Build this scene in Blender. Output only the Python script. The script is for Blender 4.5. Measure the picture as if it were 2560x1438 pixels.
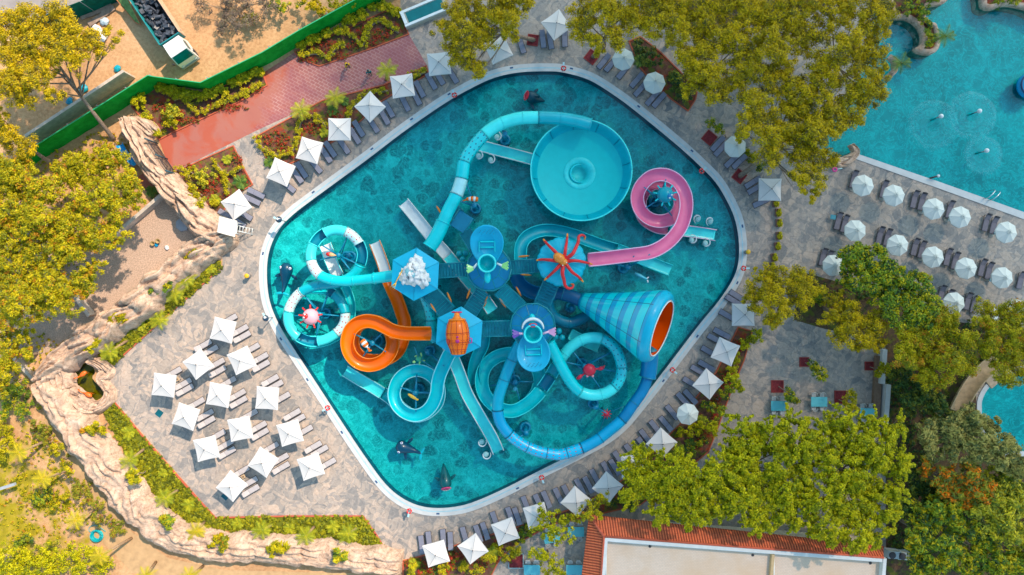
import bpy, bmesh, math, random
import numpy as np
from mathutils import Vector, Matrix, noise
from mathutils.geometry import tessellate_polygon
for o in list(bpy.data.objects): bpy.data.objects.remove(o)
R = math.radians
SC = bpy.context.scene
COL = SC.collection
rnd = random.Random(7)
nr = np.random.default_rng(11)
# ---------------- camera: drone looking straight down from 74 m ----------------
H = 74.0; S = 23.0; CX = 1280.0; CY = 719.0
cd = bpy.data.cameras.new('camera'); cam = bpy.data.objects.new('camera', cd); COL.objects.link(cam)
cam.location = (0, 0, H); cam.rotation_euler = (0, 0, 0)
cd.sensor_width = 36; cd.lens = 36*H/(2560/S); cd.clip_end = 3000; cd.clip_start = 0.5
SC.camera = cam
# ---------------- light ----------------
SUN_EL = R(47); SUN_AZ = R(41)
w = bpy.data.worlds.new('World'); SC.world = w; w.use_nodes = True
nt = w.node_tree; nt.nodes.clear()
sky = nt.nodes.new('ShaderNodeTexSky'); sky.sky_type = 'NISHITA'; sky.sun_disc = False
sky.sun_elevation = SUN_EL; sky.sun_rotation = SUN_AZ; sky.air_density = 1.2; sky.dust_density = 0.8
bg = nt.nodes.new('ShaderNodeBackground'); bg.inputs[1].default_value = 0.15
wo = nt.nodes.new('ShaderNodeOutputWorld')
tint = nt.nodes.new('ShaderNodeMix'); tint.data_type = 'RGBA'; tint.blend_type = 'MULTIPLY'; tint.inputs[0].default_value = 1; tint.inputs[7].default_value = (.80, .97, .90, 1)
nt.links.new(sky.outputs[0], tint.inputs[6]); nt.links.new(tint.outputs[2], bg.inputs[0]); nt.links.new(bg.outputs[0], wo.inputs[0])
sd = bpy.data.lights.new('sun', 'SUN'); sd.energy = 2.9; sd.angle = R(0.9); sd.color = (1.0, 0.82, 0.64)
so = bpy.data.objects.new('sun', sd); COL.objects.link(so)
SV = Vector((math.sin(SUN_AZ)*math.cos(SUN_EL), math.cos(SUN_AZ)*math.cos(SUN_EL), math.sin(SUN_EL)))
so.rotation_euler = SV.to_track_quat('Z', 'Y').to_euler(); so.location = SV*100
SC.view_settings.view_transform = 'Standard'; SC.view_settings.look = 'None'
SC.view_settings.exposure = 0.96; SC.view_settings.gamma = 1
SC.cycles.max_bounces = 6; SC.cycles.diffuse_bounces = 2; SC.cycles.glossy_bounces = 2
SC.cycles.transparent_max_bounces = 12; SC.cycles.volume_bounces = 0
SC.cycles.caustics_reflective = False; SC.cycles.caustics_refractive = False

def at(px, py, z=0.0):
    k = (H-z)/H/S
    return Vector(((px-CX)*k, (CY-py)*k, z))
def pm(px, z=0.0): return px*(H-z)/H/S       # pixels -> metres at height z

# ---------------- mesh builder ----------------
ORG = {}
class MB:
    def __init__(s): s.v = []; s.f = []; s.uv = []; s.sm = []
    def add(s, vs, fs, uv=None, smooth=False):
        b = len(s.v); s.v += [tuple(v) for v in vs]
        s.uv += list(uv) if uv else [(v[0], v[1]) for v in vs]
        for f in fs: s.f.append([b+i for i in f]); s.sm.append(smooth)
        return s
    def box(s, c, d, rz=0, rx=0, ry=0, bev=0):
        M = Matrix.Translation(c) @ Matrix.Rotation(rz, 4, 'Z') @ Matrix.Rotation(ry, 4, 'Y') @ Matrix.Rotation(rx, 4, 'X')
        x, y, z = d[0]/2, d[1]/2, d[2]/2
        if bev:
            b = bev
            lay = [(-z, x-b, y-b), (-z+b, x, y), (z-b, x, y), (z, x-b, y-b)]
            vs = []
            for (zz, a, c2) in lay:
                q = min(b, a*.5, c2*.5)
                vs += [(a-q, c2, zz), (-a+q, c2, zz), (-a, c2-q, zz), (-a, -c2+q, zz), (-a+q, -c2, zz), (a-q, -c2, zz), (a, -c2+q, zz), (a, c2-q, zz)]
            fs = [[7, 6, 5, 4, 3, 2, 1, 0], [24+i for i in range(8)]]
            for k in range(3):
                for i in range(8): fs.append([k*8+i, k*8+(i+1) % 8, (k+1)*8+(i+1) % 8, (k+1)*8+i])
            return s.add([M @ Vector(v) for v in vs], fs)
        vs = [(-x, -y, -z), (x, -y, -z), (x, y, -z), (-x, y, -z), (-x, -y, z), (x, -y, z), (x, y, z), (-x, y, z)]
        return s.add([M @ Vector(v) for v in vs], [[3, 2, 1, 0], [4, 5, 6, 7], [0, 1, 5, 4], [1, 2, 6, 5], [2, 3, 7, 6], [3, 0, 4, 7]])
    def bar(s, a, b, r, r2=None, n=8, cap=True):
        a = Vector(a); b = Vector(b); r2 = r if r2 is None else r2
        d = (b-a)
        if d.length < 1e-5: return s
        q = d.to_track_quat('Z', 'Y').to_matrix(); vs = []
        for p, rr in ((a, r), (b, r2)):
            for i in range(n):
                t = 2*math.pi*i/n; vs.append(p + q @ Vector((math.cos(t)*rr, math.sin(t)*rr, 0)))
        fs = [[i, (i+1) % n, n+(i+1) % n, n+i] for i in range(n)]
        if cap: fs += [list(range(n))[::-1], list(range(n, 2*n))]
        return s.add(vs, fs, smooth=n > 5)
    def lathe(s, prof, M=None, n=24, smooth=True, jit=None):
        M = M or Matrix(); vs = []; uv = []; L = 0; last = None
        for k, (r, z) in enumerate(prof):
            if last: L += math.hypot(r-last[0], z-last[1])
            last = (r, z)
            for i in range(n):
                t = 2*math.pi*i/n; rr = r*(jit(t, k) if jit else 1)
                vs.append(M @ Vector((math.cos(t)*rr, math.sin(t)*rr, z))); uv.append((L, i/n))
        fs = []
        for k in range(len(prof)-1):
            for i in range(n): fs.append([k*n+i, k*n+(i+1) % n, (k+1)*n+(i+1) % n, (k+1)*n+i])
        if prof[0][0] > 1e-4: fs.append(list(range(n))[::-1])
        if prof[-1][0] > 1e-4: fs.append([(len(prof)-1)*n+i for i in range(n)])
        return s.add(vs, fs, uv, smooth)
    def shell(s, prof, M=None, n=32):           # lathe with no end caps
        M = M or Matrix(); vs = []; uv = []; L = 0; last = None
        for (r, z) in prof:
            if last: L += math.hypot(r-last[0], z-last[1])
            last = (r, z)
            for i in range(n+1):
                t = 2*math.pi*i/n; vs.append(M @ Vector((math.cos(t)*r, math.sin(t)*r, z))); uv.append((L, i/n))
        m = n+1
        fs = [[k*m+i, k*m+i+1, (k+1)*m+i+1, (k+1)*m+i] for k in range(len(prof)-1) for i in range(n)]
        return s.add(vs, fs, uv, True)
    def ell(s, c, r, rz=0, rx=0, ry=0, n=16, m=10, bump=0, seed=0):
        M = Matrix.Translation(c) @ Matrix.Rotation(rz, 4, 'Z') @ Matrix.Rotation(ry, 4, 'Y') @ Matrix.Rotation(rx, 4, 'X')
        vs = []
        for k in range(m+1):
            p = math.pi*k/m
            for i in range(n):
                t = 2*math.pi*i/n; d = Vector((math.sin(p)*math.cos(t), math.sin(p)*math.sin(t), -math.cos(p)))
                q = 1+(bump*noise.noise(d*2.1+Vector((seed, 0, 0))) if bump else 0)
                vs.append(M @ Vector((d.x*r[0]*q, d.y*r[1]*q, d.z*r[2]*q)))
        fs = [[k*n+i, k*n+(i+1) % n, (k+1)*n+(i+1) % n, (k+1)*n+i] for k in range(m) for i in range(n)]
        return s.add(vs, fs, smooth=True)
    def sweep(s, pts, prof, closed=True, rad=None, caps=True, smooth=True):
        n = len(prof); vs = []; uv = []; L = 0
        for k, p in enumerate(pts):
            a = pts[max(k-1, 0)]; b = pts[min(k+1, len(pts)-1)]; T = (b-a).normalized()
            if k: L += (p-pts[k-1]).length
            sd_ = T.cross(Vector((0, 0, 1)))
            if sd_.length < 1e-3: sd_ = Vector((1, 0, 0))
            sd_.normalize(); up = sd_.cross(T); q = rad[k] if rad else 1
            for j, (x, y) in enumerate(prof):
                vs.append(p+sd_*x*q+up*y*q); uv.append((L, j/n))
        m = n if closed else n-1
        fs = [[k*n+j, (k+1)*n+j, (k+1)*n+(j+1) % n, k*n+(j+1) % n] for k in range(len(pts)-1) for j in range(m)]
        if closed and caps: fs += [list(range(n)), [(len(pts)-1)*n+j for j in range(n)][::-1]]
        return s.add(vs, fs, uv, smooth)
    def tube(s, pts, r, n=12, rad=None, caps=True):
        return s.sweep(pts, [(math.cos(2*math.pi*i/n)*r, math.sin(2*math.pi*i/n)*r) for i in range(n)], True, rad, caps)
    def sheet(s, poly, z, holes=()):
        rings = [[Vector((p[0], p[1], 0)) for p in r] for r in [poly]+list(holes)]
        flat = [p for r in rings for p in r]; tris = tessellate_polygon(rings); fs = []
        for t in tris:
            a, b, c = (flat[i] for i in t)
            fs.append(list(t) if (b-a).cross(c-a).z > 0 else list(t)[::-1])
        return s.add([(p.x, p.y, z) for p in flat], fs)
    def wallring(s, poly, z0, z1, closed=True):
        n = len(poly); vs = [(p[0], p[1], z0) for p in poly]+[(p[0], p[1], z1) for p in poly]
        return s.add(vs, [[i, (i+1) % n, n+(i+1) % n, n+i] for i in range(n if closed else n-1)])
    def prism(s, poly, z0, z1, holes=()):
        s.sheet(poly, z1, holes); s.wallring(poly, z0, z1)
        for h in holes: s.wallring(h, z0, z1)
        return s
    def build(s, name, mat, parent=None, col=None, org=None):
        me = bpy.data.meshes.new(name)
        if parent is not None: og = ORG.get(parent, Vector())
        elif org is not None: og = Vector(org)
        else: og = Vector()
        V = np.array(s.v, dtype=float)-np.array(og)
        me.from_pydata(V.tolist(), [], s.f)
        uvl = me.uv_layers.new(name='UVMap'); idx = np.zeros(len(me.loops), dtype=np.int32)
        me.loops.foreach_get('vertex_index', idx)
        uvl.data.foreach_set('uv', np.array(s.uv, dtype=np.float32)[idx].ravel())
        me.polygons.foreach_set('use_smooth', s.sm)
        me.materials.append(mat); me.update()
        o = bpy.data.objects.new(name, me); COL.objects.link(o)
        if parent is not None: o.parent = parent; ORG[o] = og
        else: o.location = og; ORG[o] = og
        return o
def tag(o, label=None, cat=None, group=None, kind=None):
    if label: o['label'] = label
    if cat: o['category'] = cat
    if group: o['group'] = group
    if kind: o['kind'] = kind
    return o
def empty(name, loc, label, cat, group=None, rz=0):
    o = bpy.data.objects.new(name, None); COL.objects.link(o); o.location = loc; o.rotation_euler = (0, 0, rz)
    o.empty_display_size = .2; ORG[o] = Vector(loc)
    return tag(o, label, cat, group)
def copy_tree(root, loc, rz, label, sc=1):
    r = root.copy(); COL.objects.link(r); r.location = loc; r.rotation_euler = (0, 0, rz); r.scale = (sc,)*3
    r['label'] = label
    for ch in root.children:
        c = ch.copy(); COL.objects.link(c); c.parent = r
        for g in ch.children:
            d = g.copy(); COL.objects.link(d); d.parent = c
    return r
def crom(P, per=6, closed=False):
    P = [Vector(p) for p in P]; n = len(P); out = []; T = []
    for i in range(n if closed else n-1):
        p = [P[(i+k) % n] if closed else P[min(max(i+k, 0), n-1)] for k in (-1, 0, 1, 2)]
        for j in range(per):
            t = j/per
            out.append(.5*((2*p[1])+(p[2]-p[0])*t+(2*p[0]-5*p[1]+4*p[2]-p[3])*t*t+(3*p[1]-p[0]-3*p[2]+p[3])*t**3)); T.append(i+t)
    if not closed: out.append(P[-1]); T.append(n-1)
    return out, T
def pxs(L, z=0.0): return [at(p[0], p[1], z) for p in L]

# ---------------- materials ----------------
MATS = {}
class NG:
    def __init__(s, name):
        s.m = bpy.data.materials.new(name); s.m.use_nodes = True; s.t = s.m.node_tree; s.t.nodes.clear()
        s.out = s.n('ShaderNodeOutputMaterial')
    def n(s, t, **k):
        x = s.t.nodes.new(t)
        for a, b in k.items(): setattr(x, a, b)
        return x
    def l(s, a, b): s.t.links.new(a, b)
    def bsdf(s, rough=.6, spec=.4, **k):
        b = s.n('ShaderNodeBsdfPrincipled'); b.inputs['Roughness'].default_value = rough
        b.inputs['Specular IOR Level'].default_value = spec; s.l(b.outputs[0], s.out.inputs[0]); return b
    def coord(s, kind='Object', sc=(1, 1, 1), rot=0):
        c = s.n('ShaderNodeTexCoord') if kind != 'World' else s.n('ShaderNodeNewGeometry')
        m = s.n('ShaderNodeMapping'); m.inputs['Scale'].default_value = sc; m.inputs['Rotation'].default_value = (0, 0, rot)
        s.l(c.outputs['Position' if kind == 'World' else kind], m.inputs[0]); return m.outputs[0]
    def noise(s, v, sc, det=4, dist=0, rough=.55):
        x = s.n('ShaderNodeTexNoise'); x.inputs['Scale'].default_value = sc; x.inputs['Detail'].default_value = det
        x.inputs['Distortion'].default_value = dist; x.inputs['Roughness'].default_value = rough; s.l(v, x.inputs['Vector']); return x
    def vor(s, v, sc, feat='F1', rnd_=1.0):
        x = s.n('ShaderNodeTexVoronoi', feature=feat); x.inputs['Scale'].default_value = sc
        x.inputs['Randomness'].default_value = rnd_; s.l(v, x.inputs['Vector']); return x
    def ramp(s, v, stops, interp='LINEAR'):
        x = s.n('ShaderNodeValToRGB'); e = x.color_ramp.elements; x.color_ramp.interpolation = interp
        while len(e) < len(stops): e.new(.5)
        for a, (p, c) in zip(e, stops): a.position = p; a.color = (*c, 1) if len(c) == 3 else c
        s.l(v, x.inputs[0]); return x.outputs[0]
    def mix(s, f, a, b, mode='MIX'):
        x = s.n('ShaderNodeMix', data_type='RGBA', blend_type=mode)
        for sock, v in ((x.inputs[0], f), (x.inputs[6], a), (x.inputs[7], b)):
            if hasattr(v, 'links') or hasattr(v, 'is_linked'): s.l(v, sock)
            elif isinstance(v, (int, float)): sock.default_value = v
            else: sock.default_value = (*v, 1)
        return x.outputs[2]
    def math(s, op, a, b=0.0, c=0.0, clamp=False):
        x = s.n('ShaderNodeMath', operation=op); x.use_clamp = clamp
        for i, v in enumerate((a, b, c)):
            if hasattr(v, 'is_linked'): s.l(v, x.inputs[i])
            else: x.inputs[i].default_value = v
        return x.outputs[0]
    def bump(s, h, b, st=.4, d=.05):
        x = s.n('ShaderNodeBump'); x.inputs['Strength'].default_value = st; x.inputs['Distance'].default_value = d
        s.l(h, x.inputs['Height']); s.l(x.outputs[0], b.inputs['Normal'])
def plain(name, c, rough=.5, spec=.4, var=.12, coat=0, metal=0, nsc=1.5, bump=0):
    if name in MATS: return MATS[name]
    g = NG(name); b = g.bsdf(rough, spec); v = g.coord('Object')
    n = g.noise(v, nsc, 5); lo = tuple(x*(1-var) for x in c); hi = tuple(min(1, x*(1+var)) for x in c)
    g.l(g.ramp(n.outputs[0], [(.3, lo), (.7, hi)]), b.inputs['Base Color'])
    b.inputs['Coat Weight'].default_value = coat; b.inputs['Metallic'].default_value = metal
    b.inputs['Coat Roughness'].default_value = .08
    if bump: g.bump(g.noise(v, 30, 3).outputs[0], b, bump, .01)
    MATS[name] = g.m; return g.m
def gel(name, c, rough=.3): return plain(name, c, rough+.05, .35, .1, .12, nsc=.8)
# ---- surface materials ----
def m_paving(name, rot, cool=0.0):
    g = NG(name); b = g.bsdf(.75, .3); v = g.coord('World', (1, 1, 1), rot)
    wn = g.noise(v, .42, 2); ws = g.n('ShaderNodeVectorMath', operation='SCALE'); ws.inputs[3].default_value = 2.4
    g.l(wn.outputs['Color'], ws.inputs[0]); ad = g.n('ShaderNodeVectorMath', operation='ADD'); g.l(v, ad.inputs[0]); g.l(ws.outputs[0], ad.inputs[1])
    def lay(sx, sy, r_, sc):
        mp = g.n('ShaderNodeMapping'); mp.inputs['Scale'].default_value = (sx, sy, 1); mp.inputs['Rotation'].default_value = (0, 0, r_); g.l(ad.outputs[0], mp.inputs[0])
        a_ = g.vor(mp.outputs[0], sc); e_ = g.vor(mp.outputs[0], sc, 'DISTANCE_TO_EDGE'); s_ = g.n('ShaderNodeSeparateColor'); g.l(a_.outputs['Color'], s_.inputs[0]); return s_.outputs[0], e_.outputs[0]
    c1, e1 = lay(1.2, .34, .3, 1.7); c2, e2 = lay(.36, 1.3, 1.0, 1.4); c3, e3 = lay(1, .8, 2.2, .8)
    s1 = g.math('ADD', g.math('MULTIPLY', c1, .45), g.math('ADD', g.math('MULTIPLY', c2, .35), g.math('MULTIPLY', c3, .2)))
    col = g.ramp(s1, [(.22, (.225, .215, .21)), (.38, (.33, .29, .26)), (.5, (.44, .355, .295)), (.64, (.58, .44, .345)), (.8, (.34, .30, .275))])
    col = g.mix(g.ramp(e1, [(0, (.45,)*3), (.035, (0,)*3)]), col, (.52, .44, .36)); col = g.mix(g.ramp(e2, [(0, (.5,)*3), (.03, (0,)*3)]), col, (.13, .125, .13))
    fn = g.noise(v, 4, 7, .4, .65); col = g.mix(.5, col, g.ramp(fn.outputs[0], [(.3, (.15, .15, .15)), (.7, (.75, .72, .68))]), 'SOFT_LIGHT')
    big = g.noise(v, .15, 4); col = g.mix(g.ramp(big.outputs[0], [(.35, (0,)*3), (.7, (.45,)*3)]), col, (.34, .295, .26))
    g.l(col, b.inputs['Base Color']); g.bump(g.math('ADD', g.ramp(e1, [(0, (0,)*3), (.04, (1,)*3)]), fn.outputs[0]), b, .25, .015)
    return g.m
M_PAVE = m_paving('stone_paving', .5); 
def m_floor(name, dk_, bb, lt, sc=1.0, blob=.8):           # printed pool-floor lining seen through the water
    g = NG(name); b = g.bsdf(.6, .2); v = g.coord('World', (1, 1, 1), .35)
    wn = g.noise(v, .8, 3); ws = g.n('ShaderNodeVectorMath', operation='SCALE'); ws.inputs[3].default_value = .9
    g.l(wn.outputs['Color'], ws.inputs[0]); ad = g.n('ShaderNodeVectorMath', operation='ADD'); g.l(v, ad.inputs[0]); g.l(ws.outputs[0], ad.inputs[1])
    n2 = g.noise(ad.outputs[0], .5*sc, 5, 1.2, .6); col = g.ramp(n2.outputs[0], [(.3, tuple(x*.75 for x in bb)), (.5, bb), (.7, lt)])
    for k, (off, s_) in enumerate(((0, .60), (13.7, .47))):
        mp = g.n('ShaderNodeMapping'); mp.inputs['Location'].default_value = (off, off*.6, 0); g.l(ad.outputs[0], mp.inputs[0]); vo = g.vor(mp.outputs[0], s_*sc, rnd_=.85)
        sp = g.n('ShaderNodeSeparateColor'); g.l(vo.outputs['Color'], sp.inputs[0]); d = g.ramp(vo.outputs[0], [(.33, (blob,)*3), (.40, (0,)*3)])
        d = g.math('MULTIPLY', d, g.ramp(sp.outputs[k], [(.2, (.1,)*3), (.6, (.9,)*3)])); col = g.mix(d, col, dk_)
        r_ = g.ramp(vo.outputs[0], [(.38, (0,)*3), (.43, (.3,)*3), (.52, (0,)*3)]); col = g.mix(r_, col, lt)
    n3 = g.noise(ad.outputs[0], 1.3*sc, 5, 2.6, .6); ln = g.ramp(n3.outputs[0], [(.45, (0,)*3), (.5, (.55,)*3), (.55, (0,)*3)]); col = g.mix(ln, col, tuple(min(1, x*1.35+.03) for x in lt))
    g.l(col, b.inputs['Base Color']); return g.m
M_FLOOR = m_floor('pool_floor_print', (.0, .21, .235), (.0, .50, .50), (.05, .80, .76))
M_FLOOR2 = m_floor('east_pool_floor', (.0, .36, .40), (.0, .50, .53), (.0, .68, .69), .55, .35)
def m_water(name, tint, bs=.12, sc=2.2, dist=.02):
    g = NG(name); v = g.coord('World'); tr = g.n('ShaderNodeBsdfTransparent'); tr.inputs[0].default_value = (*tint, 1)
    gl = g.n('ShaderNodeBsdfGlossy'); gl.inputs['Roughness'].default_value = .05; gl.inputs[0].default_value = (.8, .95, 1, 1)
    fr = g.n('ShaderNodeFresnel'); fr.inputs[0].default_value = 1.33; mx = g.n('ShaderNodeMixShader')
    bp = g.n('ShaderNodeBump'); bp.inputs['Strength'].default_value = bs*3; bp.inputs['Distance'].default_value = dist*3
    g.l(g.noise(v, sc, 4, .6).outputs[0], bp.inputs['Height']); g.l(bp.outputs[0], gl.inputs['Normal']); g.l(bp.outputs[0], fr.inputs['Normal'])
    g.l(fr.outputs[0], mx.inputs[0]); g.l(tr.outputs[0], mx.inputs[1]); g.l(gl.outputs[0], mx.inputs[2]); g.l(mx.outputs[0], g.out.inputs[0])
    return g.m
M_WATER = m_water('pool_water', (.55, .97, .98)); M_WATER2 = m_water('east_water', (.45, .97, .97), .08, 1.4, .03)
def m_ground():
    g = NG('soil'); b = g.bsdf(.95, .1); v = g.coord('World'); n = g.noise(v, .16, 6, .3); n2 = g.noise(v, 3.0, 8, 0, .7)
    col = g.ramp(n.outputs[0], [(.3, (.38, .21, .11)), (.5, (.54, .32, .17)), (.7, (.64, .42, .25))])
    col = g.mix(.55, col, g.ramp(n2.outputs[0], [(.3, (.1, .07, .05)), (.6, (.8, .7, .6))]), 'SOFT_LIGHT')
    sp = g.n('ShaderNodeSeparateXYZ'); g.l(v, sp.inputs[0])
    # garden in the south west corner is grassed over in patches
    gx = g.math('MULTIPLY', g.math('ADD', sp.outputs[0], 45.0), -.16); gy = g.math('MULTIPLY', g.math('ADD', sp.outputs[1], 13.0), -.16)
    gm = g.math('MINIMUM', g.math('ADD', gx, .0), gy); gm = g.math('ADD', gm, g.math('MULTIPLY', g.math('SUBTRACT', g.noise(v, .45, 6).outputs[0], .56), 7.0), clamp=True)
    gc = g.ramp(g.noise(v, .8, 6).outputs[0], [(.3, (.20, .17, .015)), (.55, (.38, .29, .02)), (.75, (.48, .33, .06))])
    col = g.mix(gm, col, gc)
    g.l(col, b.inputs['Base Color']); g.bump(n2.outputs[0], b, .6, .06); return g.m
M_SOIL = m_ground()
def m_bed(name, a, bb, red=.5):
    g = NG(name); b = g.bsdf(.95, .1); v = g.coord('World'); n = g.noise(v, 2.2, 8, .4, .7)
    col = g.ramp(n.outputs[0], [(.3, a), (.6, bb)])
    m = g.ramp(g.noise(v, .9, 5).outputs[0], [(.52, (0,)*3), (.62, (red,)*3)]); col = g.mix(m, col, (.34, .05, .02))
    m = g.ramp(g.noise(v, 1.3, 6).outputs[0], [(.5, (0,)*3), (.6, (.8,)*3)]); col = g.mix(m, col, (.13, .15, .02))
    g.l(col, b.inputs['Base Color']); g.bump(n.outputs[0], b, .8, .08); return g.m
M_BED = m_bed('planting_soil', (.07, .035, .03), (.2, .09, .06), .75); M_DARKSOIL = m_bed('dark_garden_soil', (.05, .04, .03), (.14, .09, .05), .1)  # garden soil is a darker brown than the beds, with less red
def m_brickpath():
    g = NG('red_path_paving'); b = g.bsdf(.45, .5); v = g.coord('World', rot=.50)
    br = g.n('ShaderNodeTexBrick'); br.inputs['Scale'].default_value = 1.5; br.inputs['Mortar Size'].default_value = .06; br.inputs['Mortar Smooth'].default_value = .3
    br.inputs['Color1'].default_value = (.36, .115, .10, 1); br.inputs['Color2'].default_value = (.43, .155, .13, 1); br.inputs['Mortar'].default_value = (.52, .26, .23, 1)
    br.inputs['Row Height'].default_value = .5; br.inputs['Brick Width'].default_value = .9; g.l(v, br.inputs[0])
    pk = g.mix(g.ramp(g.noise(v, .35, 6, .6).outputs[0], [(.45, (0,)*3), (.55, (.6,)*3)]), (.42, .14, .10), (.46, .07, .02))
    sp = g.n('ShaderNodeSeparateXYZ'); g.l(g.coord('World'), sp.inputs[0])
    f = g.math('MULTIPLY', g.math('ADD', g.math('ADD', sp.outputs[0], g.math('MULTIPLY', sp.outputs[1], -.35)), 34.5), .35)
    f = g.math('ADD', f, g.math('MULTIPLY', g.math('SUBTRACT', g.noise(v, .8, 3).outputs[0], .5), 2.5), clamp=True)
    col = g.mix(f, pk, br.outputs[0])
    wet = g.ramp(g.noise(v, .28, 4, .5).outputs[0], [(.42, (0,)*3), (.6, (.55,)*3)]); col = g.mix(g.math('MULTIPLY', wet, f), col, (.30, .085, .10))
    g.l(col, b.inputs['Base Color']); g.l(g.ramp(wet, [(0, (.6,)*3), (.6, (.25,)*3)]), b.inputs['Roughness']); g.bump(br.outputs[1], b, -.3, .02); return g.m
M_PATH = m_brickpath()
def m_rock():
    g = NG('sculpted_rock'); b = g.bsdf(.85, .2); v = g.coord('World'); n = g.noise(v, .9, 8, 1.2, .62); n2 = g.noise(v, 6, 6, .5, .7)
    col = g.ramp(n.outputs[0], [(.28, (.32, .19, .13)), (.42, (.50, .335, .235)), (.6, (.64, .45, .325)), (.75, (.74, .565, .44))])
    ln = g.noise(v, .6, 5, 2.5); cr = g.ramp(ln.outputs[0], [(.47, (0,)*3), (.495, (.75,)*3), (.52, (0,)*3)]); col = g.mix(cr, col, (.26, .16, .12))
    col = g.mix(.4, col, g.ramp(n2.outputs[0], [(.3, (.2,)*3), (.7, (.8,)*3)]), 'SOFT_LIGHT')
    g.l(col, b.inputs['Base Color']); g.bump(g.math('ADD', n2.outputs[0], g.math('MULTIPLY', cr, -1.5)), b, .45, .05); return g.m
M_ROCK = m_rock()
def m_leaf(name, rough=.6, trans=.25):
    g = NG(name); b = g.bsdf(rough, .25); a = g.n('ShaderNodeAttribute'); a.attribute_name = 'Col'; g.l(a.outputs[0], b.inputs['Base Color'])
    t = g.n('ShaderNodeBsdfTranslucent'); g.l(a.outputs[0], t.inputs[0]); mx = g.n('ShaderNodeMixShader'); mx.inputs[0].default_value = trans
    g.l(b.outputs[0], mx.inputs[1]); g.l(t.outputs[0], mx.inputs[2]); g.l(mx.outputs[0], g.out.inputs[0]); return g.m
M_LEAF = m_leaf('foliage')
M_BARK = plain('bark', (.26, .19, .14), .9, .1, .35, nsc=6, bump=.6)
M_PALMBARK = plain('palm_bark', (.34, .22, .13), .9, .1, .4, nsc=8, bump=.8)
M_WHITE = plain('white_canvas', (.72, .66, .62), .8, .1, .04)
M_CANVAS2 = plain('ivory_canvas', (.70, .70, .64), .8, .1, .04)
M_POLE = plain('grey_metal_pole', (.3, .3, .32), .4, .5)
M_DARK = plain('dark_frame', (.06, .05, .055), .5, .4)
M_GREYF = plain('grey_sling_fabric', (.50, .46, .47), .8, .2, .08, nsc=3, bump=.1)
M_SLATE = plain('slate_cushion', (.24, .24, .30), .8, .2, .08, nsc=3, bump=.1)
M_COPING = plain('white_coping', (.62, .60, .57), .6, .3, .08, nsc=1.2)
M_TILE = plain('blue_band_tile', (.0, .06, .14), .3, .5)
M_CYAN = gel('cyan_gelcoat', (.0, .62, .66)); M_LCYAN = gel('pale_cyan_gelcoat', (.05, .78, .76)); M_TEAL = gel('deep_teal_gelcoat', (.0, .22, .33))
M_MIDT = gel('mid_teal_gelcoat', (.0, .42, .50)); M_ORANGE = gel('orange_gelcoat', (1.0, .17, .0)); M_PINK = gel('pink_gelcoat', (.98, .22, .40))
M_LPINK = gel('pale_pink_rim', (.95, .55, .70)); M_WGEL = gel('white_gelcoat', (.78, .80, .78)); M_NAVY = gel('navy_gelcoat', (.01, .05, .13))
M_BLUE = gel('blue_gelcoat', (.0, .28, .55)); M_ROOFC = plain('cyan_roof_canvas', (.0, .44, .66), .5, .4, .06); M_RED = gel('red_gelcoat', (.75, .02, .02))
M_PURP = gel('purple_gelcoat', (.14, .06, .40)); M_YEL = gel('yellow_gelcoat', (.85, .45, .02)); M_LIME = gel('lime_gelcoat', (.35, .75, .25)); M_LORANGE = gel('light_orange_rim', (.95, .24, .02))
M_STEEL = plain('blue_steel', (.0, .25, .40), .4, .5, .15); M_RAIL = plain('teal_rail_paint', (.0, .25, .30), .4, .5, .15); M_DECKB = plain('teal_walkway_deck', (.0, .30, .40), .7, .3, .15)
M_BRIDGE = plain('bridge_tread', (.0, .20, .28), .7, .3, .2); M_SKIN = plain('skin', (.42, .22, .14), .6, .3)
M_CONC = plain('concrete', (.56, .48, .40), .9, .1, .2, nsc=2, bump=.3); M_REDK = plain('red_kerb', (.52, .12, .06), .8, .2, .15)
def m_dots(name, base, dot, sp=.62, r=.13, nv=8):
    g = NG(name); b = g.bsdf(.3, .5); b.inputs['Coat Weight'].default_value = .5; u = g.n('ShaderNodeUVMap'); s = g.n('ShaderNodeSeparateXYZ'); g.l(u.outputs[0], s.inputs[0])
    a = g.math('DIVIDE', s.outputs[0], sp); fl = g.math('FLOOR', a); off = g.math('MULTIPLY', g.math('MODULO', fl, 2.0), .5)
    fu = g.math('SUBTRACT', g.math('FRACT', a), .5); fv = g.math('SUBTRACT', g.math('FRACT', g.math('ADD', g.math('MULTIPLY', s.outputs[1], float(nv)), off)), .5)
    d = g.math('SQRT', g.math('ADD', g.math('MULTIPLY', fu, fu), g.math('MULTIPLY', fv, fv)))
    g.l(g.mix(g.math('LESS_THAN', d, r), base, dot), b.inputs['Base Color']); return g.m
M_DOTW = m_dots('white_flume_red_dots', (.58, .82, .80), (.55, .05, .06), .55, .17, 9); M_DOTC = m_dots('cyan_flume_dark_dots', (.0, .60, .64), (.0, .10, .18), .6, .15, 9)
M_DOTB = m_dots('blue_flume_red_dots', (.0, .48, .74), (.5, .06, .08), .6, .15, 10)
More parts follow.
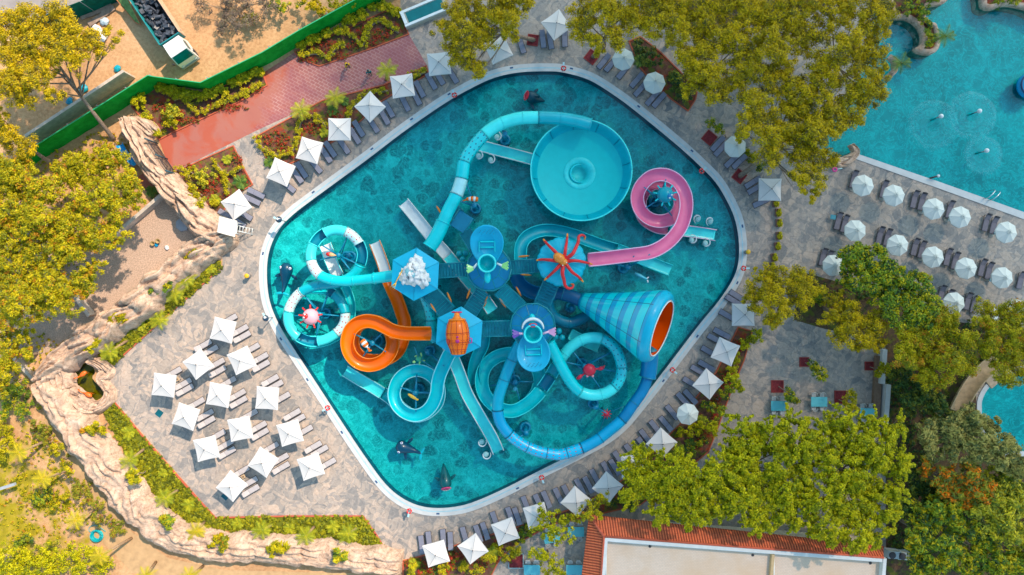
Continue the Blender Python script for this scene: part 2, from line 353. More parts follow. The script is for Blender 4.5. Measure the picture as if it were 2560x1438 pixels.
def m_stripes():
    g = NG('striped_cone_gelcoat'); b = g.bsdf(.3, .5); b.inputs['Coat Weight'].default_value = .5; u = g.n('ShaderNodeUVMap'); s = g.n('ShaderNodeSeparateXYZ'); g.l(u.outputs[0], s.inputs[0])
    f = g.math('FRACT', g.math('DIVIDE', g.math('ADD', s.outputs[0], .2), 1.45)); c = g.mix(g.math('LESS_THAN', f, .42), (.0, .62, .68), (.0, .34, .56))
    ln = g.math('LESS_THAN', g.math('ABSOLUTE', g.math('SUBTRACT', f, .01)), .025); c = g.mix(ln, c, (.0, .08, .16))
    fv = g.math('FRACT', g.math('MULTIPLY', s.outputs[1], 6.0)); c = g.mix(g.math('LESS_THAN', fv, .02), c, (.0, .10, .18)); g.l(c, b.inputs['Base Color']); return g.m
M_CONE = m_stripes()
def m_tiles(name, rot):
    g = NG(name); b = g.bsdf(.7, .2); v = g.coord('World', rot=rot); wv = g.n('ShaderNodeTexWave', wave_type='BANDS', bands_direction='X'); wv.inputs['Scale'].default_value = 1.15; wv.inputs['Distortion'].default_value = .3; g.l(v, wv.inputs[0])
    wy = g.n('ShaderNodeTexWave', wave_type='BANDS', bands_direction='Y', wave_profile='SAW'); wy.inputs['Scale'].default_value = .85; g.l(v, wy.inputs[0])
    col = g.ramp(wv.outputs[0], [(.05, (.26, .04, .02)), (.35, (.68, .13, .05)), (.8, (.86, .21, .085))]); col = g.mix(g.ramp(wy.outputs[0], [(0, (.55,)*3), (.12, (0,)*3)]), col, (.22, .04, .02))
    col = g.mix(g.ramp(g.noise(v, 1.7, 5).outputs[0], [(.4, (0,)*3), (.7, (.4,)*3)]), col, (.40, .09, .05)); g.l(col, b.inputs['Base Color']); g.bump(wv.outputs[0], b, .8, .08); return g.m
M_RTILE = m_tiles('roof_tiles', R(-4.5)); M_RTILE2 = m_tiles('roof_tiles_side', R(86))
def m_terr():
    g = NG('beige_roof_tiles'); b = g.bsdf(.8, .2); v = g.coord('World', rot=R(4)); br = g.n('ShaderNodeTexBrick'); br.inputs['Scale'].default_value = 1.6; br.inputs['Mortar Size'].default_value = .012
    br.inputs['Color1'].default_value = (.76, .56, .42, 1); br.inputs['Color2'].default_value = (.80, .60, .46, 1); br.inputs['Mortar'].default_value = (.52, .42, .34, 1); g.l(v, br.inputs[0])
    col = g.mix(g.ramp(g.noise(v, .35, 5).outputs[0], [(.45, (0,)*3), (.75, (.7,)*3)]), br.outputs[0], (.70, .46, .28)); g.l(col, b.inputs['Base Color']); return g.m
M_TERR = m_terr()
def m_fence():
    g = NG('green_mesh_screen'); b = g.bsdf(.8, .1); v = g.coord('World'); n = g.noise(v, 1.2, 5); n2 = g.noise(v, 14, 3)
    col = g.ramp(n.outputs[0], [(.3, (.0, .24, .02)), (.7, (.01, .40, .04))]); col = g.mix(.5, col, g.ramp(n2.outputs[0], [(.3, (.2,)*3), (.7, (.8,)*3)]), 'SOFT_LIGHT'); g.l(col, b.inputs['Base Color']); g.bump(n2.outputs[0], b, .7, .05); return g.m
M_FENCE = m_fence(); M_FTOP = plain('teal_fence_edge', (.02, .40, .16), .6)
# ---- foliage: many small leaf faces gathered in clumps spread through the crown ----
PAL = {
 'pine':   [((.72, .50, .002), 5), ((.56, .41, .003), 4), ((.36, .28, .006), 3), ((.17, .15, .03), 2)],
 'olive':  [((.60, .48, .004), 4), ((.42, .37, .005), 4), ((.20, .22, .01), 3), ((.52, .22, .01), 1)],
 'yellow': [((.62, .54, .002), 5), ((.45, .43, .003), 4), ((.20, .23, .005), 3)],
 'green':  [((.30, .36, .015), 3), ((.15, .26, .02), 3), ((.56, .45, .005), 3), ((.05, .11, .03), 2)],
 'dark':   [((.07, .14, .025), 4), ((.04, .09, .03), 3), ((.20, .22, .02), 3)],
 'sage':   [((.48, .40, .10), 3), ((.34, .31, .07), 3), ((.14, .17, .05), 2)],
 'flower': [((.85, .24, .005), 4), ((.34, .33, .02), 4), ((.16, .20, .03), 2)],
 'light':  [((.64, .54, .02), 4), ((.38, .38, .03), 3), ((.14, .20, .02), 2)],
 'hedge':  [((.62, .50, .005), 4), ((.46, .40, .006), 3), ((.26, .27, .01), 2)],
 'cover':  [((.26, .27, .008), 4), ((.38, .34, .008), 3), ((.12, .14, .01), 3)],
 'dry':    [((.26, .19, .14), 3), ((.18, .13, .10), 3), ((.30, .24, .14), 2)],
 'red':    [((.55, .04, .02), 3), ((.25, .05, .02), 2), ((.15, .17, .02), 3)],
 'bush':   [((.40, .34, .02), 3), ((.24, .26, .02), 3), ((.34, .14, .03), 1)],
}
def leaf_object(name, cl, crad, kind, per, lsize, parent=None, up=.5, org=None, flat=1.0, aspect=1.8, rn=.45):
    """cl: Nx3 clump centres, crad: clump radius (N) ; per leaves each"""
    cl = np.asarray(cl, float); N = len(cl); pal = PAL[kind]
    wts = np.array([p[1] for p in pal], float); wts /= wts.sum(); cc = np.array([p[0] for p in pal])
    d = nr.normal(size=(N, per, 3)); d /= np.linalg.norm(d, axis=2, keepdims=True); d[:, :, 2] = np.abs(d[:, :, 2])*1.0-.15*(nr.random((N, per)) < .3)
    rr = (nr.random((N, per, 1))**.45)*np.asarray(crad).reshape(-1, 1, 1); pos = cl[:, None, :]+d*rr*np.array([1, 1, .75*flat])
    nrm = d*.9+np.array([0, 0, up])+nr.normal(size=(N, per, 3))*rn; nrm /= np.linalg.norm(nrm, axis=2, keepdims=True)
    t = nr.normal(size=(N, per, 3)); t -= (t*nrm).sum(2, keepdims=True)*nrm; t /= np.linalg.norm(t, axis=2, keepdims=True); bt = np.cross(nrm, t)
    sz = lsize*(.6+.8*nr.random((N, per, 1))); a = t*sz*aspect*.5; b = bt*sz*.5
    V = np.stack([pos-a, pos+b*.9, pos+a, pos-b*.9], axis=2).reshape(-1, 3)
    og = np.array(ORG[parent]) if parent is not None else (np.array(org) if org is not None else np.array([cl[:, 0].mean(), cl[:, 1].mean(), cl[:, 2].min()]))
    V = V-og; F = N*per
    me = bpy.data.meshes.new(name); me.vertices.add(F*4); me.vertices.foreach_set('co', V.ravel()); me.loops.add(F*4)
    me.loops.foreach_set('vertex_index', np.arange(F*4, dtype=np.int32)); me.polygons.add(F); me.polygons.foreach_set('loop_start', np.arange(0, F*4, 4, dtype=np.int32))
    try: me.polygons.foreach_set('loop_total', np.full(F, 4, dtype=np.int32))
    except Exception: pass
    ci = nr.choice(len(pal), size=(N, 1), p=wts); ci = np.where(nr.random((N, per)) < .55, ci, nr.choice(len(pal), size=(N, per), p=wts))
    c = cc[ci]*(.8+.4*nr.random((N, per, 1))); ca = np.ones((F, 4), np.float32); ca[:, :3] = c.reshape(-1, 3)
    me.update(calc_edges=True); at_ = me.attributes.new('Col', 'FLOAT_COLOR', 'FACE'); at_.data.foreach_set('color', ca.ravel())
    me.materials.append(M_LEAF); me.update(); o = bpy.data.objects.new(name, me); COL.objects.link(o)
    if parent is not None: o.parent = parent; ORG[o] = Vector(og)
    else: o.location = Vector(og); ORG[o] = Vector(og)
    return o
# ================= SETTING =================
def st(mb, name, mat): o = mb.build(name, mat); o['kind'] = 'structure'; return o
POOL_OUT = [(1370,159),(1415,163),(1480,182),(1540,218),(1600,262),(1700,344),(1760,398),(1805,445),(1838,500),(1858,550),(1867,610),(1864,665),(1848,710),(1812,765),(1765,822),(1690,920),(1640,985),(1600,1035),(1565,1075),(1520,1110),(1460,1143),(1350,1198),(1280,1234),(1210,1266),(1155,1284),(1095,1290),(1042,1283),(992,1260),(948,1222),(900,1158),(850,1084),(780,977),(720,885),(680,820),(656,760),(648,700),(650,645),(662,600),(684,560),(720,522),(780,476),(900,388),(1000,312),(1100,243),(1170,203),(1230,176),(1295,162)]
OUT_W = crom(pxs(POOL_OUT), 4, True)[0]
def inset(poly, d):
    n = len(poly); out = []
    for i in range(n):
        t = (poly[(i+2) % n]-poly[i-2]).normalized(); nrm = Vector((t.y, -t.x, 0)); out.append(poly[i]+nrm*d)
    return out
def area(p): return sum(p[i].x*p[(i+1) % len(p)].y-p[(i+1) % len(p)].x*p[i].y for i in range(len(p)))/2
sg = 1 if area(OUT_W) < 0 else -1
IN_W = inset(OUT_W, sg*.86); IN2 = inset(OUT_W, sg*.92)
EAST = [(2140,384),(2350,456),(2560,531),(2760,600),(2760,-140),(2180,-140),(2180,60),(2160,160),(2110,270),(2040,335),(2052,375),(2078,392),(2105,396),(2128,380)]
EAST_W = pxs(EAST)
SE_W = crom(pxs([(2453,1020),(2456,995),(2472,968),(2500,944),(2560,926),(2700,925),(2760,1000),(2700,1110),(2500,1125),(2460,1070)]), 4, True)[0]
POND_W = crom(pxs([(222,905),(238,930),(231,946),(258,980),(250,997),(226,1003),(207,986),(190,968),(186,938),(200,918)]), 3, True)[0]
m = MB(); B = 420; m.sheet([Vector((-B, -B, 0)), Vector((B, -B, 0)), Vector((B, B, 0)), Vector((-B, B, 0))], 0, [IN_W, EAST_W, SE_W, POND_W]); st(m, 'ground', M_SOIL)
deck = pxs([(268,938),(285,905),(556,668),(556,600),(520,560),(430,455),(425,425),(560,360),(700,300),(1000,170),(1022,85),(1000,40),(1010,-300),(2900,-300),(2900,1700),(1400,1700),(1225,1445),(1250,1390),(1010,1398),(965,1380),(908,1290),(540,1295),(272,986)])
m = MB(); m.sheet(deck, .008, [IN_W, EAST_W, SE_W]); st(m, 'pool_deck', M_PAVE)
m = MB(); m.sheet(IN_W, -1.15); st(m, 'pool_floor', M_FLOOR)
m = MB(); m.wallring(IN_W, -1.15, 0); m.wallring(IN2, -.2, -.16); st(m, 'pool_wall', M_TILE)
m = MB(); m.sheet(IN_W, -.14); st(m, 'pool_water', M_WATER)
m = MB(); m.prism(OUT_W, 0, .07, [IN_W]); st(m, 'pool_coping', M_COPING)
mid = inset(OUT_W, sg*.42); mid2 = inset(OUT_W, sg*.56); m = MB(); m.sheet(mid, .075, [mid2]); st(m, 'overflow_grating', plain('pale_blue_grating', (.42, .60, .64), .6))
m = MB(); m.sheet(EAST_W, -1.3); st(m, 'east_pool_floor', M_FLOOR2)
m = MB(); m.wallring(EAST_W, -1.3, .0); st(m, 'east_pool_wall', M_TILE)
m = MB(); m.sheet(EAST_W, -.1); st(m, 'east_pool_water', M_WATER2)
e0 = pxs([(2140,384),(2350,456),(2560,531),(2760,600),(2760,617),(2560,549),(2350,473),(2136,397)]); m = MB(); m.prism(e0, 0, .08); st(m, 'east_pool_coping', M_COPING)
m = MB(); m.sheet(SE_W, -1.0); st(m, 'small_pool_floor', M_FLOOR2); m = MB(); m.sheet(SE_W, -.1); st(m, 'small_pool_water', M_WATER2)
m = MB(); m.prism(inset(SE_W, .5 if area(SE_W) > 0 else -.5), 0, .1, [SE_W]); m.wallring(SE_W, -1, 0); st(m, 'small_pool_coping', M_COPING)
m = MB(); m.sheet(POND_W, -.7); m.wallring(POND_W, -.7, 0); st(m, 'pond_bed', plain('mossy_pond_bed', (.16, .15, .01), .9, .1, .5, nsc=2))
m = MB(); m.sheet(POND_W, -.15); st(m, 'pond_water', m_water('green_pond_water', (.75, .75, .25)))
m = MB(); m.sheet(pxs([(-300,-200),(520,-200),(330,2),(210,22),(120,38),(0,70),(-300,200)]), .01); st(m, 'road', plain('asphalt_road', (.34, .29, .27), .9, .1, .15, nsc=.7, bump=.4))
m = MB(); m.sheet(pxs([(398,352),(420,338),(500,300),(600,254),(668,214),(656,184),(735,132),(752,148),(798,166),(860,146),(940,118),(1022,86),(1045,125),(1067,163),(959,211),(806,250),(639,328),(500,397),(428,432)]), .016); st(m, 'red_path', M_PATH)
m = MB(); m.sheet(pxs([(340,445),(365,430),(395,460),(375,478),(350,475)]), .016); st(m, 'red_path', M_PATH)
# dark garden at the right
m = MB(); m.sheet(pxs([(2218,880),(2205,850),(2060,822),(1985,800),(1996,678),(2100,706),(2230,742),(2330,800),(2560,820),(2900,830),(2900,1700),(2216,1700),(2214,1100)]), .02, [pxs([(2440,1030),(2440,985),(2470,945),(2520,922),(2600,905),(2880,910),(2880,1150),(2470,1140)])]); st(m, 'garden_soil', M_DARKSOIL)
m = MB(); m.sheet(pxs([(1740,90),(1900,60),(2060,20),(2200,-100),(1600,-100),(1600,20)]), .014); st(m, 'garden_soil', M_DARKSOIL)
# gravel yard behind the rock wall and dirt lane beside it
m = MB(); m.sheet(pxs([(415,490),(470,560),(540,600),(400,690),(300,770),(200,820),(120,880),(60,900),(-50,800),(-50,560),(300,560)]), .012); st(m, 'gravel_yard', plain('pebbly_gravel', (.50, .35, .26), .95, .1, .35, nsc=9, bump=.8))
m = MB(); m.sheet(pxs([(120,1040),(170,1100),(250,1230),(330,1330),(420,1395),(560,1425),(1000,1436),(1000,1500),(500,1480),(330,1430),(230,1330),(160,1200),(95,1080)]), .012); st(m, 'dirt_lane', plain('packed_dirt', (.52, .33, .17), .95, .1, .15, nsc=1.5, bump=.4))
m = MB(); m.sheet(pxs([(585,366),(640,342),(672,402),(700,440),(640,480),(620,455)]), .02); st(m, 'paved_passage', M_PAVE)

# ---- planting beds: soil sheet + kerb, each bed a thing ----
BEDS = {
 'fence': [(330,268),(388,208),(505,236),(655,178),(668,214),(600,254),(500,300),(420,338),(398,350),(380,320)],
 'corner': [(736,130),(870,72),(960,30),(1000,30),(1022,86),(940,118),(860,146),(798,166),(752,148)],
 'rock': [(432,434),(500,402),(584,365),(612,425),(632,462),(600,480),(556,530),(540,548),(500,510)],
 'parasols': [(640,342),(806,252),(959,213),(1066,165),(1072,185),(990,232),(940,262),(905,300),(850,345),(780,385),(725,410),(680,425)],
 'bottom': [(1008,1402),(1060,1388),(1180,1350),(1290,1318),(1420,1275),(1500,1235),(1580,1185),(1660,1100),(1700,1060),(1735,1000),(1790,930),(1845,818),(1880,828),(1860,900),(1830,970),(1790,1080),(1770,1130),(1600,1262),(1465,1292),(1380,1310),(1290,1360),(1250,1395),(1225,1445),(1210,1560),(1008,1560)],
 'green_east': [(1572,104),(1600,92),(1650,130),(1700,180),(1742,232),(1738,250),(1720,278),(1680,250),(1640,215),(1600,170)],
}
BL = {'fence': 'long flower bed between the green screen and the red path', 'corner': 'flower bed with wavy hedge at the upper end of the red path', 'rock': 'flower bed beside the rock wall below the red path',
 'parasols': 'long flower bed behind the upper left row of parasols', 'bottom': 'curving flower bed behind the lower right row of parasols', 'green_east': 'narrow shaded bed of green plants behind the upper right octagonal parasols'}
BEDOBJ = {}
for k, p in BEDS.items():
    W = pxs(p); c = sum(W, Vector())/len(W); t = empty('flower_bed', (c.x, c.y, 0), BL[k], 'flower bed', 'planting beds'); BEDOBJ[k] = t
    m = MB(); m.sheet(W, .05); m.build('soil', M_BED, t)
    s2 = 1 if area(W) < 0 else -1
    outer = W; n = len(W); m = MB()
    for i in range(n):
        a, b = W[i], W[(i+1) % n]; d = b-a
        m.box((a+b)/2+Vector((0, 0, .04)), (d.length+.06, .12, .15+.002*(i % 3)), math.atan2(d.y, d.x))
    m.build('kerb', M_REDK, t)
M_GSOIL = m_bed('mossy_soil', (.09, .10, .01), (.16, .17, .015), .0)
def strip_bed(px, label, kerbpx, h=.35):
    W = pxs(px); c = sum(W, Vector())/len(W); t = empty('green_bed', (c.x, c.y, 0), label, 'planting bed', 'planting beds')
    m = MB(); m.sheet(W, .05); m.build('soil', M_GSOIL, t); m = MB(); K = pxs(kerbpx)
    for i in range(len(K)-1):
        a, b = K[i], K[i+1]; d = b-a; m.box((a+b)/2+Vector((0, 0, .05)), (d.length+.1, .14, .16), math.atan2(d.y, d.x))
    m.build('kerb', M_REDK, t)
    xs = [p.x for p in W]; ys = [p.y for p in W]; pts = []
    from mathutils.geometry import intersect_point_tri_2d
    tris = tessellate_polygon([W])
    A = area(W); cnt = int(abs(A)*13)
    for _ in range(cnt):
        wts = [abs((W[a]-W[c_]).cross(W[b]-W[c_]).z) for a, b, c_ in tris]
        a, b, c_ = rnd.choices(tris, wts)[0]; u, v = rnd.random(), rnd.random()
        if u+v > 1: u, v = 1-u, 1-v
        q = W[a]+(W[b]-W[a])*u+(W[c_]-W[a])*v; pts.append((q.x, q.y, .08+.12*rnd.random()))
    o = leaf_object('ground_cover', pts, [h*.7]*len(pts), 'cover', 14, .17, t, up=1.0, flat=.6); o['kind'] = 'stuff'
    return t
strip_bed([(545,650),(557,670),(420,790),(282,912),(262,905),(240,880),(330,810),(400,760),(480,700)], 'green ground cover strip between upper rock wall and sunny terrace', [(556,668),(420,788),(283,912)])
strip_bed([(272,988),(340,1070),(420,1162),(480,1230),(539,1294),(720,1290),(908,1290),(940,1335),(968,1380),(880,1365),(760,1340),(640,1330),(540,1325),(470,1310),(420,1270),(360,1200),(300,1110),(252,1020)], 'green ground cover strip along the lower rock wall', [(272,988),(340,1070),(420,1162),(480,1230),(539,1294),(720,1290),(908,1290),(940,1335),(968,1380)])

# ---- sculpted rock walls ----
def rock_wall(label, path, parent=None, seed=0, name='rock_wall', hn=1.0):
    P = []; 
    for (px, py, wd, h) in path: a = at(px, py, h*.5); P.append(Vector((a.x, a.y, 0))); 
    C, T = crom(P, 16); nv = 30; vs = []; n = len(path)
    L = 0
    for k, p in enumerate(C):
        i = min(int(T[k]), n-2); f = T[k]-i; wd = (path[i][2]*(1-f)+path[i+1][2]*f)/S; h = path[i][3]*(1-f)+path[i+1][3]*f
        a = C[max(k-1, 0)]; b = C[min(k+1, len(C)-1)]; t = (b-a).normalized(); sd_ = Vector((t.y, -t.x, 0))
        if k: L += (p-C[k-1]).length
        endf = min(1, min(k, len(C)-1-k)/1.5+.0)
        for j in range(nv):
            v = -1+2*j/(nv-1)
            edge = noise.noise(Vector((L*.55, seed+(3 if v > 0 else 9), 0)))*.32+noise.noise(Vector((L*1.6, seed+(5 if v > 0 else 2), 0)))*.12
            q = p+sd_*v*wd*.5*(1+edge)
            prof = max(0, 1-abs(v)**5)
            r = abs(noise.noise(Vector((L*.28+seed, v*3.0+noise.noise(Vector((L*.3, seed, 1)))*1.2, 2))))
            r2 = noise.noise(Vector((L*.9, v*5, seed))); r3 = noise.noise(Vector((L*2.4, v*7, seed+4)))
            z = h*prof*(.78+.58*(r-.2)*hn+.09*r2*hn+.03*r3)
            jn = noise.noise(Vector((math.floor(L/2.6+.35*noise.noise(Vector((v*1.4, seed, 7))))*5.1, seed, 0)))*.22; fr_ = (L/2.6+.35*noise.noise(Vector((v*1.4, seed, 7)))) % 1; z = z*(1+jn)-.30*math.exp(-(min(fr_, 1-fr_)/.07)**2)*prof+.22*noise.noise(Vector((q.x*.8, q.y*.8, seed)))*prof
            z = z*.6+.4*(math.floor(z/.35)*.35+.35*min(1, (z/.35 % 1)*3)) if prof > .3 else z
            vs.append((q.x, q.y, max(0, z)*endf if abs(v) < 1 else -.05))
    m = MB(); fs = [[k*nv+j, k*nv+j+1, (k+1)*nv+j+1, (k+1)*nv+j] for k in range(len(C)-1) for j in range(nv-1)]
    m.add(vs, fs, None, True)
    o = m.build(name, M_ROCK, parent, org=None if parent else (C[0].x, C[0].y, 0))
    if not parent: tag(o, label, 'rock wall', 'sculpted rock walls')
    return o
rock_wall('tan sculpted rock wall running from the gate down to the terrace corner', [(318,295,42,2.6),(332,330,56,3),(362,395,58,3.1),(405,450,60,3),(455,505,62,3),(505,560,80,3),(560,588,90,2.6)], seed=1)
rock_wall('rounded tan boulder beside the dark gate', [(335,300,40,1.6),(362,318,46,1.9),(384,338,34,1.3)], seed=21)
rock_wall('tan layered rock wall along the upper green strip', [(580,585,40,2.4),(520,612,78,3),(460,655,80,3),(400,705,78,3),(340,760,86,3.2),(285,800,80,3.2),(235,838,84,3.0),(180,875,70,2.8),(120,925,60,2.6),(95,960,40,2.4)], seed=3)
rock_wall('long pale rock wall curving below the lower green strip', [(95,948,42,2.2),(140,1010,82,2.4),(190,1080,94,2.4),(250,1160,96,2.4),(310,1235,98,2.3),(370,1300,96,2.2),(440,1345,84,2.1),(530,1368,76,2),(650,1376,76,2),(780,1386,74,2),(900,1402,72,1.9),(1004,1412,66,1.8)], seed=5, hn=.65)
rock_wall('low rock rim around the flamingo pond', [(215,898,24,.9),(250,912,30,1.0),(262,930,34,1.0),(252,950,26,.9),(272,982,30,1.0),(262,1008,30,1.1),(228,1020,34,1.2),(195,1000,40,1.4),(170,975,34,1.5)], seed=8)
rock_wall('ochre stained rock spillway above the flamingo pond', [(150,925,46,1.5),(155,955,56,1.4),(160,975,44,1.5)], seed=12)
rock_wall('rocky outcrop with orange stain low on the upper rock wall', [(500,660,34,1.2),(470,690,30,1.5),(430,730,26,1.3)], seed=14)
rock_wall('curved pink rock lip at the corner of the large pool', [(2130,360,16,.7),(2140,382,20,.9),(2118,402,26,.9),(2086,408,34,1)], seed=31, hn=.5)
rock_wall('small rock bank under the pines beside the large pool', [(2224,140,14,.6),(2238,152,16,.7),(2238,176,14,.7),(2214,198,16,.7)], seed=32, hn=.5)
rock_wall('short rock stub by the left bank of the large pool', [(2122,296,12,.6),(2124,318,14,.6)], seed=33, hn=.5)
# rocky islands in the large pool
def island(label, px, seed):
    W = crom(pxs(px), 4, True)[0]; c = sum(W, Vector())/len(W); t = empty('rock_island', (c.x, c.y, -1.3), label, 'rock island')
    inn = inset(W, .55 if area(W) < 0 else -.55); m = MB(); m.wallring(W, -1.3, .35)
    n = len(W); vs = []
    rings = [(0, .35), (.14, .55), (.5, .62), (.62, .4)]
    for f, z in rings:
        for i, p in enumerate(W):
            q = p.lerp(inn[i], f/.62*1.0); vs.append((q.x, q.y, z+.22*noise.noise(Vector((q.x*1.5, q.y*1.5, seed)))))
    m.add(vs, [[k*n+i, k*n+(i+1) % n, (k+1)*n+(i+1) % n, (k+1)*n+i] for k in range(3) for i in range(n)], None, True); m.build('rock_rim', M_ROCK, t)
    m = MB(); m.sheet(inn, .38); m.build('soil', M_BED, t)
    return t, inn
island('rock rimmed planted island with palm between small bay and large pool', [(2226,-30),(2226,44),(2261,51),(2286,66),(2299,89),(2297,113),(2282,124),(2290,134),(2317,139),(2336,131),(2346,111),(2341,80),(2335,64),(2312,50),(2314,22),(2356,11),(2372,-30)], 1)
island('rock rimmed planting bank at the top right corner', [(2448,8),(2456,24),(2475,27),(2510,17),(2560,26),(2620,46),(2620,-60),(2460,-60)], 2)
# ---- green mesh screen fence with posts ----
FT = [(20,410),(56,386),(133,337),(228,278),(370,189),(384,192),(501,207),(560,178),(656,131),(750,75),(856,17),(895,-4),(1000,-60)]
W3 = [at(a, b, 3.0) for a, b in FT]; t = empty('screen_fence', (W3[4].x, W3[4].y, 0), 'bright green mesh screen fence between the building site and the red path', 'fence')
m = MB(); vs = []; fs = []; pts = []
for i in range(len(W3)-1):
    k = max(2, int((W3[i+1]-W3[i]).length/.8))
    for j in range(k): pts.append(W3[i].lerp(W3[i+1], j/k))
pts.append(W3[-1])
for i, p in enumerate(pts):
    for z in (0, .8, 1.6, 2.4, 3.0):
        o_ = .07*noise.noise(Vector((p.x*.9, p.y*.9, z))); vs.append((p.x+o_, p.y-o_, z+(.06*noise.noise(p*1.3) if z > 2.5 else 0)))
fs = [[i*5+j, (i+1)*5+j, (i+1)*5+j+1, i*5+j+1] for i in range(len(pts)-1) for j in range(4)]
m.add(vs, fs, None, True); m.build('mesh_screen', M_FENCE, t)
m = MB()
for i in range(len(W3)-1):
    d = W3[i+1]-W3[i]; m.box((W3[i]+W3[i+1])/2+Vector((0, 0, .05)), (d.length, .09, .06), math.atan2(d.y, d.x))
m.build('top_edge', M_FTOP, t)
for i in range(0, len(pts), 4):
    m = MB(); m.bar((pts[i].x-.12, pts[i].y+.12, 0), (pts[i].x-.12, pts[i].y+.12, 3.1), .05); m.build('post', M_POLE, t)
for (a, b) in ((455+168, 130),):
    pass
F2 = [at(60, 62, 2.6), at(132, 30, 2.6), at(200, 4, 2.6), at(275, -30, 2.6)]
t = empty('screen_fence', (F2[1].x, F2[1].y, 0), 'dark green mesh screen fence beside the road behind the big pine', 'fence'); m = MB()
for i in range(3):
    d = F2[i+1]-F2[i]; c = (F2[i]+F2[i+1])/2; m.box((c.x, c.y, 1.3), (d.length, .06, 2.6), math.atan2(d.y, d.x))
m.build('mesh_screen', plain('dark_green_mesh', (.0, .10, .07), .8, .1, .3, nsc=2), t)
for p in F2: m = MB(); m.bar((p.x, p.y, 0), (p.x, p.y, 2.7), .05); m.build('post', M_POLE, t)
def wall(label, a, b, h, th, mat, name='concrete_wall', cat='wall'):
    A, Bv = at(*a, h), at(*b, h); d = Bv-A; c = (A+Bv)/2; m = MB(); m.box((c.x, c.y, h/2), (d.length, th, h), math.atan2(d.y, d.x)); o = m.build(name, mat, org=(c.x, c.y, 0)); return tag(o, label, cat)
wall('grey concrete wall across the building site', (62,340), (308,177), 2.2, .3, M_CONC)
wall('weathered concrete wall crossing the gravel yard to the rock wall', (285,588), (408,482), 1.0, .35, M_CONC)
wall('short grey concrete wall running down to the layered rock wall', (186,742), (222,790), 1.0, .4, M_CONC)
wall('narrow concrete kerb wall left of the pond end of the rock wall', (8,868), (84,952), .9, .35, M_CONC)
wall('small concrete block lying among the trees', (60,780), (84,762), .6, .5, M_CONC, 'concrete_block', 'block')
wall('white topped low wall, upper section, at the edge of the dining terrace', (2213,874), (2207,960), .9, .5, M_COPING, 'low_wall')
wall('white topped low wall, lower section, at the edge of the dining terrace', (2222,962), (2215,1060), 1.0, .5, M_COPING, 'low_wall')
wall('brown timber bench running along the dining terrace edge', (2199,890), (2190,1062), .45, .75, plain('brown_timber', (.28, .17, .11), .7, .2, .2, nsc=4), 'long_bench', 'bench')
# ---- tiled roof building ----
zr = 3.6; t = empty('tiled_roof_building', at(1500, 1345), 'building with flat beige roof edged by red tiles and white parapet', 'building')
oTL, oBL, oTR = at(1473, 1288, 3.2), at(1452, 1460, 3.2), at(2209, 1366, 3.2)
iTL, iBL, iTR = at(1510, 1341, 4.3), at(1501, 1460, 4.3), at(2209, 1394, 4.3)
def quad(a, b, c, d, n=1): return [a, b, c, d]
m = MB(); m.add([oTL, oTR, iTR, iTL], [[0, 3, 2, 1]]); m.add([p-Vector((0, 0, .2)) for p in (oTL, oTR, iTR, iTL)], [[0, 1, 2, 3]]); m.add([oTL, oTR, oTR-Vector((0, 0, .2)), oTL-Vector((0, 0, .2))], [[0, 1, 2, 3]]); m.build('tiled_roof', M_RTILE, t)
m = MB(); m.add([oTL, iTL, iBL, oBL], [[0, 3, 2, 1]]); m.add([oTL, oBL, oBL-Vector((0, 0, .2)), oTL-Vector((0, 0, .2))], [[0, 1, 2, 3]]); m.build('tiled_roof', M_RTILE2, t)
m = MB(); m.bar(oTL+Vector((0, 0, .05)), iTL+Vector((0, 0, .05)), .14, n=10)
m.bar(iTL+Vector((0, 0, .03)), iTR+Vector((0, 0, .03)), .12, n=8); m.bar(iTL+Vector((0, 0, .03)), iBL+Vector((0, 0, .03)), .12, n=8); m.build('ridge_tiles', plain('ridge_tile', (.60, .13, .07), .7, .2, .2, nsc=5), t)
def off(p, x, y, z): return Vector((p.x+x, p.y+y, z))
dx = (iTR-iTL).normalized(); ang = math.atan2(dx.y, dx.x)
L = (iTR-iTL).length; c = (iTL+iTR)/2; m = MB(); m.box((c.x-.02, c.y-.28, 2.2), (L-.3, .34, 4.4), ang); L2 = (iTL-iBL).length
m.box((iTL.x+.16-.12, (iTL.y+iBL.y)/2, 2.2), (.34, L2-.4, 4.396), math.atan2((iTL-iBL).y, (iTL-iBL).x)-math.pi/2); e = at(2207, 1400, 4); m.box((e.x-.15, e.y-2, 2.2), (.34, 4.6, 4.39), ang)
m.build('parapet', M_WGEL if False else plain('white_plaster', (.74, .72, .68), .8, .2, .06), t)
m = MB(); fr = [Vector((iTL.x+.1, iTL.y-.3, 0)), Vector((iTR.x-.1, iTR.y-.3, 0)), Vector((iTR.x-.1, iBL.y-6, 0)), Vector((iBL.x+.1, iBL.y-6, 0))]; m.sheet([fr[0], fr[3], fr[2], fr[1]], 3.75); m.build('flat_roof', M_TERR, t)
m = MB(); a = at(1516, 1353, 3.95); b = at(2200, 1404, 3.95); m.bar(a, b, .07); a2 = at(1514, 1460, 3.95); m.bar(a, a2, .07)
for k in range(9): q = a.lerp(b, (k+.5)/9); m.bar(q, q+Vector((.05, .35, .1)), .06)
m.build('gutter_pipe', M_WGEL, t)
a = at(1926, 1384, 4); m = MB(); m.box((a.x, a.y-3, 3.9), (.3, 6, .6), ang); m.build('divider_wall', plain('ochre_plaster', (.62, .42, .22), .8, .2, .1), t); m = MB(); m.bar((a.x+.35, a.y-.2, 4), (a.x+.35, a.y-5, 4), .08); m.build('downpipe', M_WGEL, t)
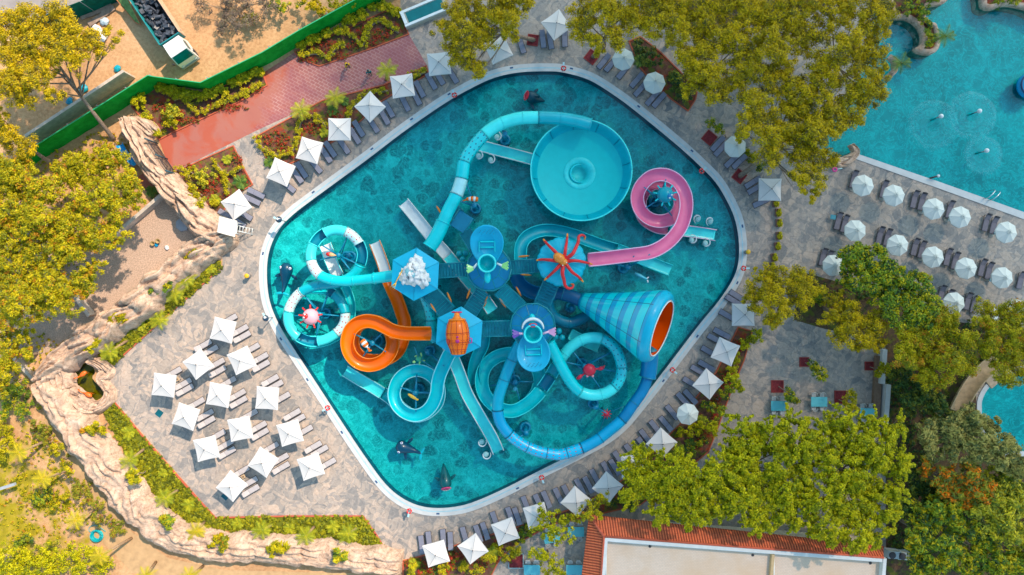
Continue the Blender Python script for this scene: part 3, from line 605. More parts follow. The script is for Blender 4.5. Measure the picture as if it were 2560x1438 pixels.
nn = Vector((math.sin(ang), -math.cos(ang), 0)); cc = (oTL+oTR)/2+nn*1.15; m = MB(); m.box((cc.x, cc.y, 1.5), ((oTR-oTL).length-1.6, 1.0, 3.0), ang); m.build('wall', plain('cream_wall', (.6, .5, .38), .8), t)
tb_ = ORG and [o for o in bpy.data.objects if o.name.startswith('tiled_roof_building')][0]
for (a, b) in ((1625,1366),(1882,1388),(2176,1408)): q = at(a, b, 3.78); m = MB(); m.lathe([(0, 3.76), (.13, 3.76), (.15, 3.79), (0, 3.8)], Matrix.Translation((q.x, q.y, 0)), 12); m.build('roof_drain', M_DARK, tb_)
for i, (a, b) in enumerate(((2236, 1388), (2262, 1391))):
    p = at(a, b, 1.2); t = empty('cooling_unit', (p.x, p.y, 0), ('grey rooftop cooling unit touching the right end of tiled roof', 'grey rooftop cooling unit half hidden by leaves right of its twin')[i], 'air conditioner', 'cooling units'); m = MB(); m.box((p.x, p.y, .7), (1.35, .8, 1.1), -.05, bev=.04); m.build('casing', plain('unit_grey', (.42, .48, .50), .5), t)
    m = MB(); m.lathe([(.0, 0), (.36, 0), (.38, .05), (.3, .06)], Matrix.Translation((p.x-.25, p.y, 1.25)), 16); m.build('fan_grille', M_DARK, t)
    m = MB(); m.box((p.x, p.y, .08), (1.2, .6, .15)); m.build('plinth', M_CONC, t)
# ---- unseen cloud up-sun of the resort, its thickness shaped to shade the eastern part ----
def cloud():
    zc = 330.0; k = zc/math.tan(SUN_EL); ox = math.sin(SUN_AZ)*k; oy = math.cos(SUN_AZ)*k
    nx, ny = 60, 46; x0, x1, y0, y1 = -30.0, 110.0, -75.0, 75.0; dens = .05
    def T(x, y):
        px = x*S+CX; py = CY-y*S
        def sst(a, b, v): v = max(0, min(1, (v-a)/(b-a))); return v*v*(3-2*v)
        # distance measured across the shade edge that runs from upper left to lower centre
        e = px+.25*(py-719)*(-1) if False else px
        edge = 1010+ (0 if py > 719 else (719-py)*-.12) + .55*max(0, py-900)
        s_ = sst(edge-230, edge+260, e)
        top = 1.0*math.exp(-(((px-1560)/520)**2+((py-180)/420)**2)); bot = sst(900, 1500, py)
        th = s_*(1.9+1.3*top-.95*bot)
        th *= 1+.12*noise.noise(Vector((x*.06, y*.06, 3)))
        edgef = min(1, (x-x0)/14, (x1-x)/14, (y-y0)/14, (y1-y)/14)
        return max(0, th)*max(0, edgef)
    vs = []; up = []; dn = []
    for j in range(ny+1):
        for i in range(nx+1):
            x = x0+(x1-x0)*i/nx; y = y0+(y1-y0)*j/ny; th = T(x, y)/dens/2.0
            tk = max(.02, th*math.sin(SUN_EL)); bump_ = 1.5*noise.noise(Vector((x*.05, y*.05, 0)))
            up.append((x+ox, y+oy, zc+tk*1.35+bump_)); dn.append((x+ox, y+oy, zc-tk*.65+bump_))
    n1 = (nx+1)*(ny+1); vs = up+dn; fs = []
    for j in range(ny):
        for i in range(nx):
            a = j*(nx+1)+i; fs.append([a, a+1, a+nx+2, a+nx+1]); fs.append([n1+a, n1+a+nx+1, n1+a+nx+2, n1+a+1])
    def side(seq):
        for a, b in zip(seq, seq[1:]): fs.append([a, n1+a, n1+b, b])
    side([i for i in range(nx+1)][::-1]); side([ny*(nx+1)+i for i in range(nx+1)]); side([j*(nx+1) for j in range(ny+1)]); side([j*(nx+1)+nx for j in range(ny+1)][::-1])
    g = NG('cloud_vapour'); v = g.n('ShaderNodeVolumeScatter'); v.inputs['Density'].default_value = dens; v.inputs['Color'].default_value = (.97, .98, 1, 1); v.inputs['Anisotropy'].default_value = .6
    g.l(v.outputs[0], g.out.inputs['Volume']); m = MB(); m.add(vs, fs, None, True); o = m.build('cloud', g.m); o['kind'] = 'structure'
cloud()
# ================= WATER SLIDES =================
def half_prof(r, th=.05, a0=-8, a1=188, n=12):
    ins = []; out = []
    for i in range(n+1):
        a = R(180+8-(a1-a0)*0) if False else R(a0+180+(a1-a0)*0)
    A = [R(180-a0*-1) for _ in ()]
    angs = [math.pi-R(a0)+ (math.pi+R(a0)*2)*0 for _ in ()]
    for i in range(n+1):
        a = math.pi+math.pi*i/n; ins.append((math.cos(a)*r, math.sin(a)*r)); out.append((math.cos(a)*(r+th), math.sin(a)*(r+th)))
    return ins+out[::-1], (ins[0], ins[-1])
def flat_prof(r, th=.05, h=.34):
    ins = [(-r, h), (-r*.97, h*.3), (-r*.86, .03), (-r*.5, 0), (0, -.01), (r*.5, 0), (r*.86, .03), (r*.97, h*.3), (r, h)]
    out = [(-r-th, h), (-r-th, h*.3), (-r*.9, -th), (0, -th-.01), (r*.9, -th), (r+th, h*.3), (r+th, h)]
    return ins+out[::-1], (ins[0], ins[-1])
def slide(name, label, pts, secs, r, rim=None, flange=None, rz=None, parent=None, per=8):
    """pts: (px,py,z) at tube height. secs: (t0,t1,kind,mat[,r]) in control point numbers. Each section is a part."""
    W = [at(*p) for p in pts]
    C, T = crom(W, per)
    t = parent or empty(name, (W[0].x, W[0].y, -1.1), label, 'water slide', 'water slides')
    for s in secs:
        t0, t1, kind, mat = s[:4]; rr = s[4] if len(s) > 4 else r
        seg = [c for c, q in zip(C, T) if t0-1e-6 <= q <= t1+1e-6]
        if len(seg) < 2: continue
        m = MB()
        if kind == 'tube':
            m.tube(seg, rr, 18, caps=False); m.tube(seg, rr-.05, 14, caps=False)
            m.build('tube_section', mat, t)
            for q in (seg[0], seg[-1]):
                i = C.index(q); a = C[max(i-1, 0)]; b = C[min(i+1, len(C)-1)]; d = (b-a).normalized()
                m = MB(); m.tube([q-d*.05, q+d*.05], rr+.06, 18); m.build('joint_ring', flange or mat, t)
            L = 0
            for i in range(1, len(seg)-1):
                L += (seg[i]-seg[i-1]).length
                if L > 2.1 and (seg[-1]-seg[i]).length > 1.2:
                    d = (seg[i+1]-seg[i-1]).normalized(); m = MB(); m.tube([seg[i]-d*.04, seg[i]+d*.04], rr+.05, 18); m.build('joint_ring', flange or mat, t); L = 0
        else:
            prof, (e0, e1) = half_prof(rr) if kind == 'half' else flat_prof(rr)
            m.sweep(seg, prof, True); m.build('open_flume' if kind == 'half' else 'runout_chute', mat, t)
            if rim is not None:
                m = MB(); k = .055; circ = [(math.cos(2*math.pi*i/6)*k, math.sin(2*math.pi*i/6)*k) for i in range(6)]
                for e in (e0, e1): m.sweep(seg, [(e[0]+x, e[1]+y) for x, y in circ], True)
                m.build('rim', rim, t)
            m = MB(); L = 0
            for i in range(1, len(seg)-1):
                L += (seg[i]-seg[i-1]).length
                if L > 1.9:
                    d = (seg[i+1]-seg[i-1]).normalized()*.02; m.sweep([seg[i]-d, seg[i]+d], [(x*1.012, y*1.012+.002) for x, y in prof], True); L = 0
            if m.v and kind == 'half': m.build('seam', mat, t)
    return t
def support(t, px, py, z, targets, base=True, r=.22, mat=None):
    mat = mat or M_STEEL; c = at(px, py, z); m = MB(); m.bar((c.x, c.y, -1.15), (c.x, c.y, z), r, r*.8, 12); m.lathe([(0, z-.05), (r*1.3, z-.04), (r*1.3, z+.08), (0, z+.1)], Matrix.Translation((c.x, c.y, 0)), 12); o = m.build('support_column', mat, t)
    m = MB()
    for (qx, qy, qz) in targets: q = at(qx, qy, qz); m.bar((c.x, c.y, z-.25), q, .10, .06, 6); m.bar((c.x, c.y, max(-.8, z-1.3)), q, .07, .05, 6)
    if targets: m.build('support_arm', mat, t)
    if base: m = MB(); m.lathe([(.55, -1.15), (.62, -1.0), (.62, -.1), (.55, .05), (.40, .06), (.36, -.06), (0, -.06)], Matrix.Translation((c.x, c.y, 0)), 20); m.build('column_foot', mat, t)
    return c
# --- bowl slide
bp = [(1074,618,5.2),(1093,588,5.1),(1122,524,4.9),(1141,487,4.8),(1154,447,4.7),(1161,405,4.6),(1181,371,4.5),(1211,337,4.4),(1245,313,4.3),(1294,297,4.2),(1346,294,4.1),(1395,296,4.0),(1438,302,3.9),(1475,312,3.8)]
bs = slide('bowl_slide', 'cyan enclosed slide curving into a huge open round bowl', bp, [(0,1.5,'tube',M_CYAN,.74),(1.5,3,'tube',M_CYAN),(3,4,'tube',plain('frosted_pale_flume',(.36,.72,.74),.3,.5,.05,.5),.66),(4,5,'tube',M_CYAN),(5,7,'tube',M_DOTC),(7,10,'tube',M_LCYAN),(10,13,'tube',M_MIDT)], .66)
c = at(1453, 426, 3.4); Mb = Matrix.Translation((c.x, c.y, 0))
m = MB(); m.shell([(5.28,3.5),(5.22,3.55),(5.12,3.5),(4.95,2.7),(4.5,2.15)], Mb, 56); m.build('bowl_wall', M_MIDT, bs)
for k in range(12):
    a = 2*math.pi*(k+.3)/12; m = MB(); m.add([Mb @ Vector((math.cos(a+s_)*rr, math.sin(a+s_)*rr, zz)) for s_ in (-.008,.008) for rr, zz in ((5.1,3.5),(4.93,2.72),(4.52,2.19))], [[0,1,4,3],[1,2,5,4],[3,4,1,0],[4,5,2,1]]); m.build('bowl_seam', M_TEAL, bs)

m = MB(); m.shell([(4.5,2.15),(3.6,1.85),(2.6,1.68),(1.72,1.6)], Mb, 56); m.build('bowl_floor', plain('bowl_floor_cyan', (.0,.56,.56), .55, .3, .04), bs)
m = MB(); m.shell([(1.72,1.6),(1.68,1.66),(1.2,1.5),(.9,1.2),(.75,.6),(0,.55)], Mb, 40); m.build('bowl_drain', plain('drain_cyan', (.02,.66,.66), .5), bs)
m = MB(); pts = [Mb @ Vector((math.cos(a)*.95, math.sin(a)*.95, 1.5)) for a in [R(q) for q in range(70, 300, 15)]]; m.tube(pts, .14, 8, rad=[.3+.7*math.sin(math.pi*i/(len(pts)-1)) for i in range(len(pts))]); m.build('drain_lip', M_CYAN, bs)
m = MB(); m.shell([(5.28,3.5),(5.1,2.6),(4.6,2.0),(3,1.5),(1.2,1.2),(.9,.4)], Mb, 40); m.build('bowl_underside', M_TEAL, bs)
for k in range(6):
    a = k*math.pi/3+.3; m = MB(); m.bar(Mb @ Vector((math.cos(a)*3.2, math.sin(a)*3.2, -1.15)), Mb @ Vector((math.cos(a)*4.4, math.sin(a)*4.4, 2.0)), .13); m.build('bowl_leg', M_STEEL, bs)
rim = [Mb @ Vector((math.cos(a)*5.24, math.sin(a)*5.24, 3.55)) for a in [2*math.pi*i/72 for i in range(73)]]; m = MB(); m.tube(rim, .07, 6); m.build('bowl_rim', M_LCYAN, bs)
slide('', '', [(1338,402,.9),(1290,389,.6),(1240,376,.35),(1202,366,.15)], [(0,3,'flat',M_LCYAN,.58)], .58, M_WGEL, parent=bs)
support(bs, 1185, 513, 3.0, [(1160,440,4.0),(1140,500,4.2)]); support(bs, 1262, 333, 3.2, [(1250,314,3.7)])
# --- twin ring slide on the left
tp = [(1000,689,5.0),(980,690,5.0),(936,696,4.9),(893,701,4.8),(862,703,4.7),(830,700,4.6),(800,688,4.5),(782,664,4.4),(777,638,4.3),(784,612,4.2),(801,590,4.1),(826,577,4.0),(852,576,3.9),(878,587,3.8),(897,608,3.7),(906,637,3.6),(898,668,3.5),(880,690,3.4),(850,706,3.2),(818,711,3.1),(783,717,3.0),(754,730,2.9),(734,751,2.8),(722,778,2.7),(722,806,2.6),(735,832,2.5),(758,848,2.4),(785,854,2.3),(815,848,2.2),(842,832,2.1),(859,810,2.0),(863,783,1.9),(853,755,1.8),(836,737,1.7),(815,726,1.6)]
WD = plain('frosted_white_flume', (.7, .8, .78), .3)
t2 = slide('twin_ring_slide', 'pale cyan tube slide forming two stacked rings at the left pool end', tp,
 [(0,2,'tube',M_CYAN,.58),(2,6,'tube',M_CYAN),(6,7.5,'tube',M_DOTW),(7.5,9,'tube',M_LCYAN),(9,10.5,'half',M_TEAL),(10.5,12.5,'tube',M_LCYAN),(12.5,14,'tube',M_DOTW),(14,15.8,'half',M_TEAL),(15.8,18,'tube',M_CYAN),(18,21,'tube',M_MIDT),(21,23,'tube',M_DOTW),(23,25.5,'tube',M_LCYAN),(25.5,27.3,'half',M_TEAL),(27.3,29,'tube',M_LCYAN),(29,31,'tube',M_DOTW),(31,33,'tube',M_MIDT),(33,34,'half',M_TEAL)], .52, M_LCYAN, per=8)
slide('', '', [(815,726,1.5),(770,724,1.3),(735,750,1.2),(722,790,1.1),(736,832,1.0),(785,858,.9),(840,842,.8),(872,805,.7),(878,765,.6),(868,728,.55),(846,690,.5),(830,655,.35),(814,612,.15)], [(0,10,'half',M_CYAN,.45),(10,12,'flat',M_WGEL,.62)], .45, M_LCYAN, parent=t2)
support(t2, 845, 638, 3.4, [(806,614,4.0),(893,660,3.6),(868,592,3.7),(880,682,3.4),(800,650,4.1)])
support(t2, 798, 786, 2.4, [(758,735,2.7),(735,790,2.6),(790,845,2.2),(850,790,1.9),(820,733,2.9)]); support(t2, 870, 640, 1.2, [])
# --- orange slide
op = [(1076,834,4.8),(1040,834,4.7),(1009,833,4.6),(982,827,4.5),(958,815,4.4),(938,806,4.3),(915,803,4.2),(893,810,4.1),(875,828,4.0),(868,858,3.9),(876,886,3.8),(896,906,3.6),(925,913,3.4),(955,904,3.2),(975,883,3.0),(982,856,2.8),(974,828,2.6),(955,810,2.4),(925,803,2.25),(898,812,2.1),(884,836,2.0),(884,870,1.9),(902,894,1.8),(930,902,1.7),(965,898,1.6),(994,878,1.5),(1008,845,1.4),(1011,805,1.2),(1005,785,1.1),(995,755,.95),(981,724,.8),(968,694,.65),(960,665,.5),(948,632,.3),(938,607,.15)]
t3 = slide('orange_slide', 'glossy orange open slide looping in a ring left of the orange capsule', op, [(0,31,'half',M_ORANGE,.66),(31,34,'flat',M_WGEL,.58)], .66, M_LORANGE)
support(t3, 930, 858, 3.2, [(885,835,3.5),(965,880,3.0),(905,895,3.2),(962,825,3.4)])
# --- cyan open slide, lower left
cp = [(1128,880,4.6),(1120,891,4.55),(1111,911,4.45),(1100,936,4.3),(1094,960,4.1),(1091,985,3.9),(1080,1012,3.7),(1062,1031,3.5),(1038,1039,3.3),(1012,1031,3.1),(992,1011,2.9),(985,984,2.7),(994,954,2.5),(1014,934,2.3),(1042,926,2.1),(1070,934,1.9),(1092,956,1.8),(1098,985,1.65),(1090,1012,1.5),(1065,1034,1.3),(1035,1040,1.15),(1005,1022,1.0),(975,995,.8),(938,970,.5),(900,948,.3),(864,926,.15)]
t4 = slide('cyan_slide', 'cyan open slide with a single ring below the orange slide', cp, [(0,22.5,'half',M_CYAN,.64),(22.5,25,'flat',M_LCYAN,.6)], .64, plain('pale_aqua_rim', (.30,.75,.78), .3))
support(t4, 1038, 983, 2.8, [(1000,968,2.6),(1090,983,1.7),(1040,1030,3.2),(1042,935,2.1)]); support(t4, 1070, 880, 1.5, [(1110,915,3.9)])
# --- figure of eight slide lower right
ep = [(1374,857,4.2),(1386,880,4.1),(1405,918,4.0),(1426,954,3.9),(1451,979,3.8),(1484,988,3.7),(1521,979,3.6),(1546,954,3.5),(1554,920,3.4),(1542,878,3.3),(1518,853,3.2),(1490,844,3.1),(1457,849,3.0),(1429,866,2.9),(1408,890,2.8),(1386,924,2.5),(1368,954,2.3),(1340,991,2.1),(1310,1016,1.9),(1278,1028,1.8),(1243,1018,1.7),(1214,990,1.55),(1204,954,1.45),(1213,918,1.3),(1240,893,1.2),(1278,884,1.1),(1315,893,1.0),(1340,916,.9),(1350,950,.8),(1336,990,.7),(1300,1022,.6),(1258,1026,.5),(1222,1000,.4)]
t5 = slide('figure_eight_slide', 'cyan slide crossing itself below the pink finned tower, opening into a wide low ring', ep, [(0,4,'tube',M_CYAN),(4,6.5,'tube',M_LCYAN),(6.5,8,'tube',M_DOTC),(8,10.5,'tube',M_DOTC),(10.5,14.7,'tube',M_LCYAN),(14.7,15.6,'half',M_MIDT,.62),(15.6,16.6,'half',M_TEAL,.62),(16.6,32,'half',M_CYAN,.68)], .58, M_LCYAN)
support(t5, 1462, 916, 2.8, [(1425,870,2.8),(1410,905,3.4),(1450,960,3.4),(1500,970,3.4),(1530,880,3.1),(1545,930,3.2)]); support(t5, 1288, 955, 1.4, [(1225,965,1.3),(1300,1005,1.6),(1335,955,1.0),(1280,900,1.0)])
# --- blue slide feeding the striped cone
bl = [(1303,852,4.3),(1286,886,4.2),(1270,924,4.1),(1258,957,4.0),(1247,991,3.9),(1244,1025,3.8),(1252,1058,3.7),(1273,1086,3.6),(1304,1110,3.5),(1344,1128,3.4),(1386,1136,3.3),(1408,1135,3.2),(1454,1120,3.1),(1490,1102,3.0),(1518,1081,2.9),(1555,1049,2.85),(1582,1012,2.8),(1607,976,2.75),(1619,942,2.8),(1624,908,3.1),(1626,870,3.8)]
BSK = gel('azure_gelcoat', (.0,.36,.62)); BDK = gel('deep_azure_gelcoat', (.0,.22,.46))
t6 = slide('cone_slide', 'blue tube slide sweeping round to a giant striped cone with an orange mouth', bl, [(0,5,'tube',gel('azure_teal_gelcoat',(.0,.40,.56))),(5,7,'tube',BSK),(7,12,'tube',M_DOTB),(12,15,'tube',BSK),(15,18,'tube',BDK),(18,20,'tube',BDK,.85)], .58, flange=M_TEAL)
a = at(1453, 752, 2.4); b = at(1641, 817, 6.1); ax = (b-a); Lc = ax.length; q = ax.to_track_quat('Z', 'Y').to_matrix().to_4x4(); Mc = Matrix.Translation(a) @ q
m = MB(); m.shell([(.78,0),(.9,.05),(1.05,.6),(2.0,Lc*.4),(3.0,Lc*.72),(3.45,Lc*.86),(3.68,Lc*.93),(3.78,Lc*.98)], Mc, 48); m.build('striped_cone', M_CONE, t6)
m = MB(); m.shell([(3.78,Lc*.98),(3.72,Lc*1.02),(3.5,Lc*1.055),(3.2,Lc*1.07),(2.98,Lc*1.065)], Mc, 48); m.build('cone_lip', gel('cone_lip_blue',(.0,.42,.62)), t6)
m = MB(); m.shell([(2.98,Lc*1.065),(3.3,Lc*.95),(2.9,Lc*.72),(1.9,Lc*.4),(.7,.05)], Mc, 48); m.build('cone_lining', gel('cone_orange_red', (1.0, .11, .0)), t6)
ring = [Mc @ Vector((math.cos(x)*2.88, math.sin(x)*3.0, Lc*1.07)) for x in [2*math.pi*i/48 for i in range(49)]]; m = MB(); m.tube(ring, .07, 6); m.build('mouth_rim', M_WGEL, t6)
for f in (.35, .62, .88):
    for s_ in (-1, 1):
        p = Mc @ Vector((0, s_*(.8+2.6*f), Lc*f)) if False else (a+ax*f)+Vector((-ax.y, ax.x, 0)).normalized()*s_*(.7+2.4*f)
        m = MB(); m.bar((p.x, p.y, -1.15), (p.x, p.y, p.z-.4), .15); m.build('cone_leg', M_STEEL, t6)
slide('', '', [(1456,754,2.5),(1435,744,2.4),(1413,737,2.3),(1388,733,2.2),(1372,748,2.0),(1374,775,1.8),(1392,797,1.5),(1424,807,1.2),(1452,798,1.0),(1478,786,.8),(1510,800,.5),(1540,830,.2)], [(0,3.5,'tube',M_NAVY if False else gel('dark_blue_flume',(.0,.10,.24)),.7),(3.5,9,'tube',M_TEAL,.6),(9,11,'half',M_TEAL,.62)], .6, M_MIDT, flange=M_TEAL, parent=t6)
support(t6, 1315, 1083, 2.9, [(1290,1100,3.1)]); support(t6, 1490, 1018, 2.2, [(1517,1034,2.6)]); support(t6, 1430, 770, 1.6, [])
# --- pink slide
pp = [(1472,650,5.0),(1520,645,4.9),(1552,641,4.85),(1584,637,4.8),(1630,629,4.7),(1669,607,4.5),(1698,574,4.3),(1712,540,4.1),(1716,508,3.95),(1710,478,3.8),(1691,451,3.6),(1661,437,3.4),(1628,442,3.2),(1603,465,3.0),(1593,494,2.8),(1601,525,2.6),(1624,547,2.4),(1655,553,2.2),(1686,541,2.0),(1700,512,1.85),(1693,480,1.7),(1668,460,1.6),(1632,460,1.45),(1608,482,1.3),(1600,512,1.15),(1610,545,1.0),(1640,566,.8),(1675,572,.6),(1712,578,.4),(1750,583,.25),(1787,589,.15)]
t7 = slide('pink_slide', 'pink open slide looping down into the pool from the octopus tower', pp, [(0,27,'half',M_PINK,.66),(27,30,'flat',M_LCYAN,.58)], .66, M_LPINK)
support(t7, 1650, 497, 2.6, [(1680,540,2.2),(1615,520,2.6),(1665,448,3.2),(1610,468,2.9)]); support(t7, 1570, 668, 3.0, [(1585,640,4.3),(1625,636,4.2),(1535,660,3.6)])
# --- dark teal low slide
dp = [(1302,670,3.4),(1301,640,3.2),(1304,612,3.0),(1319,591,2.7),(1348,578,2.4),(1381,576,2.1),(1426,585,1.8),(1475,603,1.4),(1510,615,1.0),(1543,625,.8),(1580,639,.5),(1630,659,.3),(1676,677,.15)]
slide('dark_teal_slide', 'dark teal open slide swinging behind the octopus tower to a pale chute', dp, [(0,9,'half',M_MIDT,.62),(9,12,'flat',M_LCYAN,.6)], .62, M_CYAN)
slide('straight_slide', 'white straight slide pointing to the upper left from the green finned tower', [(1232,778,3.4),(1205,740,2.8),(1180,712,2.3),(1150,677,1.8),(1120,640,1.2),(1090,606,.8),(1050,556,.4),(1010,507,.15)], [(0,4,'flat',M_LCYAN,.6),(4,7,'flat',M_WGEL,.6)], .6, M_WGEL)
slide('straight_slide', 'long pale cyan straight slide running down to the bottom from the capsule tower', [(1110,838,3.6),(1128,880,3.0),(1150,935,2.4),(1169,985,1.8),(1200,1040,1.2),(1230,1092,.6),(1246,1128,.2)], [(0,6,'flat',M_LCYAN,.6)], .6, M_WGEL)
slide('curved_slide', 'deep teal covered slide with dark dots under the capsule tower', [(1062,742,3.3),(1072,770,3.1),(1078,800,2.9),(1078,826,2.8),(1090,850,2.6)], [(0,2,'tube',M_DOTC),(2,4,'tube',M_MIDT)], .55)
slide('curved_slide', 'teal slide section with clear end below the right side of the capsule tower', [(1210,820,2.2),(1208,860,2.0),(1192,895,1.6),(1184,930,1.2),(1190,965,.8)], [(0,4,'half',M_MIDT,.6)], .6, M_CYAN)
slide('curved_slide', 'short dark blue curved slide beside the bridge left of the octopus tower', [(1290,690,2.2),(1302,712,1.8),(1325,728,1.4),(1350,735,1.0)], [(0,3,'half',BDK,.7)], .7, M_BLUE)
slide('straight_slide', 'short pale slide below the blue cone in the ring of the tube', [(1425,835,1.2),(1460,852,.8),(1498,868,.3)], [(0,2,'flat',M_LCYAN,.55)], .55, M_LCYAN)

# ================= TOWERS =================
GR = 'themed play towers'
def tower(px, py, z, rdeck, label, n=6, rot=0, name='play_tower'):
    c = at(px, py, z); t = empty(name, (c.x, c.y, -1.1), label, 'tower', GR)
    m = MB(); m.lathe([(0, z-.22), (rdeck-.05, z-.22), (rdeck, z-.18), (rdeck, z), (0, z+.01)], Matrix.Translation((c.x, c.y, 0)) @ Matrix.Rotation(rot, 4, 'Z'), n, smooth=False); m.build('deck', M_DECKB, t)
    for k in range(n if n < 9 else 8):
        a = rot+2*math.pi*k/(n if n < 9 else 8); m = MB(); m.bar((c.x+math.cos(a)*(rdeck-.25), c.y+math.sin(a)*(rdeck-.25), -1.15), (c.x+math.cos(a)*(rdeck-.25), c.y+math.sin(a)*(rdeck-.25), z+(2.4 if n < 9 else 0)), .11); m.build('post', M_STEEL, t)
    return t, c
def railing(t, c, z, r, n=20, skip=()):
    m = MB(); P = [Vector((c.x+math.cos(2*math.pi*i/n)*r, c.y+math.sin(2*math.pi*i/n)*r, z)) for i in range(n+1)]
    m.tube([p+Vector((0, 0, 1.1)) for p in P], .075, 6); m.tube([p+Vector((0, 0, .55)) for p in P], .04, 5)
    for p in P[:-1]: m.bar(p, p+Vector((0, 0, 1.12)), .045, n=5)
    m.build('railing', M_RAIL, t)
def hexroof(t, px, py, z, r, rot, mat=None):
    c = at(px, py, z); P = [Vector((c.x+math.cos(rot+k*math.pi/3)*r, c.y+math.sin(rot+k*math.pi/3)*r, z)) for k in range(6)]
    m = MB(); vs = P+[Vector((c.x, c.y, z+.7))]+[p-Vector((0, 0, .18)) for p in P]
    m.add(vs, [[k, (k+1) % 6, 6] for k in range(6)]+[[k, 7+k, 7+(k+1) % 6, (k+1) % 6] for k in range(6)]); m.build('roof', mat or M_ROOFC, t)
    m = MB()
    for p in P: m.bar(p+Vector((0, 0, .03)), (c.x, c.y, z+.73), .035, n=5)
    m.build('roof_seam', gel('roof_seam_cyan', (.0, .36, .52)), t); return c
# A: hexagonal roof with white coral rock
tA, cA = tower(1045, 688, 4.2, 2.3, 'tower with blue hexagonal roof carrying a white coral rock', 6, R(27))
hexroof(tA, 1038, 686, 7.2, 2.62, R(87)); c = at(1036, 682, 8.2)
m = MB()
for k in range(9): a = k*.7; m.ell((c.x+math.cos(a)*.75*(k % 3)/1.6, c.y+math.sin(a)*.7*(k % 3)/1.6, 7.9+.25*math.sin(k*2)), (.75, .62, .8), rz=k, n=22, m=14, bump=.75, seed=k)
o = m.build('coral_rock', plain('white_coral', (.78, .77, .76), .8, .2, .05, nsc=5, bump=.6), tA)
m = MB(); m.ell((c.x-.45, c.y+.1, 8.75), (.36, .42, .22), bump=.4); m.ell((c.x-.05, c.y-.25, 8.7), (.34, .25, .2), bump=.4); m.build('pale_blue_shell', plain('pale_blue_shell', (.25, .55, .60), .5), tA)
p0 = c+Vector((-1.2, -.2, .2)); p1 = c+Vector((-1.95, -1.25, .1)); m = MB(); m.bar(p0+Vector((.1, .5, 0)), p1, .05)
d = (p1-p0).normalized(); sd_ = Vector((-d.y, d.x, 0))
for s_ in (-1, 0, 1): m.bar(p1-d*.35+sd_*.0, p1+d*.35+sd_*.22*s_, .05, .02)
m.build('trident', M_YEL, tA)
# B: hexagonal roof with orange capsule
tB, cB = tower(1148, 832, 4.2, 2.3, 'tower with blue hexagonal roof under a riveted orange capsule', 6, R(27)); hexroof(tB, 1148, 831, 7.0, 2.55, R(86))
a = at(1146, 886, 8.0); b = at(1142, 782, 8.0); q = (b-a).to_track_quat('Z', 'Y').to_matrix().to_4x4(); Mq = Matrix.Translation(a) @ q; LL = (b-a).length
sub = empty('orange_capsule', (a.x, (a.y+b.y)/2, 7.0), 'riveted orange diving capsule lying on the blue hexagonal roof', 'play sculpture')
m = MB(); m.lathe([(.62, 0), (.68, .05), (.8, .5), (1.08, 1.2), (1.12, 1.8), (1.1, 2.3), (.98, 2.9), (.78, 3.3)], Mq, 28); m.build('hull', M_ORANGE, sub)
m = MB(); m.lathe([(.82, 3.28), (.84, 3.4), (.7, 3.45), (.42, 3.5), (.42, 3.6), (.28, 3.68), (.26, 3.95), (.16, 4.05), (.12, LL)], Mq, 20); m.build('nose_cap', gel('cap_orange', (.95, .22, .01)), sub)
DKR = gel('dark_red_trim', (.45, .03, .01))
m = MB()
for k in range(12):
    an = k*math.pi/6; pts = [Mq @ Vector((math.cos(an)*(r_+.01), math.sin(an)*(r_+.01), z_)) for r_, z_ in ((.68,.05),(.8,.5),(1.08,1.2),(1.12,1.8),(1.1,2.3),(.98,2.9),(.8,3.28))]; m.tube(pts, .022, 5)
for z_, r_ in ((.5,.8),(1.2,1.08),(2.1,1.12)): m.tube([Mq @ Vector((math.cos(x)*(r_+.01), math.sin(x)*(r_+.01), z_)) for x in [2*math.pi*i/24 for i in range(25)]], .03, 5)
m.build('hull_seams', DKR, sub); m = MB()
for z_, r_ in ((.3,.74),(1.0,1.01),(1.4,1.10),(1.95,1.12)):
    for k in range(24): an = (k+.5)*math.pi/12; m.ell(Mq @ Vector((math.cos(an)*r_, math.sin(an)*r_, z_)), (.045,)*3, n=6, m=4)
m.build('rivets', DKR, sub)
top = 8.0+1.1
for yy, rr in ((1.35, .19), (1.75, .12)): p = Mq @ Vector((0, 0, yy)); m = MB(); m.ell((p.x+.05, p.y, 9.1), (rr, rr, .12)); m.build('porthole', gel('magenta_glass', (.5, .02, .20)), sub)
p = Mq @ Vector((0, 0, 1.3)); m = MB(); m.box((p.x-.85, p.y, 8.75), (.35, .45, .2), ry=-.7, bev=.05); m.build('vent_panel', DKR, sub)
m = MB(); m.tube([Vector((p.x+1.1, p.y+.3, 8.2)), Vector((p.x+1.35, p.y+.25, 8.2)), Vector((p.x+1.35, p.y-.15, 8.2)), Vector((p.x+1.1, p.y-.2, 8.2))], .06, 6); m.build('side_handle', gel('magenta', (.6, .03, .35)), sub)
m = MB()
for s_ in (-1, 1): m.ell((b.x+s_*.3, b.y+.05, 8.0), (.24, .07, .12), rx=.6*s_); 
m.ell((b.x, b.y+.05, 8.0), (.1, .1, .1)); m.build('propeller', gel('crimson', (.6, .02, .12)), sub)
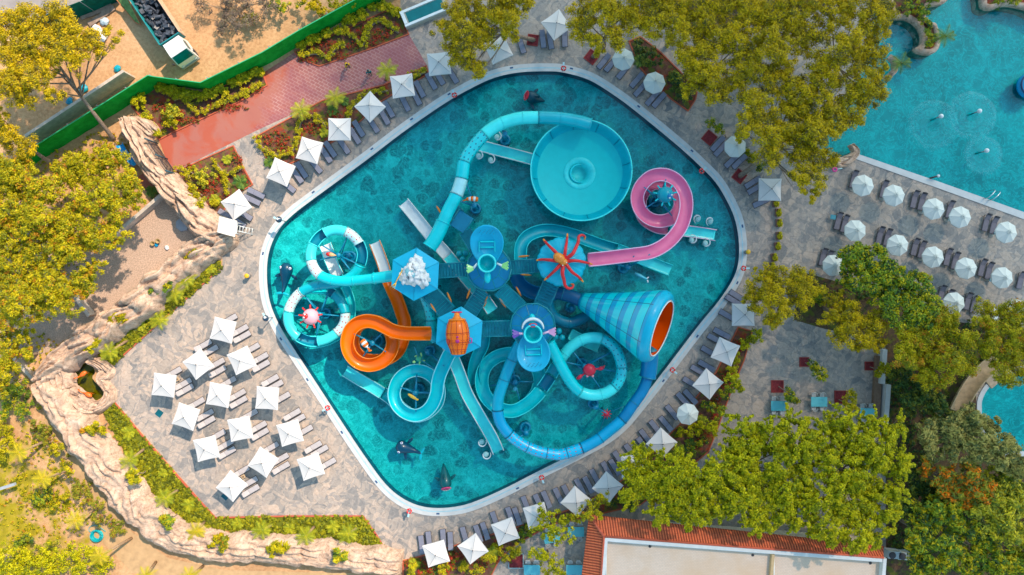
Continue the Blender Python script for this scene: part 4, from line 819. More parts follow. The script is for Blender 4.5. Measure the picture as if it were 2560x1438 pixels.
# C and D: round decks with big tilted fish mouth roofs
def fish_tower(px, py, ex, ey, cxp, cyp, sgn, label, finmats, collar, fins):
    t, c = tower(px, py, 3.9, 2.25, label, 28); m = MB(); m.lathe([(0, 3.92), (2.1, 3.93), (2.12, 3.98), (0, 4.0)], Matrix.Translation((c.x, c.y, 0)), 28, False); m.build('deck_mat', M_BLUE, t)
    railing(t, c, 4.0, 2.28, 14)
    m = MB()
    for k in range(10):
        a = 2*math.pi*k/10; m.bar((c.x+math.cos(a)*1.15, c.y+math.sin(a)*1.15, 5.3), (c.x+math.cos(a)*2.28, c.y+math.sin(a)*2.28, 5.0), .04, n=5)
    P = [Vector((c.x+math.cos(2*math.pi*i/20)*1.15, c.y+math.sin(2*math.pi*i/20)*1.15, 5.3)) for i in range(21)]; m.tube(P, .04, 5); m.build('cage', M_RAIL, t)
    # egg shaped tongue rising outward
    E = at(ex, ey, 6.6); K = at(cxp, cyp, 6.6); d = (E-K); d.z = 0; Ld = d.length; d.normalize(); s2 = Vector((-d.y, d.x, 0)); rings = []
    m = MB(); N = 36; vs = []
    for i in range(N):
        a = 2*math.pi*i/N; u = math.cos(a); v = math.sin(a); wd = 1.68 if u > -.2 else 1.68-(.2+abs(u)-.4)*.95
        wd = 1.68*(1 if u > 0 else (1-.52*u*u)); al = 1.75*u if u > 0 else 2.7*u
        vs.append((K+d*(Ld+al)+s2*wd*v, al))
    V = []; 
    for sc, dz in ((1, .0), (.93, .02), (.86, -.12), (.4, -.22), (0, -.25)):
        for p, al in vs: q = (K+d*Ld).lerp(p, sc); V.append((q.x, q.y, 6.55+.22*al*sc+dz))
    F = [[k*N+i, k*N+(i+1) % N, (k+1)*N+(i+1) % N, (k+1)*N+i] for k in range(4) for i in range(N)]
    U = [(x, y, z-.2) for (x, y, z) in V[:N]]; F += [[i, len(V)+i, len(V)+(i+1) % N, (i+1) % N] for i in range(N)]+[[len(V)+i for i in range(N)][::-1]]
    m.add(V+U, F, None, True); m.build('tongue_roof', gel('roof_cyan', (.0, .42, .64), .4), t)
    m = MB()
    for k in range(2): q = K+d*(Ld+.1-.55*k); m.box((q.x, q.y, 6.50-.1*k), (1.35, .16, .14), math.atan2(s2.y, s2.x), bev=.05)
    for s_ in (-1, 1): q = K+d*(Ld-.35)+s2*.78*s_; m.box((q.x, q.y, 6.45), (1.1, .09, .12), math.atan2(d.y, d.x), bev=.03)
    m.build('moulded_step', M_CYAN, t)
    m = MB()
    for k in range(13): q = K+d*(Ld+.85+.45*((k*37 % 10)/10))+s2*(-.7+1.4*k/12); m.lathe([(0, 0), (.05, 0), (.05, .01), (0, .012)], Matrix.Translation((q.x, q.y, 6.58+.2*((q-K).dot(d)-Ld))), 8)
    m.build('spray_nozzles', M_TEAL, t)
    # cup
    m = MB(); Mk = Matrix.Translation((K.x, K.y, 0)); m.shell([(.62, 5.4), (.74, 6.3), (.84, 7.0), (.9, 7.2), (.86, 7.25), (.76, 7.18), (.66, 6.5), (.6, 6.1), (0, 6.05)], Mk, 28); m.build('cup', M_CYAN, t)
    m = MB(); m.tube([Vector((K.x+math.cos(a)*.84, K.y+math.sin(a)*.84, 7.25)) for a in [2*math.pi*i/32 for i in range(33)]], .09, 8); m.build('cup_rim', collar, t)
    q = K-d*1.35; m = MB(); m.ell((q.x, q.y, 6.5), (.34, .62, .28), rz=math.atan2(d.y, d.x)-math.pi/2, n=16, m=8); m.ell((q.x-d.x*.3, q.y-d.y*.3, 6.4), (.22, .3, .2)); m.build('fish_tail', M_CYAN, t)
    for i, (fx, fy, s_) in enumerate(fins):
        f = at(fx, fy, 7.0); base = K+Vector((s_*.95, .0, 0)); base.z = 7.0; m = MB(); m.bar(base, f+Vector((-s_*.2, 0, 0)), .1, .12, 6); m.build('fin_stem', finmats[0], t)
        m = MB()
        for k in range(6): e = f+Vector((s_*(.35+.1*(k % 2)), -.42+.15*k, .1)); m.bar(f+Vector((-s_*.25, -.12+.04*k, 0)), e, .06, .11, 5)
        m.build('finger_fin', finmats[1] if i == 0 else finmats[-1], t)
    return t, K
tC, kC = fish_tower(1223, 673, 1217, 607, 1218, 659, 1, 'round tower with blue tongue roof pointing up and pale green fins', [M_WGEL, M_LIME, M_LIME], M_LCYAN, [(1178, 671, -1), (1260, 664, 1)])
tD, kD = fish_tower(1331, 813, 1334, 885, 1332, 834, -1, 'round tower with blue tongue roof pointing down and pink purple fins', [gel('pink_stem', (.85, .5, .65)), M_PURP, gel('pink_fin', (.8, .4, .6))], M_LCYAN, [(1292, 834, -1), (1378, 829, 1)])
m = MB(); m.tube([Vector((kD.x+math.cos(a)*1.05, kD.y+.45+math.sin(a)*1.0, 6.9)) for a in [math.pi*i/16 for i in range(17)]], .13, 8, rad=[.5+.8*math.sin(math.pi*i/16) for i in range(17)]); m.build('white_collar', M_WGEL, tD)
m = MB(); m.ell((kD.x, kD.y+.85, 7.2), (.42, .22, .16)); m.build('red_visor', M_RED, tD); m = MB(); m.ell((kD.x, kD.y+.87, 7.3), (.28, .13, .12)); m.build('blue_lens', M_BLUE, tD)
# F: scalloped shell roof
tF, cF = tower(1402, 656, 4.0, 2.2, 'tower with round scalloped cyan shell roof beneath the octopus', 16); c = at(1404.6, 654.5, 6.4); m = MB(); vs = []; N = 96; prf = [(0, .9), (.3, .85), (.7, .6), (.93, .25), (1, .02), (.98, -.12)]
for k, (f, z_) in enumerate(prf):
    for i in range(N):
        a = 2*math.pi*i/N; sc = 1+(.045*abs(math.sin(a*8))-.02)*f; gap = -.07*f if (i % 16) == 0 else 0; vs.append((c.x+math.cos(a)*2.42*f*(sc+gap*.4), c.y+math.sin(a)*2.42*f*(sc+gap*.4), 6.0+z_+.06*f*abs(math.sin(a*16))+gap*1.2))
m.add(vs, [[k*N+i, (k+1)*N+i, (k+1)*N+(i+1) % N, k*N+(i+1) % N] for k in range(len(prf)-1) for i in range(N)], None, True); m.build('shell_roof', gel('shell_cyan', (.0, .46, .62), .4), tF)
m = MB()
for k in range(6): a = 2*math.pi*k/6+.15; m.bar((c.x+math.cos(a)*.5, c.y+math.sin(a)*.5, 6.86), (c.x+math.cos(a)*2.36, c.y+math.sin(a)*2.36, 6.1), .04, n=5)
m.build('roof_joint', M_TEAL, tF)
oc = empty('octopus_sculpture', (c.x, c.y, 6.9), 'red octopus sculpture with orange head and curling arms on the shell roof', 'play sculpture', None)
h = at(1398, 645, 7.6); m = MB(); m.ell((h.x, h.y, 7.55), (.62, .48, .5), rz=-.6, n=20, m=14); e = at(1409, 655, 7.5); m.ell((e.x, e.y, 7.45), (.4, .36, .36)); m.build('head', plain('speckled_orange_skin', (.90, .24, .01), .4, .5, .25, .4, nsc=14), oc)
for k, s_ in enumerate((-1, 1)): m = MB(); m.ell((e.x+.18*s_+.08, e.y-.2+.14*s_, 7.68), (.07, .07, .06), n=8, m=6); m.build('eye', M_WGEL, oc)
ARMS = [[(1392,634),(1380,622),(1368,610),(1358,598)], [(1411,642),(1414,622),(1417,604),(1418.5,584)], [(1417,646),(1432,634),(1441,616),(1446,604),(1447,592),(1455,588),(1462,592),(1461,600)], [(1420,653),(1440,652),(1462,656),(1481,661)],
 [(1416,662),(1430,680),(1446,692),(1458,705)], [(1408,665),(1406,684),(1410,700),(1413,714),(1421,721),(1430,720),(1433,712),(1427,710)], [(1400,663),(1388,676),(1375,688),(1361,701)], [(1388,652),(1372,650),(1355,649),(1341,651)]]
for A in ARMS:
    n_ = len(A); e3 = [at(x, y, 7.3-.9*(i/(n_-1))+(.35 if i == 1 else 0)) for i, (x, y) in enumerate(A)]; C, T = crom([at(1408, 655, 7.35)]+e3, 6); L = len(C); m = MB()
    cut = int(L*.86); m.tube(C[:cut+1], .19, 10, rad=[1.1-.6*i/L for i in range(cut+1)]); m.build('arm', M_RED, oc); m = MB(); m.tube(C[cut:], .19, 10, rad=[1.1-.6*i/L-(.25*(i-cut)/(L-cut)) for i in range(cut, L)]); m.build('arm_tip', M_YEL if False else gel('tip_orange', (.92, .28, .01)), oc)
# bridges
def bridge(label, a, b, z0, z1, w, steps=True, fish=()):
    A = at(*a, z0); Bv = at(*b, z1); d = (Bv-A); L = d.length; ang = math.atan2(d.y, d.x); t = empty('walkway', ((A.x+Bv.x)/2, (A.y+Bv.y)/2, -1.1), label, 'walkway', 'walkways between towers'); u = d.normalized(); s2 = Vector((-math.sin(ang), math.cos(ang), 0))
    n_ = max(2, int(L/.3)); m = MB()
    for k in range(n_): p = A+d*((k+.5)/n_); m.box((p.x, p.y, p.z-.06), (L/n_*.86, w, .07), ang)
    m.build('tread', M_BRIDGE if steps else M_DECKB, t); m = MB()
    for s_ in (-1, 1):
        m.bar(A+s2*w/2*s_-Vector((0, 0, .14)), Bv+s2*w/2*s_-Vector((0, 0, .14)), .07, n=6)
    m.build('beam', M_STEEL, t)
    for s_ in (-1, 1):
        m = MB(); o_ = s2*(w/2+.02)*s_; m.bar(A+o_+Vector((0, 0, 1)), Bv+o_+Vector((0, 0, 1)), .045, n=6); m.bar(A+o_+Vector((0, 0, .5)), Bv+o_+Vector((0, 0, .5)), .025, n=5); k_ = max(2, int(L/.5))
        for k in range(k_+1): p = A+d*k/k_+o_; m.bar(p, p+Vector((0, 0, 1)), .025, n=5)
        m.build('railing', M_RAIL, t)
    for (fx, fy, fa) in fish:
        f = at(fx, fy, max(z0, z1)+.4); m = MB(); m.ell(f, (.56, .11, .14), rz=R(fa), n=14, m=8); m.box((f.x+math.cos(R(fa))*.52, f.y+math.sin(R(fa))*.52, f.z), (.16, .05, .22), R(fa)); m.build('fish_panel', gel('fish_orange', (.75, .22, .02)) if fa < 900 else M_LCYAN, t)
    p = (A+Bv)/2; m = MB(); m.bar((p.x, p.y, -1.15), (p.x, p.y, p.z-.2), .12); m.build('post', M_STEEL, t); return t
bridge('level walkway from white coral tower to green finned tower', (1092,679), (1170,673), 4.1, 3.9, 1.4)
bridge('level walkway from green finned tower to octopus tower', (1276,670), (1350,664), 3.9, 4.0, 1.35, fish=((1309,641,5),(1314,687,-5)))
bridge('stair from white coral tower down to capsule tower', (1066,722), (1122,782), 4.2, 4.1, 1.7, fish=((1083,770,-58),(1123,743,-65)))
bridge('stair between capsule tower and green finned tower', (1172,786), (1210,728), 4.1, 3.9, 1.5, fish=((1171,735,70),(1214,755,72)))
bridge('smooth walkway between green finned tower and pink finned tower', (1250,722), (1302,772), 3.9, 3.9, 1.6, False, ((1256,757,-55),(1296,728,-62)))
bridge('level walkway from capsule tower to pink finned tower', (1198,822), (1276,820), 4.0, 3.9, 1.5)
bridge('walkway from octopus tower down to pink finned tower', (1378,706), (1350,772), 3.9, 3.9, 1.6)
bridge('upper stair flight from the landing to the green finned tower', (1163,578), (1196,632), 2.6, 3.9, 1.3, fish=((1098,526,-58),))
bridge('lower stair flight dropping into the pool from the landing', (1110,502), (1148,540), -.1, 2.3, 1.3)
c = at(1155, 555, 2.5); t = empty('stair_landing', (c.x, c.y, -1.1), 'blue square landing between the two stair flights', 'platform'); m = MB(); m.box((c.x, c.y, 2.42), (1.75, 1.9, .14), R(-33), bev=.02); m.build('deck', M_BLUE if False else plain('landing_blue', (.0, .24, .42), .6), t)
m = MB()
for sx in (-1, 1):
    for sy in (-1, 1): q = Vector((sx*.8, sy*.88, 0)); q.rotate(Matrix.Rotation(R(-33), 3, 'Z')); m.bar((c.x+q.x, c.y+q.y, -1.15), (c.x+q.x, c.y+q.y, 3.4), .06)
m.build('post', M_STEEL, t)
for s_ in (-1, 1): q = Vector((s_*.85, 0, 0)); q.rotate(Matrix.Rotation(R(-33), 3, 'Z')); dd = Vector((0, .9, 0)); dd.rotate(Matrix.Rotation(R(-33), 3, 'Z')); m = MB(); m.bar(Vector((c.x, c.y, 3.4))+q-dd, Vector((c.x, c.y, 3.4))+q+dd, .045); m.build('railing', M_RAIL, t)

# ================= SCULPTURES IN THE POOL =================
def sculpture(name, label, loc, cat='pool sculpture', group=None): return empty(name, loc, label, cat, group)
def whale(label, head, tail, z=.1):
    a = at(*head, z+.3); b = at(*tail, z); d = b-a; ang = math.atan2(d.y, d.x); L = d.length; t = sculpture('whale_sculpture', label, (a.x, a.y, -1.1), group='navy whales'); s2 = Vector((-math.sin(ang), math.cos(ang), 0)); u = d.normalized()
    C = [a+u*L*f for f in (-.16, -.1, 0, .12, .28, .45, .62, .78, .9, .97)]
    for k, p in enumerate(C): p.z = z+.35+[.0,.05,.1,.1,.05,0,0,.1,.25,.35][k]
    m = MB(); m.tube(C, .66, 18, rad=[.1,.72,1.0,1.05,.9,.68,.45,.28,.2,.12]); m.build('body', gel('whale_navy', (.0, .055, .11)), t)
    for s_ in (-1, 1):
        m = MB(); q = a+u*L*.3+s2*s_*.55; m.ell((q.x+s2.x*s_*.3+u.x*.1, q.y+s2.y*s_*.3+u.y*.1, z+.15), (.42, .18, .07), rz=ang+s_*R(62)); m.build('flipper', gel('whale_navy', (.0, .055, .11)), t)
        m = MB(); q = C[-1]+s2*s_*.34+u*.04; m.ell(q, (.40, .15, .06), rz=ang+s_*R(78)); m.build('tail_fluke', M_MIDT, t)
        m = MB(); q = a+u*.12+s2*s_*.48; m.ell((q.x, q.y, z+.85), (.17, .17, .15)); e = m.build('eye', M_WGEL, t); m = MB(); m.ell((q.x+s2.x*.05*s_, q.y+s2.y*.05*s_, z+.95), (.08, .08, .07)); m.build('pupil', M_PURP, e)
    return t
whale('navy whale sculpture facing up beside the left pool edge', (718, 668), (711, 735)); whale('navy whale sculpture facing left in the lower left of the pool', (1000, 1115), (1057, 1131))
def shark(label, mouth, tail, mat, mouthmat):
    a = at(*mouth, .6); b = at(*tail, .3); d = b-a; ang = math.atan2(d.y, d.x); L = d.length; u = d.normalized(); s2 = Vector((-u.y, u.x, 0)); t = sculpture('shark_sculpture', label, (a.x, a.y, -1.1), group='open mouthed sharks')
    C = [a+u*L*f for f in (.16, .22, .35, .5, .66, .82, 1)]; 
    for k, p in enumerate(C): p.z = [.75,.75,.6,.45,.3,.2,.1][k]
    m = MB(); m.tube(C, .62, 18, rad=[.85,1,1.05,.95,.7,.4,.12]); m.build('body', mat, t)
    m = MB(); m.lathe([(0, -.02), (.45, 0), (.56, .1), (.5, .14), (.3, .1), (0, .08)], Matrix.Translation(C[0]-u*.12+Vector((0, 0, .05))) @ Matrix.Rotation(ang, 4, 'Z') @ Matrix.Rotation(R(-62), 4, 'Y'), 20); m.build('mouth', mouthmat, t)
    m = MB()
    for k in range(9): th = R(-80+20*k); q = C[0]-u*(.30*math.cos(th)+.1)+s2*.48*math.sin(th); m.bar((q.x, q.y, .85), (q.x-u.x*.02, q.y, 1.02), .05, .01, 4)
    m.build('teeth', M_WGEL, t)
    p = C[3]; m = MB(); m.add([p+Vector((0,0,.45))-u*.4, p+Vector((0,0,.45))+u*.45, p+Vector((0,0,1.25))+u*.5, p+s2*.08+Vector((0,0,.45)), p-s2*.08+Vector((0,0,.45))], [[0,3,2],[3,1,2],[1,4,2],[4,0,2]]); m.build('dorsal_fin', mat, t)
    for s_ in (-1, 1): m = MB(); q = C[2]+s2*s_*.75; m.ell((q.x+u.x*.2, q.y+u.y*.2, .2), (.5, .17, .06), rz=ang+s_*R(55)); m.build('side_fin', mat, t)
    return t
shark('grey shark sculpture with open pink mouth at the bottom of the pool', (1117,1226), (1108,1160), gel('shark_grey', (.0,.10,.11)), gel('mouth_pink', (.85,.05,.20)))
shark('dark shark sculpture with open red mouth in the upper pool', (1312,240), (1362,252), gel('shark_teal', (.0,.06,.09)), gel('mouth_red', (.75,.02,.05)))
def puffer(label, px, py, z, r, body, spike, face, dirf):
    c = at(px, py, z); t = sculpture('pufferfish_sculpture', label, (c.x, c.y, z-r)); m = MB(); m.ell(c, (r, r, r), n=24, m=16); m.build('body', body, t); m = MB()
    for k in range(9): a = 2*math.pi*k/9+.2; d = Vector((math.cos(a), math.sin(a), .1)).normalized(); m.bar(c+d*r*.9, c+d*(r+.34), .1, .08, 8); m.ell(c+d*(r+.34), (.09, .09, .09), n=8, m=6)
    m.build('spikes', spike, t); d = Vector((dirf[0], dirf[1], .8)).normalized(); m = MB(); q = c+d*r*.78; m.ell(q, (r*.45, r*.38, r*.42)); m.build('face_patch', face, t)
    for s_ in (-1, 1): e = c+(d+Vector((-d.y, d.x, 0))*.35*s_).normalized()*r*1.12; m = MB(); m.ell(e, (.11,)*3, n=10, m=8); o = m.build('eye', M_WGEL, t); m = MB(); m.ell(e+d*.07, (.05,)*3, n=8, m=6); m.build('pupil', M_NAVY, o)
puffer('pale pink pufferfish sculpture with red spikes in the left ring', 777, 792, 4.0, .84, gel('puffer_pink', (.90,.40,.45)), M_RED, gel('puffer_red', (.80,.02,.02)), (-.4,.1))
puffer('cyan pufferfish sculpture with cyan spikes inside the pink ring', 1663, 487, 3.6, .84, gel('puffer_cyan', (.0,.36,.45)), M_CYAN, gel('puffer_blue', (.0,.20,.45)), (.4,-.3))
c = at(1477, 925, 4.0); t = sculpture('crab_sculpture', 'red crab sculpture with two claws inside the cyan ring', (c.x, c.y, 3)); CR = gel('crab_red', (.62,.02,.05)); m = MB(); m.ell((c.x-.15, c.y, 4), (.66,.64,.5), n=22, m=14); m.build('body', CR, t)
for (qx, qy, r_) in ((1503,921,20), (1449,943,40)): q = at(qx, qy, 4); m = MB(); m.bar((c.x-.1, c.y, 4), q, .1, .09); m.ell(q, (.36,.2,.18), rz=R(r_)); m.build('claw', CR, t); m = MB(); d = Vector((math.cos(R(r_)), math.sin(R(r_)), 0))*(1 if qx > 1480 else -1); m.ell(q+d*.3+Vector((0,.1,0)), (.16,.07,.08), rz=R(r_+20)); m.build('pincer', gel('claw_red', (.7,.06,.06)), t)
for s_ in (-1, 1): m = MB(); m.ell((c.x-.1+.28*s_, c.y-.62, 4.1), (.14,.14,.14), n=10, m=8); m.build('eye', gel('pink_eye', (.8,.3,.35)), t)
c = at(1516, 1035, 2.4); t = sculpture('starfish_sculpture', 'small crimson spiky star creature on the post near the blue tube', (c.x, c.y, 2)); m = MB(); m.ell(c, (.27,.27,.22)); m.build('body', CR, t); m = MB()
for k in range(9): a = 2*math.pi*k/9; m.bar(c, c+Vector((math.cos(a)*.55, math.sin(a)*.55, .05)), .11, .03, 6)
m.build('spikes', CR, t); m = MB(); q = at(1570,1012,2.5); m.bar(c-Vector((0,0,.2)), q, .04); q = at(1500,1078,.4); m.bar(c-Vector((0,0,.2)), q, .04); m.bar((c.x, c.y, -1.15), c, .12); m.build('stand', M_STEEL, t)
c = at(1183, 498, 3.8); t = sculpture('clownfish_sculpture', 'orange and white banded clownfish beside the bowl slide tube', (c.x, c.y, 3.3)); A0, B0 = at(1195,499,3.8), at(1158,501,3.8); u = (B0-A0); mats = [M_ORANGE, M_WGEL, M_ORANGE, M_WGEL, M_ORANGE]; rr = [.2,.27,.27,.25,.2,.12]
for i in range(5):
    m = MB(); f = [i/5*.8, (i+.5)/5*.8, (i+1)/5*.8]; m.tube([A0+u*x+Vector((0, .12*math.sin(x*3), 0)) for x in f], 1, 12, rad=[rr[i], (rr[i]+rr[i+1])/2, rr[i+1]]); m.build('body_band', mats[i], t)
m = MB(); m.ell(B0-u*.12, (.28,.07,.12), rz=R(15)); m.build('tail', M_ORANGE, t)
c = at(833, 636, 4.2); t = sculpture('clown_cone_sculpture', 'small red and peach pointed fish over the upper ring', (c.x, c.y, 3.8)); A0, B0 = at(816,635,4.2), at(841,639,4.2); m = MB(); m.tube([A0, A0.lerp(B0,.35)], .22, 12, rad=[.7,1.1]); m.build('head', M_RED, t); m = MB(); m.tube([A0.lerp(B0,.33), A0.lerp(B0,.6), B0], .24, 12, rad=[1,.8,.1]); m.build('body', gel('peach', (.85,.42,.18)), t)
c = at(912, 861, 3.9); t = sculpture('clownfish_sculpture', 'plump orange and white striped fish inside the orange ring', (c.x, c.y, 3.5)); A0, B0 = at(909,856,3.9), at(925,877,3.9); u = B0-A0
for i in range(5): m = MB(); x0, x1 = -.25+i*.23, -.25+(i+1)*.23; rf = lambda x: max(.05, .34*math.sqrt(max(0, 1-((x-.1)/.55)**2)) if x < .55 else .1); m.tube([A0+u*x0, A0+u*(x0+x1)/2, A0+u*x1], 1, 14, rad=[rf(x0), rf((x0+x1)/2), rf(x1)]); m.build('body_band', (M_ORANGE, M_WGEL)[i % 2], t)
m = MB(); m.ell(B0, (.2,.1,.08), rz=math.atan2(u.y, u.x)+1.2); m.build('tail', M_ORANGE, t)
c = at(1047, 897, 2.6); t = sculpture('turtle_sculpture', 'green sea turtle sculpture on the stay left of capsule tower', (c.x, c.y, 2.2)); m = MB(); m.ell(c, (.34,.28,.2)); m.build('shell', gel('turtle_green', (.05,.42,.22)), t); m = MB(); h = at(1035,905,2.6); m.ell(h, (.17,.15,.13)); m.build('head', M_LIME, t)
for k, (fx, fy) in enumerate(((1041,890),(1053,887),(1058,902),(1049,907))): m = MB(); q = at(fx, fy, 2.5); m.ell(q, (.24,.09,.05), rz=k*1.4+.4); m.build('flipper', M_LIME, t)
m = MB(); m.bar(at(1036,868,3.6), c, .05); m.bar(c, at(1092,925,3.6), .05); m.build('stand', M_STEEL, t)
c = at(1031, 992, 3.3); t = sculpture('small_fish_sculpture', 'flat yellow dotted fish inside the cyan ring', (c.x, c.y, 3)); m = MB(); m.ell(c, (.56,.17,.1), rz=R(-32)); m.build('body', plain('dotted_yellow', (.85,.42,.03), .4, .5, .5, nsc=16), t)
m = MB(); q = c+Vector((.5,-.3,0)); m.ell(q, (.14,.1,.05)); m.build('tail', M_YEL, t)
c = at(1602, 688, 2.8); t = sculpture('narwhal_sculpture', 'slim pale blue dolphin sculpture below the pink slide', (c.x, c.y, 2.4)); A0, B0 = at(1587,683,2.8), at(1618,699,2.8); m = MB(); m.tube([A0, A0.lerp(B0,.4), A0.lerp(B0,.8), B0], .17, 10, rad=[.6,1.1,.8,.3]); m.build('body', gel('dolphin_blue',(.1,.55,.68)), t)
for s_ in (-1, 1): m = MB(); q = B0+Vector((.05, .18*s_, 0)); m.ell(q, (.16,.08,.05), rz=s_*1.0-.4); m.build('tail_fluke', M_WGEL, t)
c = at(1288, 972, 2.1); t = sculpture('jellyfish_sculpture', 'pale blue ball ornament over the low cyan ring', (c.x, c.y, 1.8)); m = MB(); m.ell(c, (.25,.25,.25)); m.build('ball', gel('ball_blue',(.05,.45,.58)), t); m = MB(); m.bar((c.x, c.y, 1.4), c, .05); m.build('stem', M_STEEL, t)
for (bx, by, w_) in ((1148,635,'left of the green finned tower'), (1405,840,'right of the pink finned tower')):
    c = at(bx, by, 2.2); t = sculpture('bubble_cluster', 'three teal bubble balls '+w_, (c.x, c.y, -1.1), group='bubble ball clusters')
    for k, (ox, oy) in enumerate(((0,0),(16,-2),(9,14)) if bx < 1300 else ((-16,2),(0,4),(-8,-12))): q = at(bx+ox, by+oy, 2.2+.1*k); m = MB(); m.ell(q, (.34,.34,.34)); m.build('ball', M_MIDT, t); m = MB(); m.bar((q.x, q.y, -1.15), (q.x, q.y, 2), .05); m.build('stem', M_STEEL, t)
# swirl shaped water sprayers beside the chutes
proto = None
SPR = [(1204,1103,'beside the long straight chute, upper one'),(1215,1134,'beside the long straight chute, lower one'),(1742,549,'above the pink slide chute, left one'),(1773,555,'above the pink slide chute, right one'),(1727,601,'below the pink slide chute, left one'),(1761,609,'below the pink slide chute, right one'),(1243,345,'above the bowl slide chute'),(1197,392,'below the bowl slide chute, left one'),(1227,402,'below the bowl slide chute, right one')]
for i, (x, y, w_) in enumerate(SPR):
    p = at(x, y, .3)
    if proto is None:
        proto = empty('water_sprayer', (0, 0, 0), '', 'water sprayer', 'swirl water sprayers'); m = MB(); m.bar((0,0,-.9),(0,0,.25),.16,.2); m.ell((0,0,.35),(.34,.3,.2)); m.build('base', gel('sprayer_aqua',(.35,.62,.60)), proto)
        m = MB(); m.tube([Vector((math.cos(a)*r_, math.sin(a)*r_, .45+.1*a)) for a, r_ in [(q*.4, .34+.03*q) for q in range(-2, 9)]], .09, 8, rad=[.4+.1*q if q < 6 else 1.5-.12*q for q in range(11)]); m.build('swirl_nozzle', M_WGEL, proto)
        proto.location = p; proto.rotation_euler.z = 3.6; proto['label'] = 'white swirl water sprayer '+w_
    else: copy_tree(proto, p, 3.6 if i < 2 else (0.9 if i in (2, 3) else 5), 'white swirl water sprayer '+w_)
# flamingos in the pond
for (x, y, a, l) in ((208,935,40,'orange flamingo figure in the upper half of the green pond'), (221,987,-30,'orange flamingo figure in the lower half of the green pond')):
    p = at(x, y, .6); t = sculpture('flamingo_sculpture', l, (p.x, p.y, -.5), 'flamingo', 'pond flamingos'); FO = gel('flamingo_orange',(.90,.16,.02)); m = MB(); m.ell(p, (.42,.24,.22), rz=R(a)); m.build('body', FO, t)
    d = Vector((math.cos(R(a+180)), math.sin(R(a+180)), 0)); m = MB(); m.tube([p+d*.3, p+d*.55+Vector((0,0,.3)), p+d*.7+Vector((0,.1,.5)), p+d*.95+Vector((0,.15,.4))], .08, 8, rad=[1.2,.8,.7,1.1]); m.build('neck', FO, t)
    m = MB(); m.bar((p.x+.05, p.y, -.6), (p.x+.05, p.y, .5), .03); m.bar((p.x-.1, p.y+.1, -.6), (p.x-.1, p.y+.1, .5), .03); m.build('leg', FO, t)
# ================= PARASOLS =================
ORD = ['first','second','third','fourth','fifth','sixth','seventh','eighth','ninth','tenth','eleventh','twelfth','thirteenth','fourteenth','fifteenth','sixteenth']
def make_square():
    t = empty('square_parasol', (0, 0, 0), '', 'parasol', 'square white parasols'); h = 1.18; z0 = 2.38; z1 = 2.86; n = 8; vs = []; 
    for r in range(n+1):
        f = r/n
        for k in range(4):
            for j in range(n):
                a = Vector(((1, 1), (-1, 1), (-1, -1), (1, -1))[k]); b = Vector(((1, 1), (-1, 1), (-1, -1), (1, -1))[(k+1) % 4]); g = j/n; p = a.lerp(b, g)*h*f; sag = .05*math.sin(math.pi*g)*f; p = p*(1-.035*math.sin(math.pi*g)*f)
                vs.append((p.x, p.y, z1+(z0-z1)*f-sag-.03*math.sin(math.pi*f)))
    N = 4*n; m = MB(); m.add(vs, [[r*N+i, (r+1)*N+i, (r+1)*N+(i+1) % N, r*N+(i+1) % N] for r in range(n) for i in range(N)]); lo = [(x, y, z-.16) for x, y, z in vs[-N:]]; o = vs[-N:]
    m.add(o+lo, [[i, N+i, N+(i+1) % N, (i+1) % N] for i in range(N)]); m.build('canopy', M_WHITE, t)
    m = MB()
    for k in range(4): a = Vector(((1, 1), (-1, 1), (-1, -1), (1, -1))[k]); m.bar((a.x*.05, a.y*.05, z1-.02), (a.x*h*.98, a.y*h*.98, z0-.02), .018, n=5)
    m.build('rib', M_POLE, t); m = MB(); m.bar((0, 0, 0), (0, 0, z1+.08), .035, n=10); m.build('pole', M_POLE, t)
    m = MB(); m.box((0, 0, .05), (.75, .75, .09), bev=.02); m.build('base_plate', M_CONC, t)
    m = MB(); m.lathe([(0, z1-.02), (.055, z1), (.05, z1+.09), (.02, z1+.13), (0, z1+.13)], n=10); m.build('finial', M_DARK, t)
    m = MB()
    for k in range(6): a = k*math.pi/3+.4; m.bar((math.cos(a)*.12, math.sin(a)*.12, z1-.015), (math.cos(a)*.34, math.sin(a)*.34, z1-.07), .012, .02, 4)
    m.build('hub_pleat', plain('pleat_shade', (.62, .58, .56), .8), t); return t
